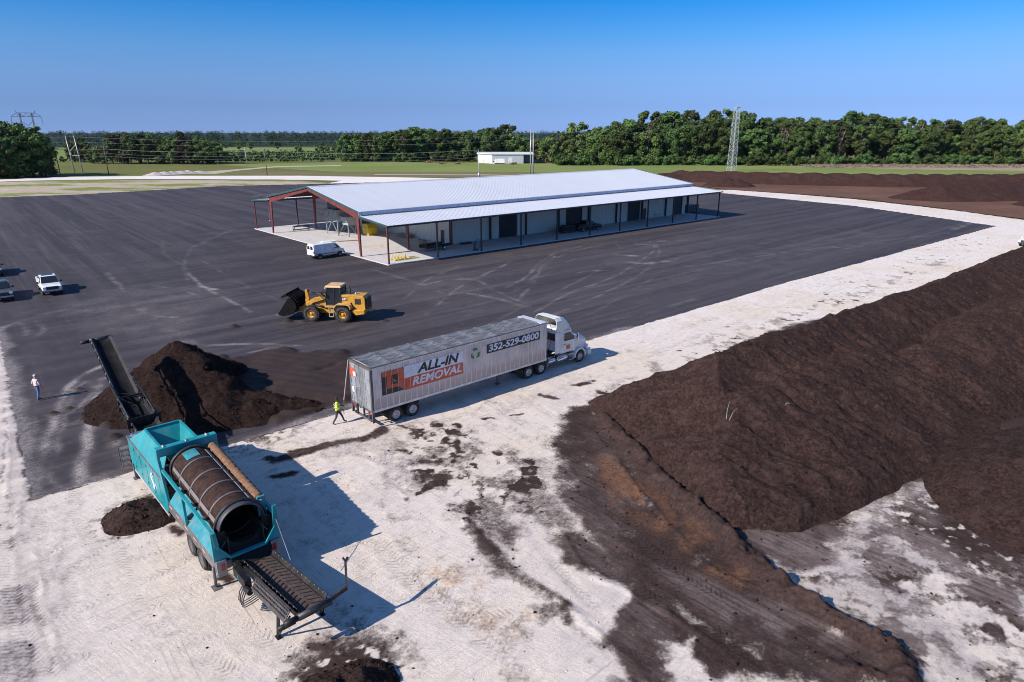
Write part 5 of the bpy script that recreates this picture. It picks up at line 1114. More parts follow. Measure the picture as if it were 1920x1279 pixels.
for x in (-1.7, -1.2, -.7, -.1, .6): 
    MB().b2((x - .045, -.6, .15), (x + .045, .6, .23)).build('cross_bar', yl, YR)
    for y in (-.5, .5): MB().tube([(x, y, .15), (x, y, .85 if x < 0 else .6)], .05, 8).build('upright', yl if x < .3 else steel, YR)
def flat(name, label, cat, x, y, sx, sy, h, m, rz=0): return tag(MB().box((0, 0, h / 2), (sx, sy, h)).build(name, m, None, .01), label, cat), x, y, rz
for nm, lb, ct, x, y, sx, sy, h, m, rz in (('sheet_stack', 'stack of white sheets lying on the slab behind the van', 'sheets', 2.6, 23.6, 2.4, 1.6, .14, whitev, .3), ('timber_plank', 'long brown plank lying on the slab beside the white sheets', 'plank', 5.4, 22.0, 3.6, .25, .12, paint('plank', (.30, .17, .10), .7), -.35), ('plywood_sheets', 'pale plywood sheets flat on the slab near the red column', 'plywood', 5.6, 14.8, 3.2, 1.6, .06, paint('ply', (.60, .50, .38), .7), -.5), ('wood_pallet', 'low grey pallet by the lit end wall of the shed', 'pallet', 14.8, 19.5, 1.2, 3.4, .6, paint('pallet', (.30, .26, .23), .8), 0), ('tarp_bundle', 'dark folded tarp lying against the shaded shed wall', 'tarp', 18.6, 6.9, 2.0, .9, .25, black, 0)):
    mb = MB(); nl = max(1, int(h / .05))
    for k in range(nl): mb.box(((k % 3 - 1) * .03, (k % 2) * .04, h * (k + .5) / nl), (sx - .05 * (k % 2), sy - .03 * (k % 3), h / nl - .006), .02 * (k % 3))
    o = mb.build(nm, m); o.location = at(x, y); o.rotation_euler.z = BA + rz; tag(o, lb, ct)
UT = thing('utility_trailer', 'small black flat utility trailer with white wheels under the lean-to roof', 'trailer', at(11.6, 5.6), BA + .08)
mb = MB(); mb.b2((-2.4, -.95, .50), (2.2, .95, .6))
for s in (-1, 1): mb.b2((-2.4, s * .92, .6), (2.2, s * .97, .95))
mb.build('deck', black, UT); mb = MB()
for y in np.linspace(-.9, .9, 8): mb.b2((-2.46, y - .03, .5), (-2.4, y + .03, 1.75))
mb.b2((-2.46, -.95, 1.72), (-2.4, .95, 1.8)); mb.build('ramp_gate', black, UT)
mb = MB(); mb.beam((2.2, -.7, .5), (3.5, 0, .5), .09, .09); mb.beam((2.2, .7, .5), (3.5, 0, .5), .09, .09); mb.tube([(3.4, 0, .1), (3.4, 0, .7)], .04, 6); mb.build('drawbar', black, UT)
for s in (-1, 1): wheel(UT, (.9, s * 1.1, .36), .36, .2, s, whitev, n=18); MB().b2((.4, s * .99, .74), (1.4, s * 1.22, .78)).build('mudguard', black, UT)
WD = thing('hand_trolley', 'dark gas bottle trolley with a hose loop beside a lean-to post', 'trolley', at(15.7, .9), BA)
MB().tube([(0, 0, .15), (0, 0, 1.35), (0, 0, 1.5)], [.16, .16, .06], 10).build('gas_bottle', dgrey, WD); MB().b2((-.3, -.25, .05), (.3, .25, .12)).build('plate', black, WD)
mb = MB(); mb.tube([(.3, .2, .1), (.3, .2, 1.3), (.3, -.2, 1.3), (.3, -.2, .1)], .03, 6); mb.build('frame', black, WD); mb = MB(); mb.tube([(.1, 0, 1.4), (.7, .1, 1.75), (1.2, .1, 1.4), (1.1, 0, .5), (.7, 0, .12), (.3, 0, .3)], .03, 6); mb.build('hose', black, WD)
for s in (-1, 1): MB().lathe([(.001, -.04), (.14, -.04), (.14, .04), (.001, .04)], (.3, s * .3, .14), (0, 1, 0), 14).build('wheel', rubber, WD)
PB = paint('pickup_black', (.02, .022, .026), .3, .2)
pk = make_pickup(PB, 'black pickup with a bright front bumper parked in the shade of the lean-to', at(45.0, 4.2), BA - .12)
DP = thing('flat_rack', 'dark low rack of stacked timber beside the black pickup under the lean-to', 'rack', at(40.0, 5.0), BA)
for z in (.15, .55, .95): MB().b2((-1.6, -.8, z), (1.6, .8, z + .3)).build('timber_layer', paint('dark_timber', (.06, .045, .04), .8), DP)
for x in (-1.5, 0, 1.5):
    for y in (-.87, .87): MB().b2((x - .05, y - .05, 0), (x + .05, y + .05, 1.4)).build('post', black, DP)
SK = thing('waste_skip', 'dark waste skip standing just beyond the far end wall of the shed', 'skip', at(85.2, 9.6, 0), BA)
mb = MB(); mb.prism([(-2.0, .1), (2.0, .1), (2.2, 1.7), (-2.2, 1.7)], 'y', -1.1, 1.1); mb.build('tub', dgrey, SK); mb = MB()
for x in (-1.6, -.8, 0, .8, 1.6): mb.b2((x - .05, -1.16, .15), (x + .05, -1.10, 1.65))
mb.b2((-2.22, -1.18, 1.62), (2.22, -1.101, 1.74)); mb.build('rib', dgrey, SK)
BK = thing('work_bench', 'small metal stand against the shaded shed wall near a dark roller door', 'bench', at(69.3, 6.6), BA)
MB().b2((-.9, -.3, .85), (.9, .3, .92)).build('top', steel, BK)
for x in (-.8, .8):
    for y in (-.25, .25): MB().b2((x - .03, y - .03, 0), (x + .03, y + .03, .85)).build('leg', steel, BK)
CH_ = thing('hanging_chain', 'thin hanging cable with a hook under the left lean-to of the shed', 'cable', at(1.2, 45.2, 0), BA)
MB().tube([(0, 0, 1.75), (0, 0, 5.2)], .025, 6).build('cable', steel, CH_); MB().lathe([(.001, -.12), (.10, -.05), (.1, .05), (.001, .12)], (0, 0, 1.65), (0, 0, 1), 10).build('hook', steel, CH_)
# ================================================================== TROMMEL SCREENER
SO = (-20.22, 31.76); SA = math.atan2(-.741, .671)
SC = thing('trommel_screener', 'turquoise drum screener on wheels with long black conveyors at both ends', 'screening machine', (SO[0], SO[1], 0), SA)
teal = paint('turquoise_paint', (.007, .25, .28), .38, 0, (.16, .27, .28), .35, .9)
teal_d = paint('turquoise_dusty', (.012, .235, .28), .5, 0, (.24, .22, .20), .55, 1.8)
sgrey = paint('chassis_grey', (.095, .095, .10), .5, 0, (.30, .26, .23), .5); bgrey = paint('belt_grey', (.022, .021, .022), .8, 0, (.09, .075, .068), .6, .8, 0, .15)
conv = paint('conveyor_black', (.010, .010, .012), .5, 0, (.07, .062, .058), .4, 1.2, 0, .3)
BL, BR, BCN = -.10, 2.46, 1.18
def pl(name, pts, m, t_=.03, par=SC, flip=False):
    b = MB(); b.plate(pts[::-1] if flip else pts, t_); return b.build(name, m, par)
# chassis
mb = MB()
for y in (BL + .08, BR - .08): mb.prism([(.6, 1.0), (6.6, .78), (12.9, .85), (12.9, 1.42), (6.6, 1.42), (.6, 1.35)], 'y', y - .07, y + .07)
for x in (1, 3, 5, 7, 9, 11, 12.8): mb.b2((x - .08, BL + .15, .9), (x + .08, BR - .15, 1.25))
mb.build('chassis', sgrey, SC)
mb = MB()
for s, y in ((-1, BL - .005), (1, BR + .005)):
    for x in (6.9, 7.9, 9.05, 10.2, 11.3): mb.b2((x, y - .006, 1.16), (x + .42, y + .006, 1.22))
mb.build('reflective_tape', paint('tape', (.75, .35, .30), .4), SC)
# engine housing panels at the hopper end
for s, y in ((-1, BL), (1, BR)):
    b = MB(); b.prism([(.35, .62), (6.45, .62), (6.75, 1.0), (6.62, 2.22), (.15, 2.22)], 'y', y - .02, y + .02); o = b.build('side_panel', teal, SC)
    b = MB()
    for x in (1.35, 2.45, 3.6, 4.8, 5.7): b.b2((x - .012, y - .028, .72), (x + .012, y + .028, 2.18)); b.build('panel_seam', teal_d, o); b = MB()
    for x in (1.2, 2.3, 3.45, 4.65):
        for z in (.95, 1.9): b.b2((x - .04, y - .035, z - .05), (x + .04, y + .035, z + .05)); b.build('latch', black, o); b = MB()

    b = MB(); b.prism([(.05, 2.225), (6.62, 2.225), (6.6, 2.36), (.2, 2.36)], 'y', y - .05, y + .05); b.build('panel_ledge', sgrey, SC)
    b = MB(); b.b2((.35, y - .028, .50), (6.6, y + .028, .615)); b.build('lower_trim', paint('trim_grey', (.42, .41, .41), .45), SC)
b = MB(); y = BL - .024
sp = smooth_line([(4.7, 1.75), (4.5, 1.9), (4.35, 1.75), (4.55, 1.5), (4.75, 1.3), (4.6, 1.1), (4.4, 1.2)], 4)
b.tube([(p[0], y, p[1]) for p in sp], [.012 + .035 * math.sin(math.pi * i / (len(sp) - 1)) for i in range(len(sp))], 6)
b.tube([(4.95, y, 1.5), (5.05, y, 1.3)], .02, 6); b.build('side_emblem', white, SC)
b = MB(); b.prism([(-.25, .9), (.34, .7), (.34, 2.2), (-.1, 2.2)], 'y', BL + .04, BR - .04); b.build('front_cover', paint('cover_grey', (.30, .31, .33), .45, .2, (.3, .27, .24), .4), SC, .03)
b = MB(); b.b2((-.1, .3, 2.2), (1.2, 2.1, 2.3)); b.build('engine_deck', sgrey, SC)
mb = MB()
for z in (.5, .8, 1.1, 1.4): mb.b2((-.75, BL - .35, z), (-.25, BL + .35, z + .03))
for x in (-.78, -.25): mb.b2((x, BL - .38, .4), (x + .04, BL - .34, 1.5))
mb.build('access_ladder', sgrey, SC)
# hopper: rim, four chute plates, sloping outer skirts
rx0, rx1, ry0, ry1, rz = 2.35, 6.05, .34, 1.98, 3.30
bx0, bx1, by0, by1, bz = 3.2, 5.9, .72, 1.62, 2.25
rim = [(rx0, ry0, rz), (rx1, ry0, rz), (rx1, ry1, rz), (rx0, ry1, rz)]; low = [(bx0, by0, bz), (bx1, by0, bz), (bx1, by1, bz), (bx0, by1, bz)]
for i in range(4):
    j = (i + 1) % 4; b = MB(); b.plate([rim[i], rim[j], low[j], low[i]], .025); b.build('hopper_chute', teal, SC)
b = MB(); b.plate([(rx0, ry0 - .03, rz), (rx1, ry0 - .03, rz), (6.55, BL - .02, 2.36), (.75, BL - .02, 2.36)][::-1], .025); b.build('hopper_skirt', teal, SC)
b = MB(); b.plate([(rx0, ry1 + .03, rz), (rx1, ry1 + .03, rz), (6.55, BR + .02, 2.36), (.75, BR + .02, 2.36)], .025); b.build('hopper_skirt', teal, SC)
b = MB(); b.plate([(rx0 - .03, ry0, rz), (.75, BL, 2.36), (.75, BR, 2.36), (rx0 - .03, ry1, rz)][::-1], .025); b.build('hopper_skirt', sgrey, SC)
mb = MB()
for i in range(4): mb.beam(rim[i], rim[(i + 1) % 4], .10, .08)
mb.build('hopper_rim', teal, SC)
MB().b2((bx0 + .05, by0 - .12, bz - .05), (bx1 - .05, by1 + .12, bz + .12)).build('feed_belt', paint('soil_belt', (.022, .014, .012), .9), SC)
b = MB(); b.plate([(1.35, .12, 2.74), (1.75, .18, 2.92), (1.78, .10, 2.80), (1.40, .03, 2.60)][::-1], .02); b.build('skirt_slot', black, SC)
# portal at the head of the drum
mb = MB(); mb.b2((6.02, BL - .06, 3.40), (6.36, BR + .06, 3.82)); mb.build('portal_beam', teal, SC, .03)
for s, y in ((-1, BL), (1, BR)):
    mb = MB(); mb.prism([(6.05, 3.42), (6.35, 3.42), (6.98, 1.42), (6.62, 1.42)], 'y', y - .06, y + .06); mb.build('portal_post', teal, SC, .01)
mb = MB()
for k, y in enumerate((.2, 1.18, 2.1)): mb.tube([(6.1, y, 3.84), (6.3, y, 3.84)], .05, 8)
mb.build('lifting_eye', steel, SC)
ring = [(math.cos(a), math.sin(a)) for a in np.linspace(0, 2 * math.pi, 33)[:-1]]
# drum
D0, D1 = Vector((6.75, BCN, 2.74)), Vector((12.45, BCN, 2.44)); da = (D1 - D0).normalized(); DL = (D1 - D0).length; DR = .93
t = NT('clogged_mesh'); P = t.co()
n1 = t.noise(3.0, 7, .7); 
brk = t.new('ShaderNodeTexBrick'); t.put(brk.inputs['Vector'], t.mapv(P, (1, 1, 1))); 
drum_m = t.fin(t.mix(t.rng(n1, .3, .7), (.022, .012, .009), (.068, .036, .027)), .9, 0, t.bump(t.noise(38, 3, .6), .6, .02), .15)
mb = MB(); N = 48
mb.lathe([(DR, 0), (DR, DL)], D0, da, N); mb.lathe([(DR - .025, DL), (DR - .025, 0)], D0, da, N)
dr = mb.build('drum_screen', drum_m, SC, recalc=False)
wire = paint('mesh_wire', (.020, .014, .012), .7); band = paint('drum_band', (.13, .12, .12), .6, .1, (.18, .13, .11), .6); strip = paint('drum_strip', (.19, .165, .16), .65, .1, (.20, .135, .11), .6)
mb = MB(); k = 0
for h in np.arange(.28, DL - .1, .285): mb.lathe([(DR - .004, h - .012), (DR + .010, h - .008), (DR + .010, h + .008), (DR - .004, h + .012)], D0, da, N)
mb.build('screen_wire', wire, dr)
for h in (1.25, 2.55, 3.75, 4.85):
    mb = MB(); mb.lathe([(DR - .03, h - .045), (DR + .035, h - .045), (DR + .035, h + .045), (DR - .03, h + .045)], D0, da, N, True); mb.build('drum_hoop', band, dr)
e1 = da.cross(Vector((0, 0, 1))).normalized(); e2 = e1.cross(da).normalized()
def dpt(ang, h, r): return D0 + da * h + (e1 * math.cos(ang) + e2 * math.sin(ang)) * r
for a in (R(128), R(20), R(-70), R(215)):
    mb = MB(); w_ = .085
    for h0, h1 in ((.3, 1.2), (1.3, 2.5), (2.6, 3.7), (3.8, 4.8), (4.9, DL - .2)):
        q_ = [dpt(a - w_ / DR, h0, DR + .018), dpt(a + w_ / DR, h0, DR + .018), dpt(a + w_ / DR, h1, DR + .018), dpt(a - w_ / DR, h1, DR + .018)]
        mb.plate(q_, .03)
    mb.build('drum_strip', strip, dr)
mb = MB()
for i in range(6):
    a0 = R(62 + i * 6); q_ = [dpt(a0, .2, DR + .012), dpt(a0 + R(6), .2, DR + .012), dpt(a0 + R(6), .95, DR + .012), dpt(a0, .95, DR + .012)]; mb.plate(q_, .02)
mb.build('inspection_plate', teal_d, dr)
# inner lifters and pale inner panels
mb = MB()
for a in (R(35), R(60)): mb.plate([dpt(a, 2.8, DR - .06), dpt(a + .16, 2.8, DR - .06), dpt(a + .16, 5.0, DR - .06), dpt(a, 5.0, DR - .06)], .02)
mb.build('inner_liner', paint('liner', (.30, .22, .18), .8), dr)
mb = MB(); mb.lathe([(DR - .03, DL - .12), (DR + .10, DL - .12), (DR + .10, DL - .02), (DR - .03, DL - .02)], D0, da, N, True); mb.build('drum_flange', black, dr)
mb = MB(); mb.lathe([(DR - .02, DL - .02), (DR + .02, DL), (DR + .0, DL + .22), (DR - .03, DL + .24), (DR - .05, DL + .22), (DR - .06, DL - .02)], D0, da, N, True); mb.build('drum_collar', paint('collar_grey', (.050, .052, .062), .55, 0, (.08, .065, .06), .5), dr)
ce = D1 + da * .26; mb = MB(); N_ = 20; vs_ = []
for k in range(N_ + 1):
    a = R(176 + 188 * k / N_)
    for r_ in (.74, 1.16):
        for x_ in (0, .03): p = ce + (e1 * math.cos(a) + e2 * math.sin(a)) * r_ + da * x_; vs_.append(tuple(p))
mb.add(vs_, [(4 * k + q[0], 4 * k + q[1], 4 * k + 4 + q[1], 4 * k + 4 + q[0]) for k in range(N_) for q in ((0, 2), (2, 3), (3, 1), (1, 0))] + [(0, 1, 3, 2), (4 * N_, 4 * N_ + 2, 4 * N_ + 3, 4 * N_ + 1)])
mb.build('mouth_curtain', paint('curtain_black', (.008, .0075, .0075), .85, 0, (.03, .024, .02), .4), SC)
mb = MB(); mb.lathe([(DR + .01, -.1), (DR + .07, -.1), (DR + .07, .06), (DR + .01, .06)], D0, da, N, True); mb.build('drum_seal', black, SC)
# brush beside the drum
t = NT('bristles'); n2 = t.noise(9, 6, .75)
bris = t.fin(t.mix(t.rng(n2, .3, .7), (.125, .065, .038), (.31, .185, .115)), .95, 0, t.bump(t.noise(55, 3), .9, .03), .1)
mb = MB(); b0, b1 = Vector((6.5, 2.19, 3.34)), Vector((12.2, 2.12, 3.06)); pts = [b0 + (b1 - b0) * f for f in np.linspace(0, 1, 41)]
mb.tube(pts, [.205 + .02 * math.sin(i * 2.1) - (.03 if i % 10 == 0 else 0) for i in range(41)], 16); mb.build('brush_roller', bris, SC)
mb = MB(); mb.tube([b1, b1 + Vector((.25, 0, -.01))], .06, 8); mb.b2((12.25, 1.98, 2.3), (12.36, 2.3, 3.2)); mb.build('brush_bearing', teal_d, SC)
# guard rails, gussets and sloping decks along the drum
for s, y in ((-1, BL), (1, BR)):
    mb = MB(); mb.beam((6.4, y + .05 * s * -1, 2.84), (12.92, y + .05 * s * -1, 2.62), .14, .12); rr = mb.build('guard_rail', teal, SC, .015)
    mb = MB()
    for x0, x1 in ((6.95, 8.0), (8.15, 9.25), (9.75, 11.0), (11.1, 12.5)): mb.beam((x0, y - s * .05, 2.89 - (x0 - 6.4) * .0337), (x1, y - s * .05, 2.89 - (x1 - 6.4) * .0337), .07, .012)
    mb.build('rail_stripe', paint('stripe_white', (.72, .78, .78), .4, 0, (.1, .4, .42), .7, 8), rr)
    for x in (9.45, 12.86):
        mb = MB(); mb.prism([(x - .06, 1.42), (x + .06, 1.42), (x + .06, 2.66), (x - .06, 2.66)], 'y', y - .05, y + .05); mb.prism([(x - .5, 1.46), (x - .06, 1.46), (x - .06, 2.4)], 'y', y + s * -.05, y + s * -.03); mb.build('guard_post', teal, SC)
    for x0, x1 in ((7.0, 9.35), (9.55, 12.78)):
        b = MB(); pts = [(x0, y, 1.44), (x1, y, 1.44), (x1, y - s * .50, 2.05), (x0, y - s * .50, 2.05)]; b.plate(pts if s < 0 else pts[::-1], .025); d = b.build('side_deck', teal_d, SC)
    b = MB(); b.prism([(6.95, 1.43), (12.9, 1.43), (12.9, 2.3), (6.95, 2.5)], 'y', y - s * .56, y - s * .60); b.build('inner_wall', black, SC)
    for x in (7.6, 8.8, 10.2, 11.6): MB().tube([(x, y - s * .16, 2.74), (x, y - s * .30, 2.60)], .09, 8).build('drive_roller', black, SC)
# rear frame round the discharge mouth
oc = [(BL + .05, 2.7), (BL + .12, 2.05), (.45, 1.42), (1.9, 1.42), (BR - .12, 2.05), (BR - .05, 2.95)]
mb = MB()
for a, b in zip(oc[:-1], oc[1:]): mb.beam((12.95, a[0], a[1]), (12.95, b[0], b[1]), .16, .09)
mb.build('mouth_frame', teal, SC)
mb = MB(); mb.prism([(BL, 1.43), (.42, 1.43), (BL + .1, 2.0), (BL, 2.3)], 'x', 12.88, 12.94); mb.build('mouth_plate', teal, SC); mb = MB(); mb.prism([(BR, 1.43), (1.94, 1.43), (BR - .1, 2.0), (BR, 2.3)], 'x', 12.88, 12.94); mb.build('mouth_plate', teal, SC)
mb = MB(); mb.plate([(12.5, .1, 1.75), (13.3, .75, 1.0), (13.3, 2.0, 1.0), (12.5, 2.3, 1.75)], .03); mb.b2((12.3, .2, 1.3), (12.36, 2.2, 1.7)); mb.build('discharge_chute', paint('chute_black', (.006, .005, .005), .9, 0, (.02, .014, .012), .5), SC)
for s in (-1, 1):
    y = BCN + s * 1.16; b = MB(); b.plate([(12.35, y, 2.55), (12.93, y, 2.55), (12.93, y - s * .06, 2.05), (12.35, y - s * .06, 2.05)], .02); b.plate([(12.35, y - s * .06, 2.05), (12.93, y - s * .06, 2.05), (12.93, y - s * .46, 1.45), (12.35, y - s * .46, 1.45)], .02); b.build('mouth_shroud', _M['chute_black'], SC)
for s, y in ((-1, BL), (1, BR)):
    b = MB(); b.b2((12.94, min(y, y - s * .38), .72), (13.0, max(y, y - s * .38), 1.42)); c = b.build('rear_corner', paint('corner_grey', (.22, .22, .23), .45, .1, (.3, .26, .23), .5), SC)
    MB().b2((13.0, y - s * .24 - .07, .98), (13.02, y - s * .24 + .07, 1.26)).build('tail_lamp', red_lamp, c)
    b = MB(); b.tube([(12.55, y + s * .02, .1), (12.55, y + s * .02, 1.0)], .06, 8); b.b2((12.35, y + s * .02 - .16, 0), (12.75, y + s * .02 + .16, .06)); b.build('stabiliser_leg', sgrey, SC)
    b = MB(); b.b2((.55, y - .07, .1), (.70, y + .07, .9)); b.b2((.45, y - .15, 0), (.8, y + .15, .06)); b.build('stabiliser_leg', sgrey, SC)
    for x in (9.62, 10.93):
        wheel(SC, (x, y + s * -.10, .5), .5, .26, s, sgrey, n=24); wheel(SC, (x, y - s * .42, .5), .5, .26, s, sgrey, n=24)
    b = MB(); b.b2((8.85, y - s * .40 - .22, .95), (8.9, y - s * .40 + .22, 1.2)); b.b2((8.88, min(y - s * .05, y - s * .6), .4), (8.92, max(y - s * .05, y - s * .6), 1.1)); b.b2((11.62, min(y - s * .05, y - s * .6), .35), (11.66, max(y - s * .05, y - s * .6), 1.1)); b.build('mud_flap', black, SC)
mb = MB()
for x in (9.62, 10.93): mb.tube([(x, .1, .5), (x, 2.25, .5)], .07, 8)
mb.build('axle', black, SC)
# oversize conveyor at the rear
c0, c1 = Vector((12.6, 1.42, .86)), Vector((18.1, 1.52, 1.46)); cd = (c1 - c0).normalized(); cl = (c1 - c0).length; cs = Vector((-cd.y, cd.x, 0)).normalized()
def cp(u, v, w=0.0): return c0 + cd * u + cs * v + Vector((0, 0, w))
bsoil = paint('belt_soil', (.050, .033, .027), .9, 0, (.12, .085, .07), .7, 2.5)
mb = MB(); mb.plate([cp(0, -.46, .05), cp(cl, -.46, .05), cp(cl, .46, .05), cp(0, .46, .05)], .03); be = mb.build('belt', bsoil, SC)
mb = MB()
for i in range(17):
    u = .5 + i * .29
    for s in (-1, 1):
        mb.beam(cp(u, s * .06, .065), cp(u + .20, s * .40, .065), .03, .03)
mb.build('belt_cleat', black, be)
mb = MB()
for s in (-1, 1): mb.beam(cp(.1, s * .53, -.02), cp(cl, s * .53, -.02), .10, .22)
for u in (.8, 2, 3.2, 4.4, 5.3): mb.beam(cp(u, -.58, -.12), cp(u, .58, -.12), .08, .08)
mb.build('conveyor_frame', conv, SC)
for s in (-1, 1):
    mb = MB(); mb.plate([cp(.5, s * .49, .08), cp(cl - .15, s * .49, .08), cp(cl - .15, s * .58, .28), cp(.5, s * .58, .28)], .02); sk = mb.build('conveyor_skirt', bgrey, SC)
    mb = MB()
    for i in range(14): p = cp(.7 + i * .34, s * .565, .24); mb.box(p, (.04, .05, .05))
    mb.build('skirt_bolt', steel, sk)
# grille-sided cover along the near side
mb = MB(); mb.plate([cp(2.3, -.74, .30), cp(5.25, -.74, .30), cp(5.25, -1.02, -.12), cp(2.3, -1.02, -.12)][::-1], .03); mb.beam(cp(2.3, -.76, .30), cp(5.25, -.76, .30), .10, .05); gc = mb.build('guard_cover', paint('cover_dark', (.045, .040, .040), .55, 0, (.15, .115, .10), .55), SC)
for f in (.2, .45, .7):
    mb = MB()
    for i in range(24): mb.box(cp(2.42 + i * .118, -.745 - .28 * f, .305 - .42 * f), (.055, .04, .05))
    mb.build('grille_slot', black, gc)
mb = MB(); mb.tube([cp(cl, -.62, .02), cp(cl, .62, .02)], .13, 14); mb.build('head_drum', black, SC)
mb = MB(); mb.tube([cp(cl, -1.12, .02), cp(cl, -.66, .02)], .11, 10); mb.tube([cp(cl - .15, -1.3, -.16), cp(cl - .15, -.7, -.16)], .10, 10); mb.build('drive_motor', conv, SC)
for s in (-1, 1):
    mb = MB(); p = cp(4.1, s * .72, -.1); f = Vector((p.x + .15, p.y - .2 if s < 0 else p.y + .1, 0)); mb.beam(p, f, .09, .09); g = cp(5.0, s * .70, -.15); mb.beam(f + Vector((0, 0, .05)), g, .06, .06); mb.beam((f.x - .1, f.y, .03), (f.x + .15, f.y, .03), .16, .06); mb.build('support_leg', conv, SC)
mb = MB(); a = cp(cl - .1, .68, .05); mb.beam(a, a + Vector((.05, .62, .18)), .10, .16); b_ = a + Vector((.05, .62, .18)); mb.beam(b_, b_ + Vector((-.50, .28, .72)), .08, .13); c_ = b_ + Vector((-.50, .28, .72)); mb.beam(c_, c_ + Vector((.02, .10, .14)), .05, .08); mb.beam(c_, c_ + Vector((-.1, -.05, .12)), .05, .06); mb.build('tensioner_arm', black, SC)
mb = MB(); mb.tube([(12.9, BR - .05, 2.4), (14.6, 2.2, 1.3)], .014, 6); mb.build('stay_cable', steel, SC)
mb = MB(); mb.b2((13.4, .35, .85), (14.6, .62, 1.25)); mb.b2((12.95, .5, .95), (13.5, .72, 1.2)); mb.tube([(14.5, .4, .9), (15.0, .4, .95)], .13, 10); mb.build('hydraulic_block', conv, SC, .02)
MB().b2((13.9, .335, .98), (14.0, .352, 1.15)).build('warning_label', teal, SC)
for k in range(4):
    mb = MB(); x = 14.3 + k * .12; mb.tube(smooth_line([(x, .4, .95), (x + .1, .15, .6 - .06 * k), (x + .45, .05, .5), (x + .8, .2, .75), (x + .9, .45, .9)], 4) if False else [(x, .4, .95), (x + .05, .2, .72 - .05 * k), (x + .25, .08, .55 - .04 * k), (x + .5, .12, .56), (x + .75, .3, .78), (x + .85, .5, .92)], .022, 6); mb.build('hydraulic_hose', black, SC)
# fines conveyor: lower run under the hopper, then the long raised run
def conveyor(p0, p1, w, sk, belt_mat):
    p0, p1 = Vector(p0), Vector(p1); d = (p1 - p0).normalized(); s_ = Vector((-d.y, d.x, 0)).normalized(); up = s_.cross(d) * -1
    if up.z < 0: up = -up
    L = (p1 - p0).length; f = lambda u, v, z=0: p0 + d * u + s_ * v + up * z
    mb = MB()
    # troughed belt
    n_ = 6; prof = [(-w / 2, .16), (-w * .3, .04), (0, 0), (w * .3, .04), (w / 2, .16)]
    vs = []; fs = []
    for u in (0, L):
        for v, z in prof: vs.append(tuple(f(u, v, z)))
    for u in (0, L):
        for v, z in prof: vs.append(tuple(f(u, v, z - .03)))
    fs = [(i, i + 1, 6 + i, 5 + i) for i in range(4)] + [(10 + i, 15 + i, 16 + i, 11 + i) for i in range(4)]
    mb.add(vs, fs, True); mb.build('belt', belt_mat, SC, recalc=False)
    mb = MB()
    for q in (-1, 1):
        mb.beam(f(0, q * (w / 2 + .07), .02), f(L, q * (w / 2 + .07), .02), .09, .24)
        mb.beam(f(0, q * (w / 2 + .10), -.28), f(L, q * (w / 2 + .10), -.28), .07, .07)
        for u in np.arange(.3, L, .9): mb.beam(f(u, q * (w / 2 + .09), -.28), f(u + .45, q * (w / 2 + .09), 0), .05, .05)
    for u in np.arange(.4, L, 1.1): mb.beam(f(u, -w / 2, -.22), f(u, w / 2, -.22), .07, .07)
    mb.build('conveyor_frame', conv, SC)
    for q in (-1, 1):
        m2 = MB(); m2.plate([f(.1, q * (w / 2 - .02), .14), f(L - .1, q * (w / 2 - .02), .14), f(L - .1, q * (w / 2 + .13), sk), f(.1, q * (w / 2 + .13), sk)], .02); k_ = m2.build('conveyor_skirt', conv, SC)
        m2 = MB()
        for u in np.arange(.5, L - .2, .75): m2.box(f(u, q * (w / 2 + .15), sk - .08), (.09, .09, .13))
        m2.build('skirt_bracket', steel, k_)
    return f, L
sb = paint('fines_belt', (.008, .008, .009), .8, 0, (.035, .032, .033), .5, .5, 0, .12)
f1, l1 = conveyor((2.6, BCN, 1.25), (-4.3, BCN, 2.35), 1.0, .34, sb)
f2, l2 = conveyor((-4.2, BCN, 2.38), (-9.75, BCN, 5.1), .86, .24, sb)
mb = MB(); mb.tube([f2(l2, -.62, -.02), f2(l2, .62, -.02)], .15, 14); mb.build('head_drum', black, SC)
mb = MB(); mb.tube([f2(l2 - .05, .66, -.02), f2(l2 - .05, 1.15, -.02)], .10, 10); mb.build('drive_motor', conv, SC)
mb = MB(); mb.beam(f1(l1 - 2.6, -.85, .25), f1(l1 - 2.6, .85, .25), .05, .55); mb.build('feed_plate', conv, SC)
for q in (-1, 1):
    mb = MB(); mb.tube([f1(l1 - 2.4, q * .66, .5), f2(1.6, q * .66, .25)], .05, 8); mb.tube([f1(l1 - 2.4, q * .66, .5), f1(l1 - 1.2, q * .66, .35)], .085, 8); mb.build('fold_ram', conv, SC)
    mb = MB(); mb.beam(f1(l1 - .2, q * .68, -.2), f1(l1 - .2, q * .68, .5), .10, .10); mb.beam(f2(.9, q * .66, .2), f2(-.3, q * .2, .45), .06, .06); mb.build('hinge_bracket', conv, SC)
mb = MB(); mb.beam(f2(.2, -.62, .5), f2(.2, .62, .5), .08, .08); mb.beam(f2(.2, -.6, .45), f2(.9, .55, .22), .05, .05); mb.build('cross_brace', conv, SC)
mb = MB(); mb.tube([f1(2.4, .95, .3), f1(3.0, .95, .42)], .12, 10); mb.build('oil_cooler', paint('motor_blue', (.05, .10, .28), .4), SC)
for q in (-1, 1):
    mb = MB(); p = f1(l1 - .6, q * .6, -.3); mb.beam(p, (p.x + 1.6, p.y, .95), .08, .08); mb.build('conveyor_strut', conv, SC)
mb = MB(); mb.b2((-2.0, BCN - .5, .7), (.5, BCN + .5, .95)); mb.build('drawbar', sgrey, SC)
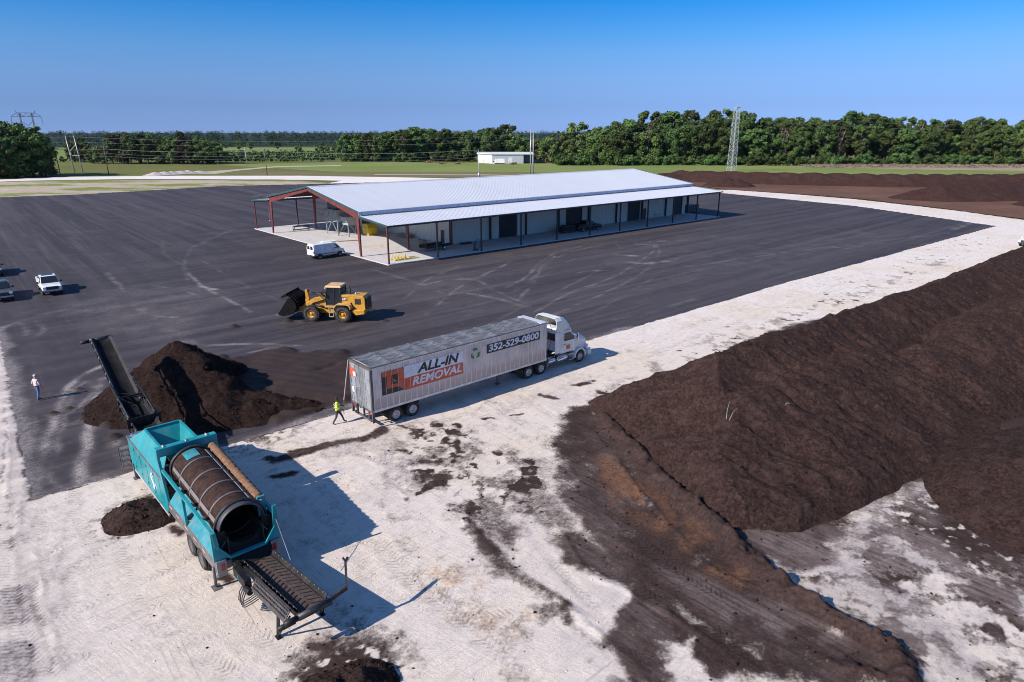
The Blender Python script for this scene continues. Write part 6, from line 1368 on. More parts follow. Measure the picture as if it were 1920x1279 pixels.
# ================================================================== PEOPLE
def person(name_label, loc, rz, joints, edges, mats, matfn, extras):
    """joints: name -> (x, y, z, r); x = forward, y = left; one continuous skinned surface"""
    me = bpy.data.meshes.new('person'); names = list(joints); ix = {k: i for i, k in enumerate(names)}
    me.from_pydata([joints[k][:3] for k in names], [(ix[a], ix[b]) for a, b in edges], [])
    o = bpy.data.objects.new('tmp', me); COL.objects.link(o)
    sk = o.modifiers.new('skin', 'SKIN'); sk.use_smooth_shade = True; sk.branch_smoothing = .3
    for k, v in zip(names, me.skin_vertices[0].data):
        r = joints[k][3]; v.radius = r if isinstance(r, tuple) else (r, r); v.use_root = k == 'pelvis'
    su = o.modifiers.new('sub', 'SUBSURF'); su.levels = 2; su.render_levels = 2
    dg = bpy.context.evaluated_depsgraph_get(); dg.update()
    m2 = bpy.data.meshes.new_from_object(o.evaluated_get(dg)); bpy.data.objects.remove(o)
    m2.materials.clear()
    for m in mats: m2.materials.append(m)
    for p in m2.polygons: p.material_index = matfn(p.center); p.use_smooth = True
    m2.name = 'body'
    T = thing('person', name_label, 'person', loc, rz)
    body = put('body', m2, T); extras(T, body); return T
def skeleton(p):
    """fills a walking body from a few joint positions"""
    J = dict(pelvis=(0, 0, .98, (.155, .13)), waist=(.01, 0, 1.10, (.15, .115)), chest=(.02, 0, 1.32, (.18, .125)), neckb=(.02, 0, 1.47, (.10, .08)), neck=(.035, 0, 1.53, .058), head=(.055, 0, 1.635, (.08, .095)), crown=(.045, 0, 1.72, (.068, .08)), nose=(.155, 0, 1.63, .018), chin=(.115, 0, 1.565, .04))
    E_ = [('pelvis', 'waist'), ('waist', 'chest'), ('chest', 'neckb'), ('neckb', 'neck'), ('neck', 'head'), ('head', 'crown'), ('head', 'nose'), ('head', 'chin')]
    for s, n in ((1, 'l'), (-1, 'r')):
        J['hip' + n] = (0, s * .10, .90, .105); kx, kz, fx, fz = p['leg' + n]
        J['knee' + n] = (kx, s * .105, kz, .066); J['ank' + n] = (fx, s * .105, fz, .048); J['toe' + n] = (fx + .17, s * .12, max(.035, fz - .05), .042); J['ear' + n] = (.05, s * .10, 1.63, .016)
        E_ += [('pelvis', 'hip' + n), ('hip' + n, 'knee' + n), ('knee' + n, 'ank' + n), ('ank' + n, 'toe' + n), ('head', 'ear' + n)]
        (ex, ey, ez), (hx, hy, hz) = p['arm' + n]
        J['sh' + n] = (.02, s * .19, 1.41, .068); J['elb' + n] = (ex, s * ey, ez, .048); J['wr' + n] = (hx, s * hy, hz, .030)
        d = Vector((hx - ex, s * (hy - ey), hz - ez)).normalized(); w = Vector((hx, s * hy, hz)); side = Vector((1, 0, 0)) - d * d.x
        side = side.normalized() if side.length > .2 else Vector((0, 0, 1)); pm = w + d * .06
        J['palm' + n] = (*pm, .030); E_ += [('chest', 'sh' + n), ('sh' + n, 'elb' + n), ('elb' + n, 'wr' + n), ('wr' + n, 'palm' + n)]
        inn = Vector((0, -s, 0))
        for k, (o_, L) in enumerate(((-.030, .068), (-.010, .080), (.010, .074), (.029, .058))):
            a = pm + d * .035 + side * o_; b = a + d * L * .5 + inn * .006; c = b + d * L * .4 + inn * .026
            for q_, nm in ((a, 'a'), (b, 'b'), (c, 'c')): J['f%d%s%s' % (k, nm, n)] = (*q_, .0095 if nm != 'c' else .008)
            E_ += [('palm' + n, 'f%da%s' % (k, n)), ('f%da%s' % (k, n), 'f%db%s' % (k, n)), ('f%db%s' % (k, n), 'f%dc%s' % (k, n))]
        a = w + d * .03 + side * .034 + inn * .01; b = a + d * .035 + side * .02 + inn * .012; J['tha' + n] = (*a, .012); J['thb' + n] = (*b, .010); E_ += [('palm' + n, 'tha' + n), ('tha' + n, 'thb' + n)]
    return J, E_
skin_m = paint('skin', (.42, .23, .16), .55); skin_d = paint('skin_dark', (.05, .028, .020), .5)
shirt = paint('pink_shirt', (.66, .50, .49), .8, 0, None, 0, 6); jeans = paint('jeans', (.085, .16, .32), .85, 0, None, 0, 5); shoe = paint('shoes', (.10, .07, .05), .7); vest_m = paint('hi_vis', (.62, .82, .04), .7); trous = paint('dark_trousers', (.055, .042, .045), .85); grey_t = paint('reflective_grey', (.55, .56, .57), .4); cap_m = paint('cap_cloth', (.52, .52, .56), .7); cap_d = paint('cap_brim', (.06, .06, .08), .7)
def face(T, par, hair_m, beard=None):
    for s in (-1, 1):
        MB().lathe([(.001, -.012), (.011, -.006), (.012, 0), (.001, .008)], (.138, s * .034, 1.648), (1, 0, 0), 8).build('eye', paint('eye_dark', (.03, .02, .02), .3), par)
    MB().b2((.140, -.026, 1.592), (.150, .026, 1.600)).build('mouth', paint('lip', (.22, .08, .07), .6), par)
def dome(c, r, m, name, par, z0=-.01, n=16):
    pr = [(r[0] * math.cos(a), r[1] * math.sin(a)) for a in np.linspace(z0, math.pi / 2 - .02, 7)]
    return MB().lathe(pr, c, (0, 0, 1), n).build(name, m, par)
J, E_ = skeleton(dict(legl=(.10, .50, .02, .085), legr=(-.02, .52, -.16, .10), arml=((-.06, .27, 1.14), (.04, .30, .90)), armr=((.02, .29, 1.14), (.10, .29, .90))))
def mf1(c):
    if c.z < .10: return 3
    if c.z < .99 and abs(c.y) < .235: return 2
    if c.z > 1.49: return 0
    if abs(c.y) > .23 and c.z < 1.10: return 0
    return 1
def ex1(T, body):
    face(T, body, None); dome((.04, 0, 1.665), (.108, .10), cap_m, 'cap', body); MB().prism([(.10, 1.672), (.24, 1.655), (.24, 1.664), (.10, 1.684)], 'y', -.075, .075).build('cap_brim', cap_d, body)
    MB().lathe([(.160, -.022), (.166, -.022), (.166, .022), (.160, .022)], (0, 0, 1.0), (0, 0, 1), 20, True).build('belt', cap_d, body)
c = G(74, 749.5); person('man in a pale pink shirt, blue jeans and light cap walking on the asphalt', (c[0], c[1], 0), R(70), J, E_, [skin_m, shirt, jeans, shoe], mf1, ex1).scale = (1.04,) * 3
J, E_ = skeleton(dict(legl=(.24, .55, .38, .13), legr=(-.06, .50, -.30, .09), arml=((.08, .24, 1.16), (.34, .16, 1.12)), armr=((.04, .25, 1.14), (.30, .20, 1.02))))
def mf2(c):
    if c.z < .12: return 3
    if c.z < .95 and abs(c.y) < .18: return 2
    if c.z > 1.48: return 0
    if c.x > .17 and c.z < 1.25 and abs(c.y) > .10: return 0
    return 1
def ex2(T, body):
    face(T, body, None); dome((.035, 0, 1.655), (.105, .105), paint('black_hair', (.012, .011, .012), .8), 'hair', body)
    for z in (1.12, 1.30): MB().lathe([(.176, -.028), (.183, -.028), (.183, .028), (.176, .028)], (.01, 0, z), (0, 0, 1), 22, True).build('reflective_band', grey_t, body)
c = G(634, 795); pw = (c[0], c[1], 0)
person('worker in a yellow hi-vis shirt and dark trousers striding behind the box trailer', pw, R(12), J, E_, [skin_d, vest_m, trous, shoe], mf2, ex2).scale = (1.03,) * 3
hd = (pw[0] + .40 * math.cos(R(12)) - .17 * math.sin(R(12)), pw[1] + .40 * math.sin(R(12)) + .17 * math.cos(R(12)), 1.15)
tp = tr_pt(-1.74, 1.32)
tag(MB().tube([(hd[0] + .0, hd[1], .55), hd, (tp[0], tp[1], 3.9)], .028, 6).build('tarp_strap', paint('strap_pale', (.42, .33, .28), .7)), 'pale strap running from the box trailer roof corner down to the worker', 'strap')
# ================================================================== TREES AND FAR THINGS
rng = np.random.default_rng(11)
def XP(px, y): return (px - 960) / F_PX * (y * math.cos(PITCH) + CH * math.sin(PITCH))
def leaf_mat(name, a, b, c, sc=.35):
    t = NT(name); oi = t.new('ShaderNodeObjectInfo')
    k = t.mix(t.rng(t.noise(sc, 4, .6), .36, .66), a, b)
    k = t.mix(t.math('MULTIPLY', t.rng(t.noise(sc * 4, 3, .6), .5, .75), .7), k, c)
    hs = t.new('ShaderNodeHueSaturation'); t.put(hs.inputs['Color'], k); t.put(hs.inputs['Value'], t.rng(oi.outputs['Random'], 0, 1, .62, 1.45)); t.put(hs.inputs['Hue'], t.rng(oi.outputs['Random'], 0, 1, .475, .515))
    m = t.fin(hs.outputs[0], .7, 0, None, .2)
    return m
bark = paint('bark', (.10, .080, .065), .9, 0, (.2, .18, .15), .4); bark_p = paint('pale_bark', (.36, .32, .28), .9, 0, (.22, .2, .18), .5)
lf_dark = leaf_mat('oak_leaf', (.032, .060, .016), (.074, .116, .030), (.135, .182, .054))
lf_mid = leaf_mat('green_leaf', (.046, .082, .019), (.096, .148, .035), (.165, .215, .060))
lf_lite = leaf_mat('light_leaf', (.075, .115, .028), (.12, .165, .042), (.19, .225, .07))
lf_brown = leaf_mat('brown_leaf', (.050, .042, .022), (.082, .062, .034), (.055, .070, .024))
lf_bush = leaf_mat('bush_leaf', (.035, .064, .016), (.065, .11, .026), (.11, .16, .042))
def leaves(cent, rad, n, size, flat=.75):
    """n leaf sprays spread through clumps: returns vertex and face arrays"""
    V = []; k = len(cent)
    w = rad ** 2; idx = rng.choice(k, n, p=w / w.sum())
    d = rng.normal(size=(n, 3)); d /= np.linalg.norm(d, axis=1)[:, None]
    r = rad[idx] * (rng.random(n) ** .42) * (.82 + .36 * rng.random(n))
    p = cent[idx] + d * r[:, None] * np.array([1, 1, flat])
    nn = d + rng.normal(size=(n, 3)) * .7; nn[:, 2] += .35; nn /= np.linalg.norm(nn, axis=1)[:, None]
    a = np.cross(nn, rng.normal(size=(n, 3))); a /= np.linalg.norm(a, axis=1)[:, None]; b = np.cross(nn, a)
    s = size * (.55 + .9 * rng.random(n))[:, None]; asp = (.55 + .4 * rng.random(n))[:, None]
    v = np.stack([p - a * s, p - b * s * asp * .8, p + a * s, p + b * s * asp], 1).reshape(-1, 3)
    return v
def leaf_mesh(name, v, mat):
    n = len(v) // 4; me = bpy.data.meshes.new(name); me.vertices.add(n * 4); me.vertices.foreach_set('co', v.astype(np.float32).ravel())
    me.loops.add(n * 4); me.loops.foreach_set('vertex_index', np.arange(n * 4, dtype=np.int32)); me.polygons.add(n); me.polygons.foreach_set('loop_start', np.arange(0, n * 4, 4, dtype=np.int32))
    try: me.polygons.foreach_set('loop_total', np.full(n, 4, np.int32))
    except Exception: pass
    me.update(calc_edges=True); me.materials.append(mat); return me
def make_tree(name, label, cat, h, cr, mat, nleaf, size, low=.22, ncl=16, barkm=bark, group=None, bare=0):
    T = thing(name, label, cat, (0, 0, 0), 0, group)
    cent = []; rad = []
    for i in range(ncl):
        f = i / (ncl - 1); z = h * (low + (.90 - low) * f ** .85); prof = math.sin(math.pi * min(1, .18 + .72 * f)) ** .7
        a = i * 2.4 + rng.random() * 1.2; rr = cr * prof * (.28 + .78 * rng.random()); cent.append((math.cos(a) * rr, math.sin(a) * rr, z)); rad.append(cr * (.20 + .24 * rng.random()) * (1.15 - .35 * f))
    cent = np.array(cent); rad = np.array(rad)
    mb = MB(); lean = rng.normal() * .03 * h
    mb.tube([(0, 0, 0), (lean * .2, 0, h * .15), (lean * .6, lean * .2, h * .4), (lean, lean * .3, h * .72)], [h * .028, h * .021, h * .015, h * .006], 8)
    for i in range(0, ncl, 2 if not bare else 1):
        c = cent[i]; z0 = min(h * .6, max(h * .12, c[2] * .55)); mb.tube([(lean * .4, 0, z0), (c[0] * .5, c[1] * .5, (z0 + c[2]) * .52), tuple(c)], [h * .011, h * .007, h * .003], 6)
    mb.build('trunk', barkm, T); put('crown', leaf_mesh('crown', leaves(cent, rad, nleaf, size), mat), T)
    return T
class Kind:
    """first placing moves the tree itself, later ones copy it with its trunk and crown"""
    def __init__(s, **k): s.k = k; s.src = None
    def place(s, x, y, sc, label, group, rz=None, z=-.25):
        rz = rng.random() * 6.28 if rz is None else rz
        w_ = sc * (.85 + .42 * rng.random()); sc = (w_, w_ * (.85 + .3 * rng.random()), sc * (.93 + .16 * rng.random()))
        if s.src is None:
            s.src = make_tree(**s.k, label=label, group=group); s.src.location = (x, y, z); s.src.rotation_euler.z = rz; s.src.scale = sc; return s.src
        return dup(s.src, (x, y, z), rz, label, sc, group)
K_oak = [Kind(name='oak_tree', cat='tree', h=22, cr=7.0, mat=lf_dark, nleaf=7500, size=.44, ncl=26), Kind(name='oak_tree', cat='tree', h=24, cr=6.4, mat=lf_dark, nleaf=7500, size=.44, low=.26, ncl=28), Kind(name='oak_tree', cat='tree', h=20, cr=7.5, mat=lf_mid, nleaf=7500, size=.44, ncl=18), Kind(name='oak_tree', cat='tree', h=23, cr=6.0, mat=lf_mid, nleaf=5600, size=.44, low=.3, ncl=18)]
K_dense = [Kind(name='oak_tree', cat='tree', h=21, cr=7.2, mat=lf_dark, nleaf=9500, size=.44, low=.12, ncl=30), Kind(name='oak_tree', cat='tree', h=20, cr=7.6, mat=lf_dark, nleaf=9500, size=.44, low=.10, ncl=28)]
K_lite = [Kind(name='leafy_tree', cat='tree', h=20, cr=6.2, mat=lf_lite, nleaf=4800, size=.42, low=.15, ncl=18), Kind(name='leafy_tree', cat='tree', h=17, cr=6.6, mat=lf_lite, nleaf=4800, size=.42, low=.12, ncl=16)]
K_brown = Kind(name='brown_tree', cat='tree', h=16, cr=6.2, mat=lf_brown, nleaf=4600, size=.42, low=.15, ncl=16)
K_bare = Kind(name='bare_tree', cat='tree', h=23, cr=4.6, mat=lf_brown, nleaf=380, size=.5, low=.35, ncl=16, barkm=bark_p, bare=1)
K_bush = [Kind(name='bush', cat='bush', h=5.5, cr=4.2, mat=lf_bush, nleaf=2200, size=.36, low=.05, ncl=10), Kind(name='bush', cat='bush', h=4.5, cr=4.6, mat=lf_bush, nleaf=2200, size=.36, low=.05, ncl=9)]
# the tall tree line on the right
gr = 'trees of the tall tree line on the right'
def pick(ks): return ks[int(rng.integers(len(ks)))]
for row, (y0, n, s0) in enumerate(((398, 44, .92), (412, 44, 1.12), (428, 42, 1.20))):
    for i in range(n):
        px = 1118 + (2060 - 1118) * (i + .2 + .6 * rng.random()) / n; x = XP(px, y0); y = y0 + rng.normal() * 3.5
        k = pick(K_oak); s = s0 * (.80 + .32 * rng.random()) * (1.04 if 1250 < px < 1400 else 1)
        if row == 0 and rng.random() < .12: K_lite[0].place(x, y, s * .95, 'lighter green tree at the front of the tall tree line on the right', gr)
        else: k.place(x, y, s, ('dark leafy oak in the front row', 'tall dark oak in the middle row', 'tall oak whose crown tops the back row')[row] + ' of the tall tree line on the right', gr)
for px, y in ((1455, 405), (1462, 403), (1551, 404), (1560, 402), (1212, 404), (1700, 408), (1905, 404)): K_bare.place(XP(px, y), y - 6, 1.0, 'pale bare-branched tree standing in the tall tree line on the right', gr)
for i in range(56):
    px = 1060 + (2060 - 1060) * (i + rng.random() * .8) / 56; y = 386 + rng.normal() * 2.5; pick(K_bush).place(XP(px, y), y, .75 + .5 * rng.random(), 'rounded green bush at the foot of the tall tree line on the right', 'bushes at the foot of the tall tree line')
gr = 'light green trees behind the far metal barn'
for px, y, s in ((1012, 428, .85), (1030, 418, .9), (1048, 424, .95), (1066, 412, .9), (1083, 424, 1.18), (1098, 414, .98), (1112, 424, .98), (1020, 442, .85), (1058, 440, 1.0), (1128, 425, .95), (1005, 436, .75)): pick(K_lite).place(XP(px, y), y, s, 'light yellow-green tree right of the far metal barn', gr)
for px, y in ((1060, 392), (1075, 390), (1092, 390), (1108, 388), (1045, 400)): K_bush[0].place(XP(px, y), y, 1.1, 'bright bush at the right end of the light green trees by the barn', 'bushes by the light green trees')
# dark trees in the middle distance behind the mown field
gr = 'dark trees behind the mown field'
for i in range(34):
    px = 648 + (992 - 648) * (i + .2 + .6 * rng.random()) / 34; y = 452 + rng.normal() * 14; pick(K_oak).place(XP(px, y), y, .60 + .36 * rng.random(), 'dark tree in the row behind the mown field and far barn', gr)
for px, y, s in ((785, 450, .98), (800, 455, .92), (750, 455, .86), (905, 455, .88), (920, 460, .85)): K_oak[int(s * 100) % 2].place(XP(px, y), y, s, 'taller dark tree standing above the row behind the mown field', gr)
for px, y in ((965, 440), (972, 446), (760, 440)): K_bare.place(XP(px, y), y, .85, 'grey leafless tree left of the light green trees', gr)
for i in range(26):
    px = 640 + (1000 - 640) * (i + rng.random()) / 26; y = 436 + rng.normal() * 3; pick(K_bush).place(XP(px, y), y, .8 + .4 * rng.random(), 'dark bush at the foot of the trees behind the mown field', 'bushes behind the mown field')
# the clump on the left, some of it brown
gr = 'tree clump on the left behind the white road'
for px, y, k, s in ((158, 420, 2, .72), (176, 405, 'l', .62), (192, 402, 'l', .66), (212, 402, 1, .72), (232, 400, 'b', 1.05), (246, 398, 1, .74), (228, 412, 0, .82), (262, 402, 0, .74), (278, 398, 1, .66), (292, 404, 3, .80), (306, 400, 'l', .82), (322, 398, 2, .80), (336, 404, 'l', .95), (352, 398, 'b', 1.0), (368, 396, 2, .74), (388, 396, 2, .70), (402, 400, 'b', .9), (412, 398, 2, .62), (345, 412, 1, .78), (380, 412, 0, .76), (300, 414, 0, .78), (265, 414, 1, .76), (140, 430, 2, .68)):
    K = K_lite[1] if k == 'l' else K_brown if k == 'b' else K_oak[k]
    K.place(XP(px, y), y, s, {'l': 'light green tree in the clump on the left', 'b': 'brownish tree in the clump on the left'}.get(k, 'dark green tree in the clump on the left') + ' behind the white road', gr)
gr = 'large dark trees at the far left edge'
for px, y, k, s in ((-40, 285, 0, 1.0), (-12, 280, 1, .95), (12, 290, 0, 1.02), (30, 282, 2, .98), (48, 288, 3, .94), (64, 284, 2, .98), (20, 275, 0, .78), (-5, 272, 1, .75), (78, 290, 2, .80), (-70, 285, 1, 1.0), (86, 286, 0, .55)): K_dense[k % 2].place(XP(px, y), y, s, 'large dark tree at the far left edge of the field', gr)
# scattered trees farther out
for px, y, s in ((660, 560, .5), (690, 600, .55), (560, 640, .4), (600, 600, .45), (615, 610, .4), (630, 600, .45), (470, 720, .5), (450, 700, .6), (520, 740, .5)): K_oak[2].place(XP(px, y), y, s, 'lone dark tree at the edge of the far pale pasture', 'scattered trees round the far pasture')
# ---- woods that read as one mass
def wood(name, bands, mat, size, per):
    V = []
    for x0, x1, y, h, sp, dy in bands:
        n = int((x1 - x0) / sp)
        xs = x0 + (x1 - x0) * (np.arange(n) + rng.random(n)) / n; ys = y + rng.normal(size=n) * dy; hs = h * (.78 + .4 * rng.random(n))
        cent = np.stack([np.repeat(xs, 3), np.repeat(ys, 3), np.stack([hs * .30, hs * .58, hs * .80], 1).ravel()], 1); cent[:, :2] += rng.normal(size=(3 * n, 2)) * h * .12; rad = np.stack([hs * .34, hs * .30, hs * .20], 1).ravel()
        V.append(leaves(cent, rad, n * per, size * h / 18))
    return tag(put(name, leaf_mesh(name, np.concatenate(V), mat)), kind='stuff')
far_leaf = leaf_mat('far_leaf', (.012, .027, .015), (.020, .039, .019), (.032, .053, .025), .03)
o = wood('far_woodland', [(-560, -120, 860, 17, 6, 14), (-560, 40, 1020, 18, 7, 30), (-900, -345, 720, 18, 8, 30), (-60, 90, 560, 14, 6, 14), (-1100, 700, 1350, 20, 10, 60), (-1500, 1300, 1900, 21, 13, 90), (-2100, 2100, 2600, 23, 17, 120), (-3000, 3000, 3800, 26, 22, 200), (100, 700, 470, 20, 8, 12), (300, 800, 440, 20, 8, 16)], far_leaf, .60, 170)
o['label'] = 'wide far-off woodland along the horizon'
rows = [(-290 + k * 1.0, -115 + k * 1.2, 425 + k * 13, 3.4, 2.4, 1.0) for k in range(12)]
wood('orchard_rows', rows, lf_dark, 4.2, 16)['label'] = 'rows of low dark orchard bushes beyond the field'
t_ = []
tag(put('reed_grass', leaf_mesh('reed_grass', leaves(np.stack([rng.uniform(158, 400, 6000), 368 + rng.normal(size=6000) * 7, np.full(6000, .35)], 1), np.full(6000, .6), 26000, .34), leaf_mat('reed', (.30, .25, .17), (.40, .335, .24), (.26, .235, .12)))), kind='stuff')

# ---- masts, poles and wires
gal = paint('mast_steel', (.46, .47, .49), .4, .3); wood_m = paint('pole_wood', (.14, .115, .10), .8); wire_m = paint('wire', (.30, .31, .33), .4, .4)
def lattice(T, zs, ws, m, r=.07):
    mb = MB(); br = MB()
    cs = [[Vector((sx * w / 2, sy * w / 2, z)) for sx, sy in ((-1, -1), (1, -1), (1, 1), (-1, 1))] for z, w in zip(zs, ws)]
    for k in range(len(cs) - 1):
        for i in range(4):
            j = (i + 1) % 4; mb.beam(cs[k][i], cs[k + 1][i], r * 2, r * 2); br.beam(cs[k][i], cs[k + 1][j], r, r); br.beam(cs[k][j], cs[k + 1][i], r, r); br.beam(cs[k + 1][i], cs[k + 1][j], r, r)
    mb.build('leg_frame', m, T); br.build('bracing', m, T)
c = G(1371, 321); MA = thing('lattice_mast', 'tall pale lattice mast rising before the tree line on the right', 'mast', (c[0], c[1], -.2), .4)
zs = np.linspace(0, 28.4, 16); lattice(MA, zs, [3.0 - 1.25 * f for f in np.linspace(0, 1, 16)], paint('mast_pale', (.60, .61, .63), .4, .2), .055)
MB().b2((-1.0, -1.0, 28.4), (1.0, 1.0, 28.7)).build('head_frame', gal, MA); MB().tube([(.5, .5, 28.7), (.5, .5, 30)], .05, 6).build('rod', gal, MA)
c = G(997, 326); DPO = thing('twin_pole', 'pair of tall grey steel poles standing beyond the shed roof', 'pole', (c[0], c[1], -.2), 0)
for x in (-.62, .62): MB().tube([(x, 0, 0), (x * .82, 0, 18.9)], [.27, .16], 12).build('pole', gal, DPO)
mb = MB()
for z in (14.2, 16.0, 17.8): mb.b2((-.5, -.06, z), (.5, .06, z + .14))
mb.build('tie_bar', gal, DPO)
c = G(148, 323); HF = thing('h_frame_pole', 'leaning H-frame power pole of two grey posts with a diagonal brace on the left', 'pole', (c[0], c[1], -.2), 0)
for x in (-1.9, 1.9): MB().tube([(x, 0, 0), (x - 1.2, 0, 16.2)], [.24, .15], 10).build('pole', gal, HF)
mb = MB(); mb.beam((-2.6, 0, 9.2), (1.0, 0, 12.5), .2, .2); mb.b2((-2.5, -.1, 7.4), (1.9, .1, 7.7)); mb.build('brace', gal, HF); MB().b2((-2.55, -.35, 7.7), (-1.95, .35, 8.9)).build('transformer', gal, HF)
for px, py, top, lb in ((113, 327, 280, 'thin wooden pole left of the H-frame power pole'), (204, 327, 277, 'thin wooden pole right of the H-frame power pole'), (463, 309, 279, 'pale lamp pole before the orchard rows'), (501, 328, 284, 'slim wooden pole in the field left of the shed'), (898, 331, 286, 'slim grey pole rising behind the shed roof left of the twin poles')):
    c = G(px, py); H = (py - top) / F_PX * c[1] * 1.045; T = thing('utility_pole', lb, 'pole', (c[0], c[1], -.2), .2); MB().tube([(0, 0, 0), (-.2 if px < 600 else 0, 0, H)], [.2, .13], 8).build('pole', wood_m if px != 898 and px != 463 else gal, T)
    mb = MB(); mb.b2((-1.0, -.06, H - .9), (1.0, .06, H - .75)); mb.build('crossarm', wood_m, T)
    for x in (-.9, 0, .9): MB().tube([(x, 0, H - .75), (x, 0, H - .5)], .06, 6).build('insulator', gal, T)
    if px == 898: MB().tube([(0, 0, 0), (0, 0, 1.6)], .45, 10).build('base_box', gal, T)
PY = thing('transmission_tower', 'far lattice transmission tower with a wide crossarm behind the left trees', 'pylon', (XP(62, 720), 720, 0), .25)
dk = paint('pylon_dark', (.10, .11, .13), .6)
mb = MB()
for s in (-1, 1):
    for yy in (-1, 1): mb.beam((s * 7, yy * 2.5, 0), (s * 5.2, yy * 1, 36), .45, .45)
    for k in range(6): mb.beam((s * (7 - .3 * k), -2.5 + .25 * k, 6 * k), (s * (6.7 - .3 * k), 2.2 - .25 * k, 6 * k + 6), .28, .28)
mb.build('tower_leg', dk, PY); mb = MB()
mb.beam((-13.5, 0, 33), (13.5, 0, 33), .45, .45); mb.beam((-8, 0, 36.5), (8, 0, 36.5), .45, .45)
for s in (-1, 1): mb.beam((s * 13.5, 0, 33), (s * 8, 0, 36.5), .4, .4); mb.beam((s * 8, 0, 36.5), (s * 9, 0, 39), .35, .35); mb.beam((s * 5.2, 0, 33), (s * 8, 0, 36.5), .35, .35); mb.beam((s * 5, 0, 28), (0, 0, 24), .35, .35); mb.beam((s * 13.5, 0, 33), (s * 14.3, 0, 26), .3, .3)
for k in range(6): mb.beam((-8 + k * 2.7, 0, 33 + 3.5 * (k % 2)), (-5.3 + k * 2.7, 0, 36.5 - 3.5 * (k % 2)), .3, .3)
mb.build('crossarm', dk, PY)
def span(a, b, sag, lb, m=wire_m, r=.022):
    a = Vector(a); b = Vector(b); pts = [a.lerp(b, f) + Vector((0, 0, -sag * 4 * f * (1 - f))) for f in np.linspace(0, 1, 25)]
    o = MB().tube(pts, r, 5).build('power_line', m); tag(o, lb, 'wire', 'power lines across the fields')
hx, hy = G(148, 323); tx, ty = G(997, 326); mx, my = G(1371, 321); p1 = G(204, 327); p2 = G(501, 328); p3 = G(898, 331); p0 = G(113, 327)
for z, dy in ((15.6, 0), (13.4, .4)): span((hx - 1.0, hy + dy, z), (tx, ty + dy, z + 1.2), 2.6, 'high power line from the H-frame pole to the twin poles'); span((tx, ty + dy, z + 1.2), (mx, my + dy, z + 9.5), 1.6, 'high power line from the twin poles to the lattice mast'); span((mx, my + dy, z + 9.5), (330, 352 + dy, z + 7), 3, 'high power line running right from the lattice mast'); span((hx - 1.0, hy + dy, z), (-330, 330 + dy, z), 2, 'high power line running left from the H-frame pole')
for z, dy in ((10.6, -.8), (10.6, .8), (8.8, 0), (7.6, 0)): span((p1[0], p1[1] + dy, z), (p2[0], p2[1] + dy, z - .6), .9, 'low power line between the wooden poles on the left'); span((p2[0], p2[1] + dy, z - .6), (p3[0], p3[1] + dy, z), 1.4, 'low power line across the field to the slim pole behind the shed'); span((p0[0], p0[1] + dy, z), (p1[0], p1[1] + dy, z), .4, 'low power line beside the H-frame pole')

# ---- far barn, lorries and clutter
c = G(923, 306); BN2 = thing('metal_barn', 'small grey metal barn with a white roof in the far field', 'barn', (c[0], c[1], -.2), 0)
bwm = paint('barn_wall', (.42, .44, .47), .5, .1); bwe = paint('barn_end', (.62, .62, .62), .5)
mb = MB(); mb.b2((0, 0, 0), (18.5, .15, 5.2)); mb.b2((0, 14.85, 0), (24, 15, 5.2)); mb.b2((18.5, 5, 0), (18.65, 14.85, 5.2)); mb.build('side_wall', bwm, BN2)
mb = MB(); mb.plate([(-9, 9, 0), (-.02, 0, 0), (-.02, 0, 5.2), (-9, 9, 5.2)], .15); mb.b2((-8.95, 9.2, 0), (0, 9.35, 5.2)); mb.build('end_wall', bwe, BN2)
mb = MB(); mb.loft([[(-9.6, 9, 5.2), (-.6, -.6, 5.2), (24.8, -.6, 5.2), (24.8, 15.4, 5.2), (-9.6, 15.4, 5.2)], [(-9.6, 9, 5.45), (-.6, -.6, 5.45), (24.8, -.6, 5.6), (24.8, 15.4, 6.2), (-9.6, 15.4, 6.2)]]); mb.build('roof', paint('barn_roof', (.74, .74, .74), .4), BN2)
MB().b2((9.5, -.06, 0), (12, -.02, 3.4)).build('door', bwe, BN2); MB().b2((-5.6, 5.0, 0), (-4.6, 5.1, 2.1)).build('door', bwe, BN2)
for x in (23.8,): MB().b2((x - .12, -.1, 0), (x + .12, .1, 5.2)).build('post', bwm, BN2)
def box_lorry(label, loc, rz, boxm, cabm, blen=5.6):
    T = thing('box_lorry', label, 'lorry', loc, rz); MB().b2((-blen / 2, -1.2, 1.1), (blen / 2, 1.2, 3.5)).build('box', boxm, T, .05)
    mb = MB(); mb.prism([(blen / 2 + .1, .6), (blen / 2 + .1, 2.4), (blen / 2 + 1.0, 2.4), (blen / 2 + 1.5, 1.6), (blen / 2 + 2.2, 1.45), (blen / 2 + 2.3, .6)], 'y', -1.05, 1.05); mb.build('cab', cabm, T, .06)
    for s in (-1, 1):
        MB().prism([(blen / 2 + .3, 1.6), (blen / 2 + 1.4, 1.6), (blen / 2 + 1.0, 2.25), (blen / 2 + .3, 2.25)], 'y', s * 1.05, s * 1.07).build('side_window', GLS, T)
        for x in (-blen / 2 + 1.1, blen / 2 + 1.4): wheel(T, (x, s * .95, .48), .48, .3, s, steel, n=14)
    MB().b2((-blen / 2, -.5, .7), (blen / 2 + 1.6, .5, 1.05)).build('chassis', black, T); return T
c = G(937, 309); box_lorry('white box lorry parked before the far metal barn', (c[0], c[1], -.2), math.pi, whitev, whitev)
c = G(850, 300); box_lorry('pale blue box lorry before the dark trees left of the barn', (c[0], c[1], -.2), 0, paint('pale_blue', (.55, .64, .74), .4), whitev, 5.0)
c = G(782, 301); YM = thing('compact_tractor', 'small yellow machine before the dark trees', 'machine', (c[0], c[1], -.2), .3)
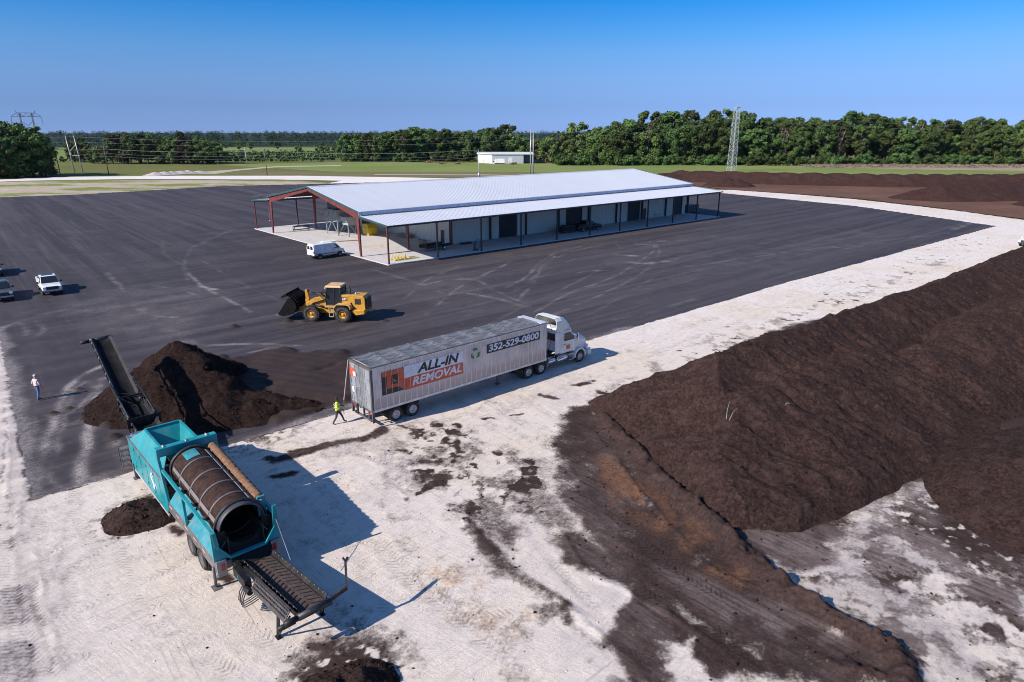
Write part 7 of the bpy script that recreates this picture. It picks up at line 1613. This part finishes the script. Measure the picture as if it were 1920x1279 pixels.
MB().prism([(-1.6, .8), (1.4, .8), (1.4, 1.7), (.2, 1.8), (.1, 2.9), (-1.5, 2.9)], 'y', -1, 1).build('body', yl, YM, .08)
for x in (-1.0, 1.0):
    for s in (-1, 1): wheel(YM, (x, s * 1.1, .55), .55, .4, s, yl, n=14)
c = G(982, 304); RM = thing('farm_machine', 'red farm machine under the open end of the far barn', 'machine', (c[0] + 1.5, c[1] + 4, -.2), .2)
MB().prism([(-1.8, .9), (1.6, .9), (1.6, 1.8), (.2, 2.0), (.0, 3.2), (-1.5, 3.2)], 'y', -1, 1).build('body', paint('machine_red', (.30, .03, .025), .5), RM, .08)
for x in (-1.1, 1.1):
    for s in (-1, 1): wheel(RM, (x, s * 1.15, .6), .6, .4, s, steel, n=14)
logm = paint('pale_logs', (.52, .40, .30), .8); logd = paint('brown_logs', (.20, .12, .08), .85)
for i, (px, py, w, hgt, m) in enumerate(((1002, 304, 3.0, 1.6, logm), (1012, 303.5, 3.2, 1.9, logm), (1022, 303, 3.0, 1.8, logm), (1033, 302, 3.4, 1.6, logm), (1044, 301, 3.0, 1.7, logm), (805, 304, 2.6, .9, logd), (826, 307, 3.2, .9, logd), (857, 307, 2.0, .8, logd), (962, 308, 2.2, 1.2, logd))):
    c = G(px, py); mb = MB()
    for k in range(18): a = rng.random() * 3.1; x, y, z = rng.normal() * w * .35, rng.normal() * .8, rng.random() * hgt; mb.tube([(x - math.cos(a) * .9, y - math.sin(a) * .9, z * .8 + .15), (x + math.cos(a) * .9, y + math.sin(a) * .9, z * .9 + .2)], .18 + .12 * rng.random(), 6)
    o = mb.build('log_pile', m); o.location = (c[0], c[1], -.2); tag(o, ('pale log pile in the row right of the far barn' if m is logm else 'low brown brush pile in the far field'), 'log pile', 'pale log piles by the barn' if m is logm else 'brown brush piles in the far field')
# sticks in the big windrow
def surf(x, y):
    a = np.array([[x]]), np.array([[y]]); return float(big(*a)[0, 0])
sm = paint('dry_stick', (.24, .26, .20), .8)
for (px, py), (dx, dy, dz), r, lb in (((1362, 782), (.15, .15, .85), .020, 'tall pale green stick standing in the big windrow'), ((1368, 782), (.42, .1, .5), .017, 'shorter pale stick leaning right in the big windrow'), ((1472, 755), (.12, -.35, .1), .025, 'thin pale stick lying on the big windrow right of the standing sticks')):
    z = 3.0
    for _ in range(12): x, y = G(px, py, z); z = .5 * z + .5 * surf(x, y)
    tag(MB().tube([(x, y, z - .2), (x + dx * .5 - .04, y + dy * .5, z + dz * .5), (x + dx, y + dy, z + dz)], [r, r * .8, r * .4], 6).build('stick', sm), lb, 'stick')
# ================================================================== LIGHT
SUN_AZ = math.atan2(.545, .84); SUN_EL = R(33.5)      # direction the shadows point to
sd_ = bpy.data.lights.new('sun', 'SUN'); sun = bpy.data.objects.new('sun', sd_); COL.objects.link(sun)
sd_.energy = 5.0; sd_.angle = R(.5); sd_.color = (1.0, .93, .865)
dirv = Vector((math.cos(SUN_AZ) * math.cos(SUN_EL), math.sin(SUN_AZ) * math.cos(SUN_EL), -math.sin(SUN_EL)))
sun.rotation_euler = dirv.to_track_quat('-Z', 'Y').to_euler(); sun.location = (0, 0, 60)
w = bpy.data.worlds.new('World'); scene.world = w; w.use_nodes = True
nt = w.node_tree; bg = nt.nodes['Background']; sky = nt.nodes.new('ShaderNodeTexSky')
sky.sky_type = 'NISHITA'; sky.sun_disc = False; sky.sun_elevation = SUN_EL
to = -dirv; sky.sun_rotation = math.atan2(to.x, to.y)
sky.altitude = 0; sky.air_density = 1.0; sky.dust_density = 0.0; sky.ozone_density = 1.0
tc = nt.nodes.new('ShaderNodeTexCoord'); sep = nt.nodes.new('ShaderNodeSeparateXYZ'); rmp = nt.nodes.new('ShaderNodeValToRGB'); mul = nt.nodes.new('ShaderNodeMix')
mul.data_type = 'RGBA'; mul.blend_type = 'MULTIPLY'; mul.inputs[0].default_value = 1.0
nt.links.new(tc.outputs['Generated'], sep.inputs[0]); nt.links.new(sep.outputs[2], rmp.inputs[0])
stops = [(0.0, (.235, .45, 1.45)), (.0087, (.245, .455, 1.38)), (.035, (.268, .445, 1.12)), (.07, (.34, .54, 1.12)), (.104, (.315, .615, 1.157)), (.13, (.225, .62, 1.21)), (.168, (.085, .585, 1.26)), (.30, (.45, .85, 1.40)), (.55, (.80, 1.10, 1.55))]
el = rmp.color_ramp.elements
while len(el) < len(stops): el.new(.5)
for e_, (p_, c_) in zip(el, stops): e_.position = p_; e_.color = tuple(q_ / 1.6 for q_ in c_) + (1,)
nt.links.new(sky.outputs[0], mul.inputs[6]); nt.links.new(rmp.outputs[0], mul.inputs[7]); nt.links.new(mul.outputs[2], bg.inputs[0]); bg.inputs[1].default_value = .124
vs_ = scene.view_settings; vs_.view_transform = 'Standard'; vs_.look = 'None'; vs_.exposure = 0.42; vs_.gamma = 1.0
scene.cycles.max_bounces = 5; scene.cycles.diffuse_bounces = 3; scene.cycles.glossy_bounces = 2; scene.cycles.transparent_max_bounces = 4
scene.cycles.use_denoising = True; scene.cycles.denoiser = 'OPENIMAGEDENOISE'; scene.cycles.denoising_input_passes = 'RGB_ALBEDO_NORMAL'; scene.cycles.denoising_prefilter = 'ACCURATE'; scene.cycles.filter_width = 1.0

# ---- air between here and the horizon
hb = MB().b2((-9500, -400, -1.2), (9500, 16500, 46)).build('haze', None)
t = NT('haze_air'); t.n.remove(t.p); pv = t.new('ShaderNodeVolumePrincipled'); pv.inputs['Density'].default_value = 1.6e-5; pv.inputs['Color'].default_value = (.62, .80, 1, 1)
pv.inputs['Anisotropy'].default_value = .2
t.l.new(pv.outputs[0], [n for n in t.n if n.type == 'OUTPUT_MATERIAL'][0].inputs['Volume'])
hb.data.materials.clear(); hb.data.materials.append(t.m); tag(hb, kind='stuff'); hb['label'] = 'thin haze over the fields'
scene.cycles.volume_bounces = 0
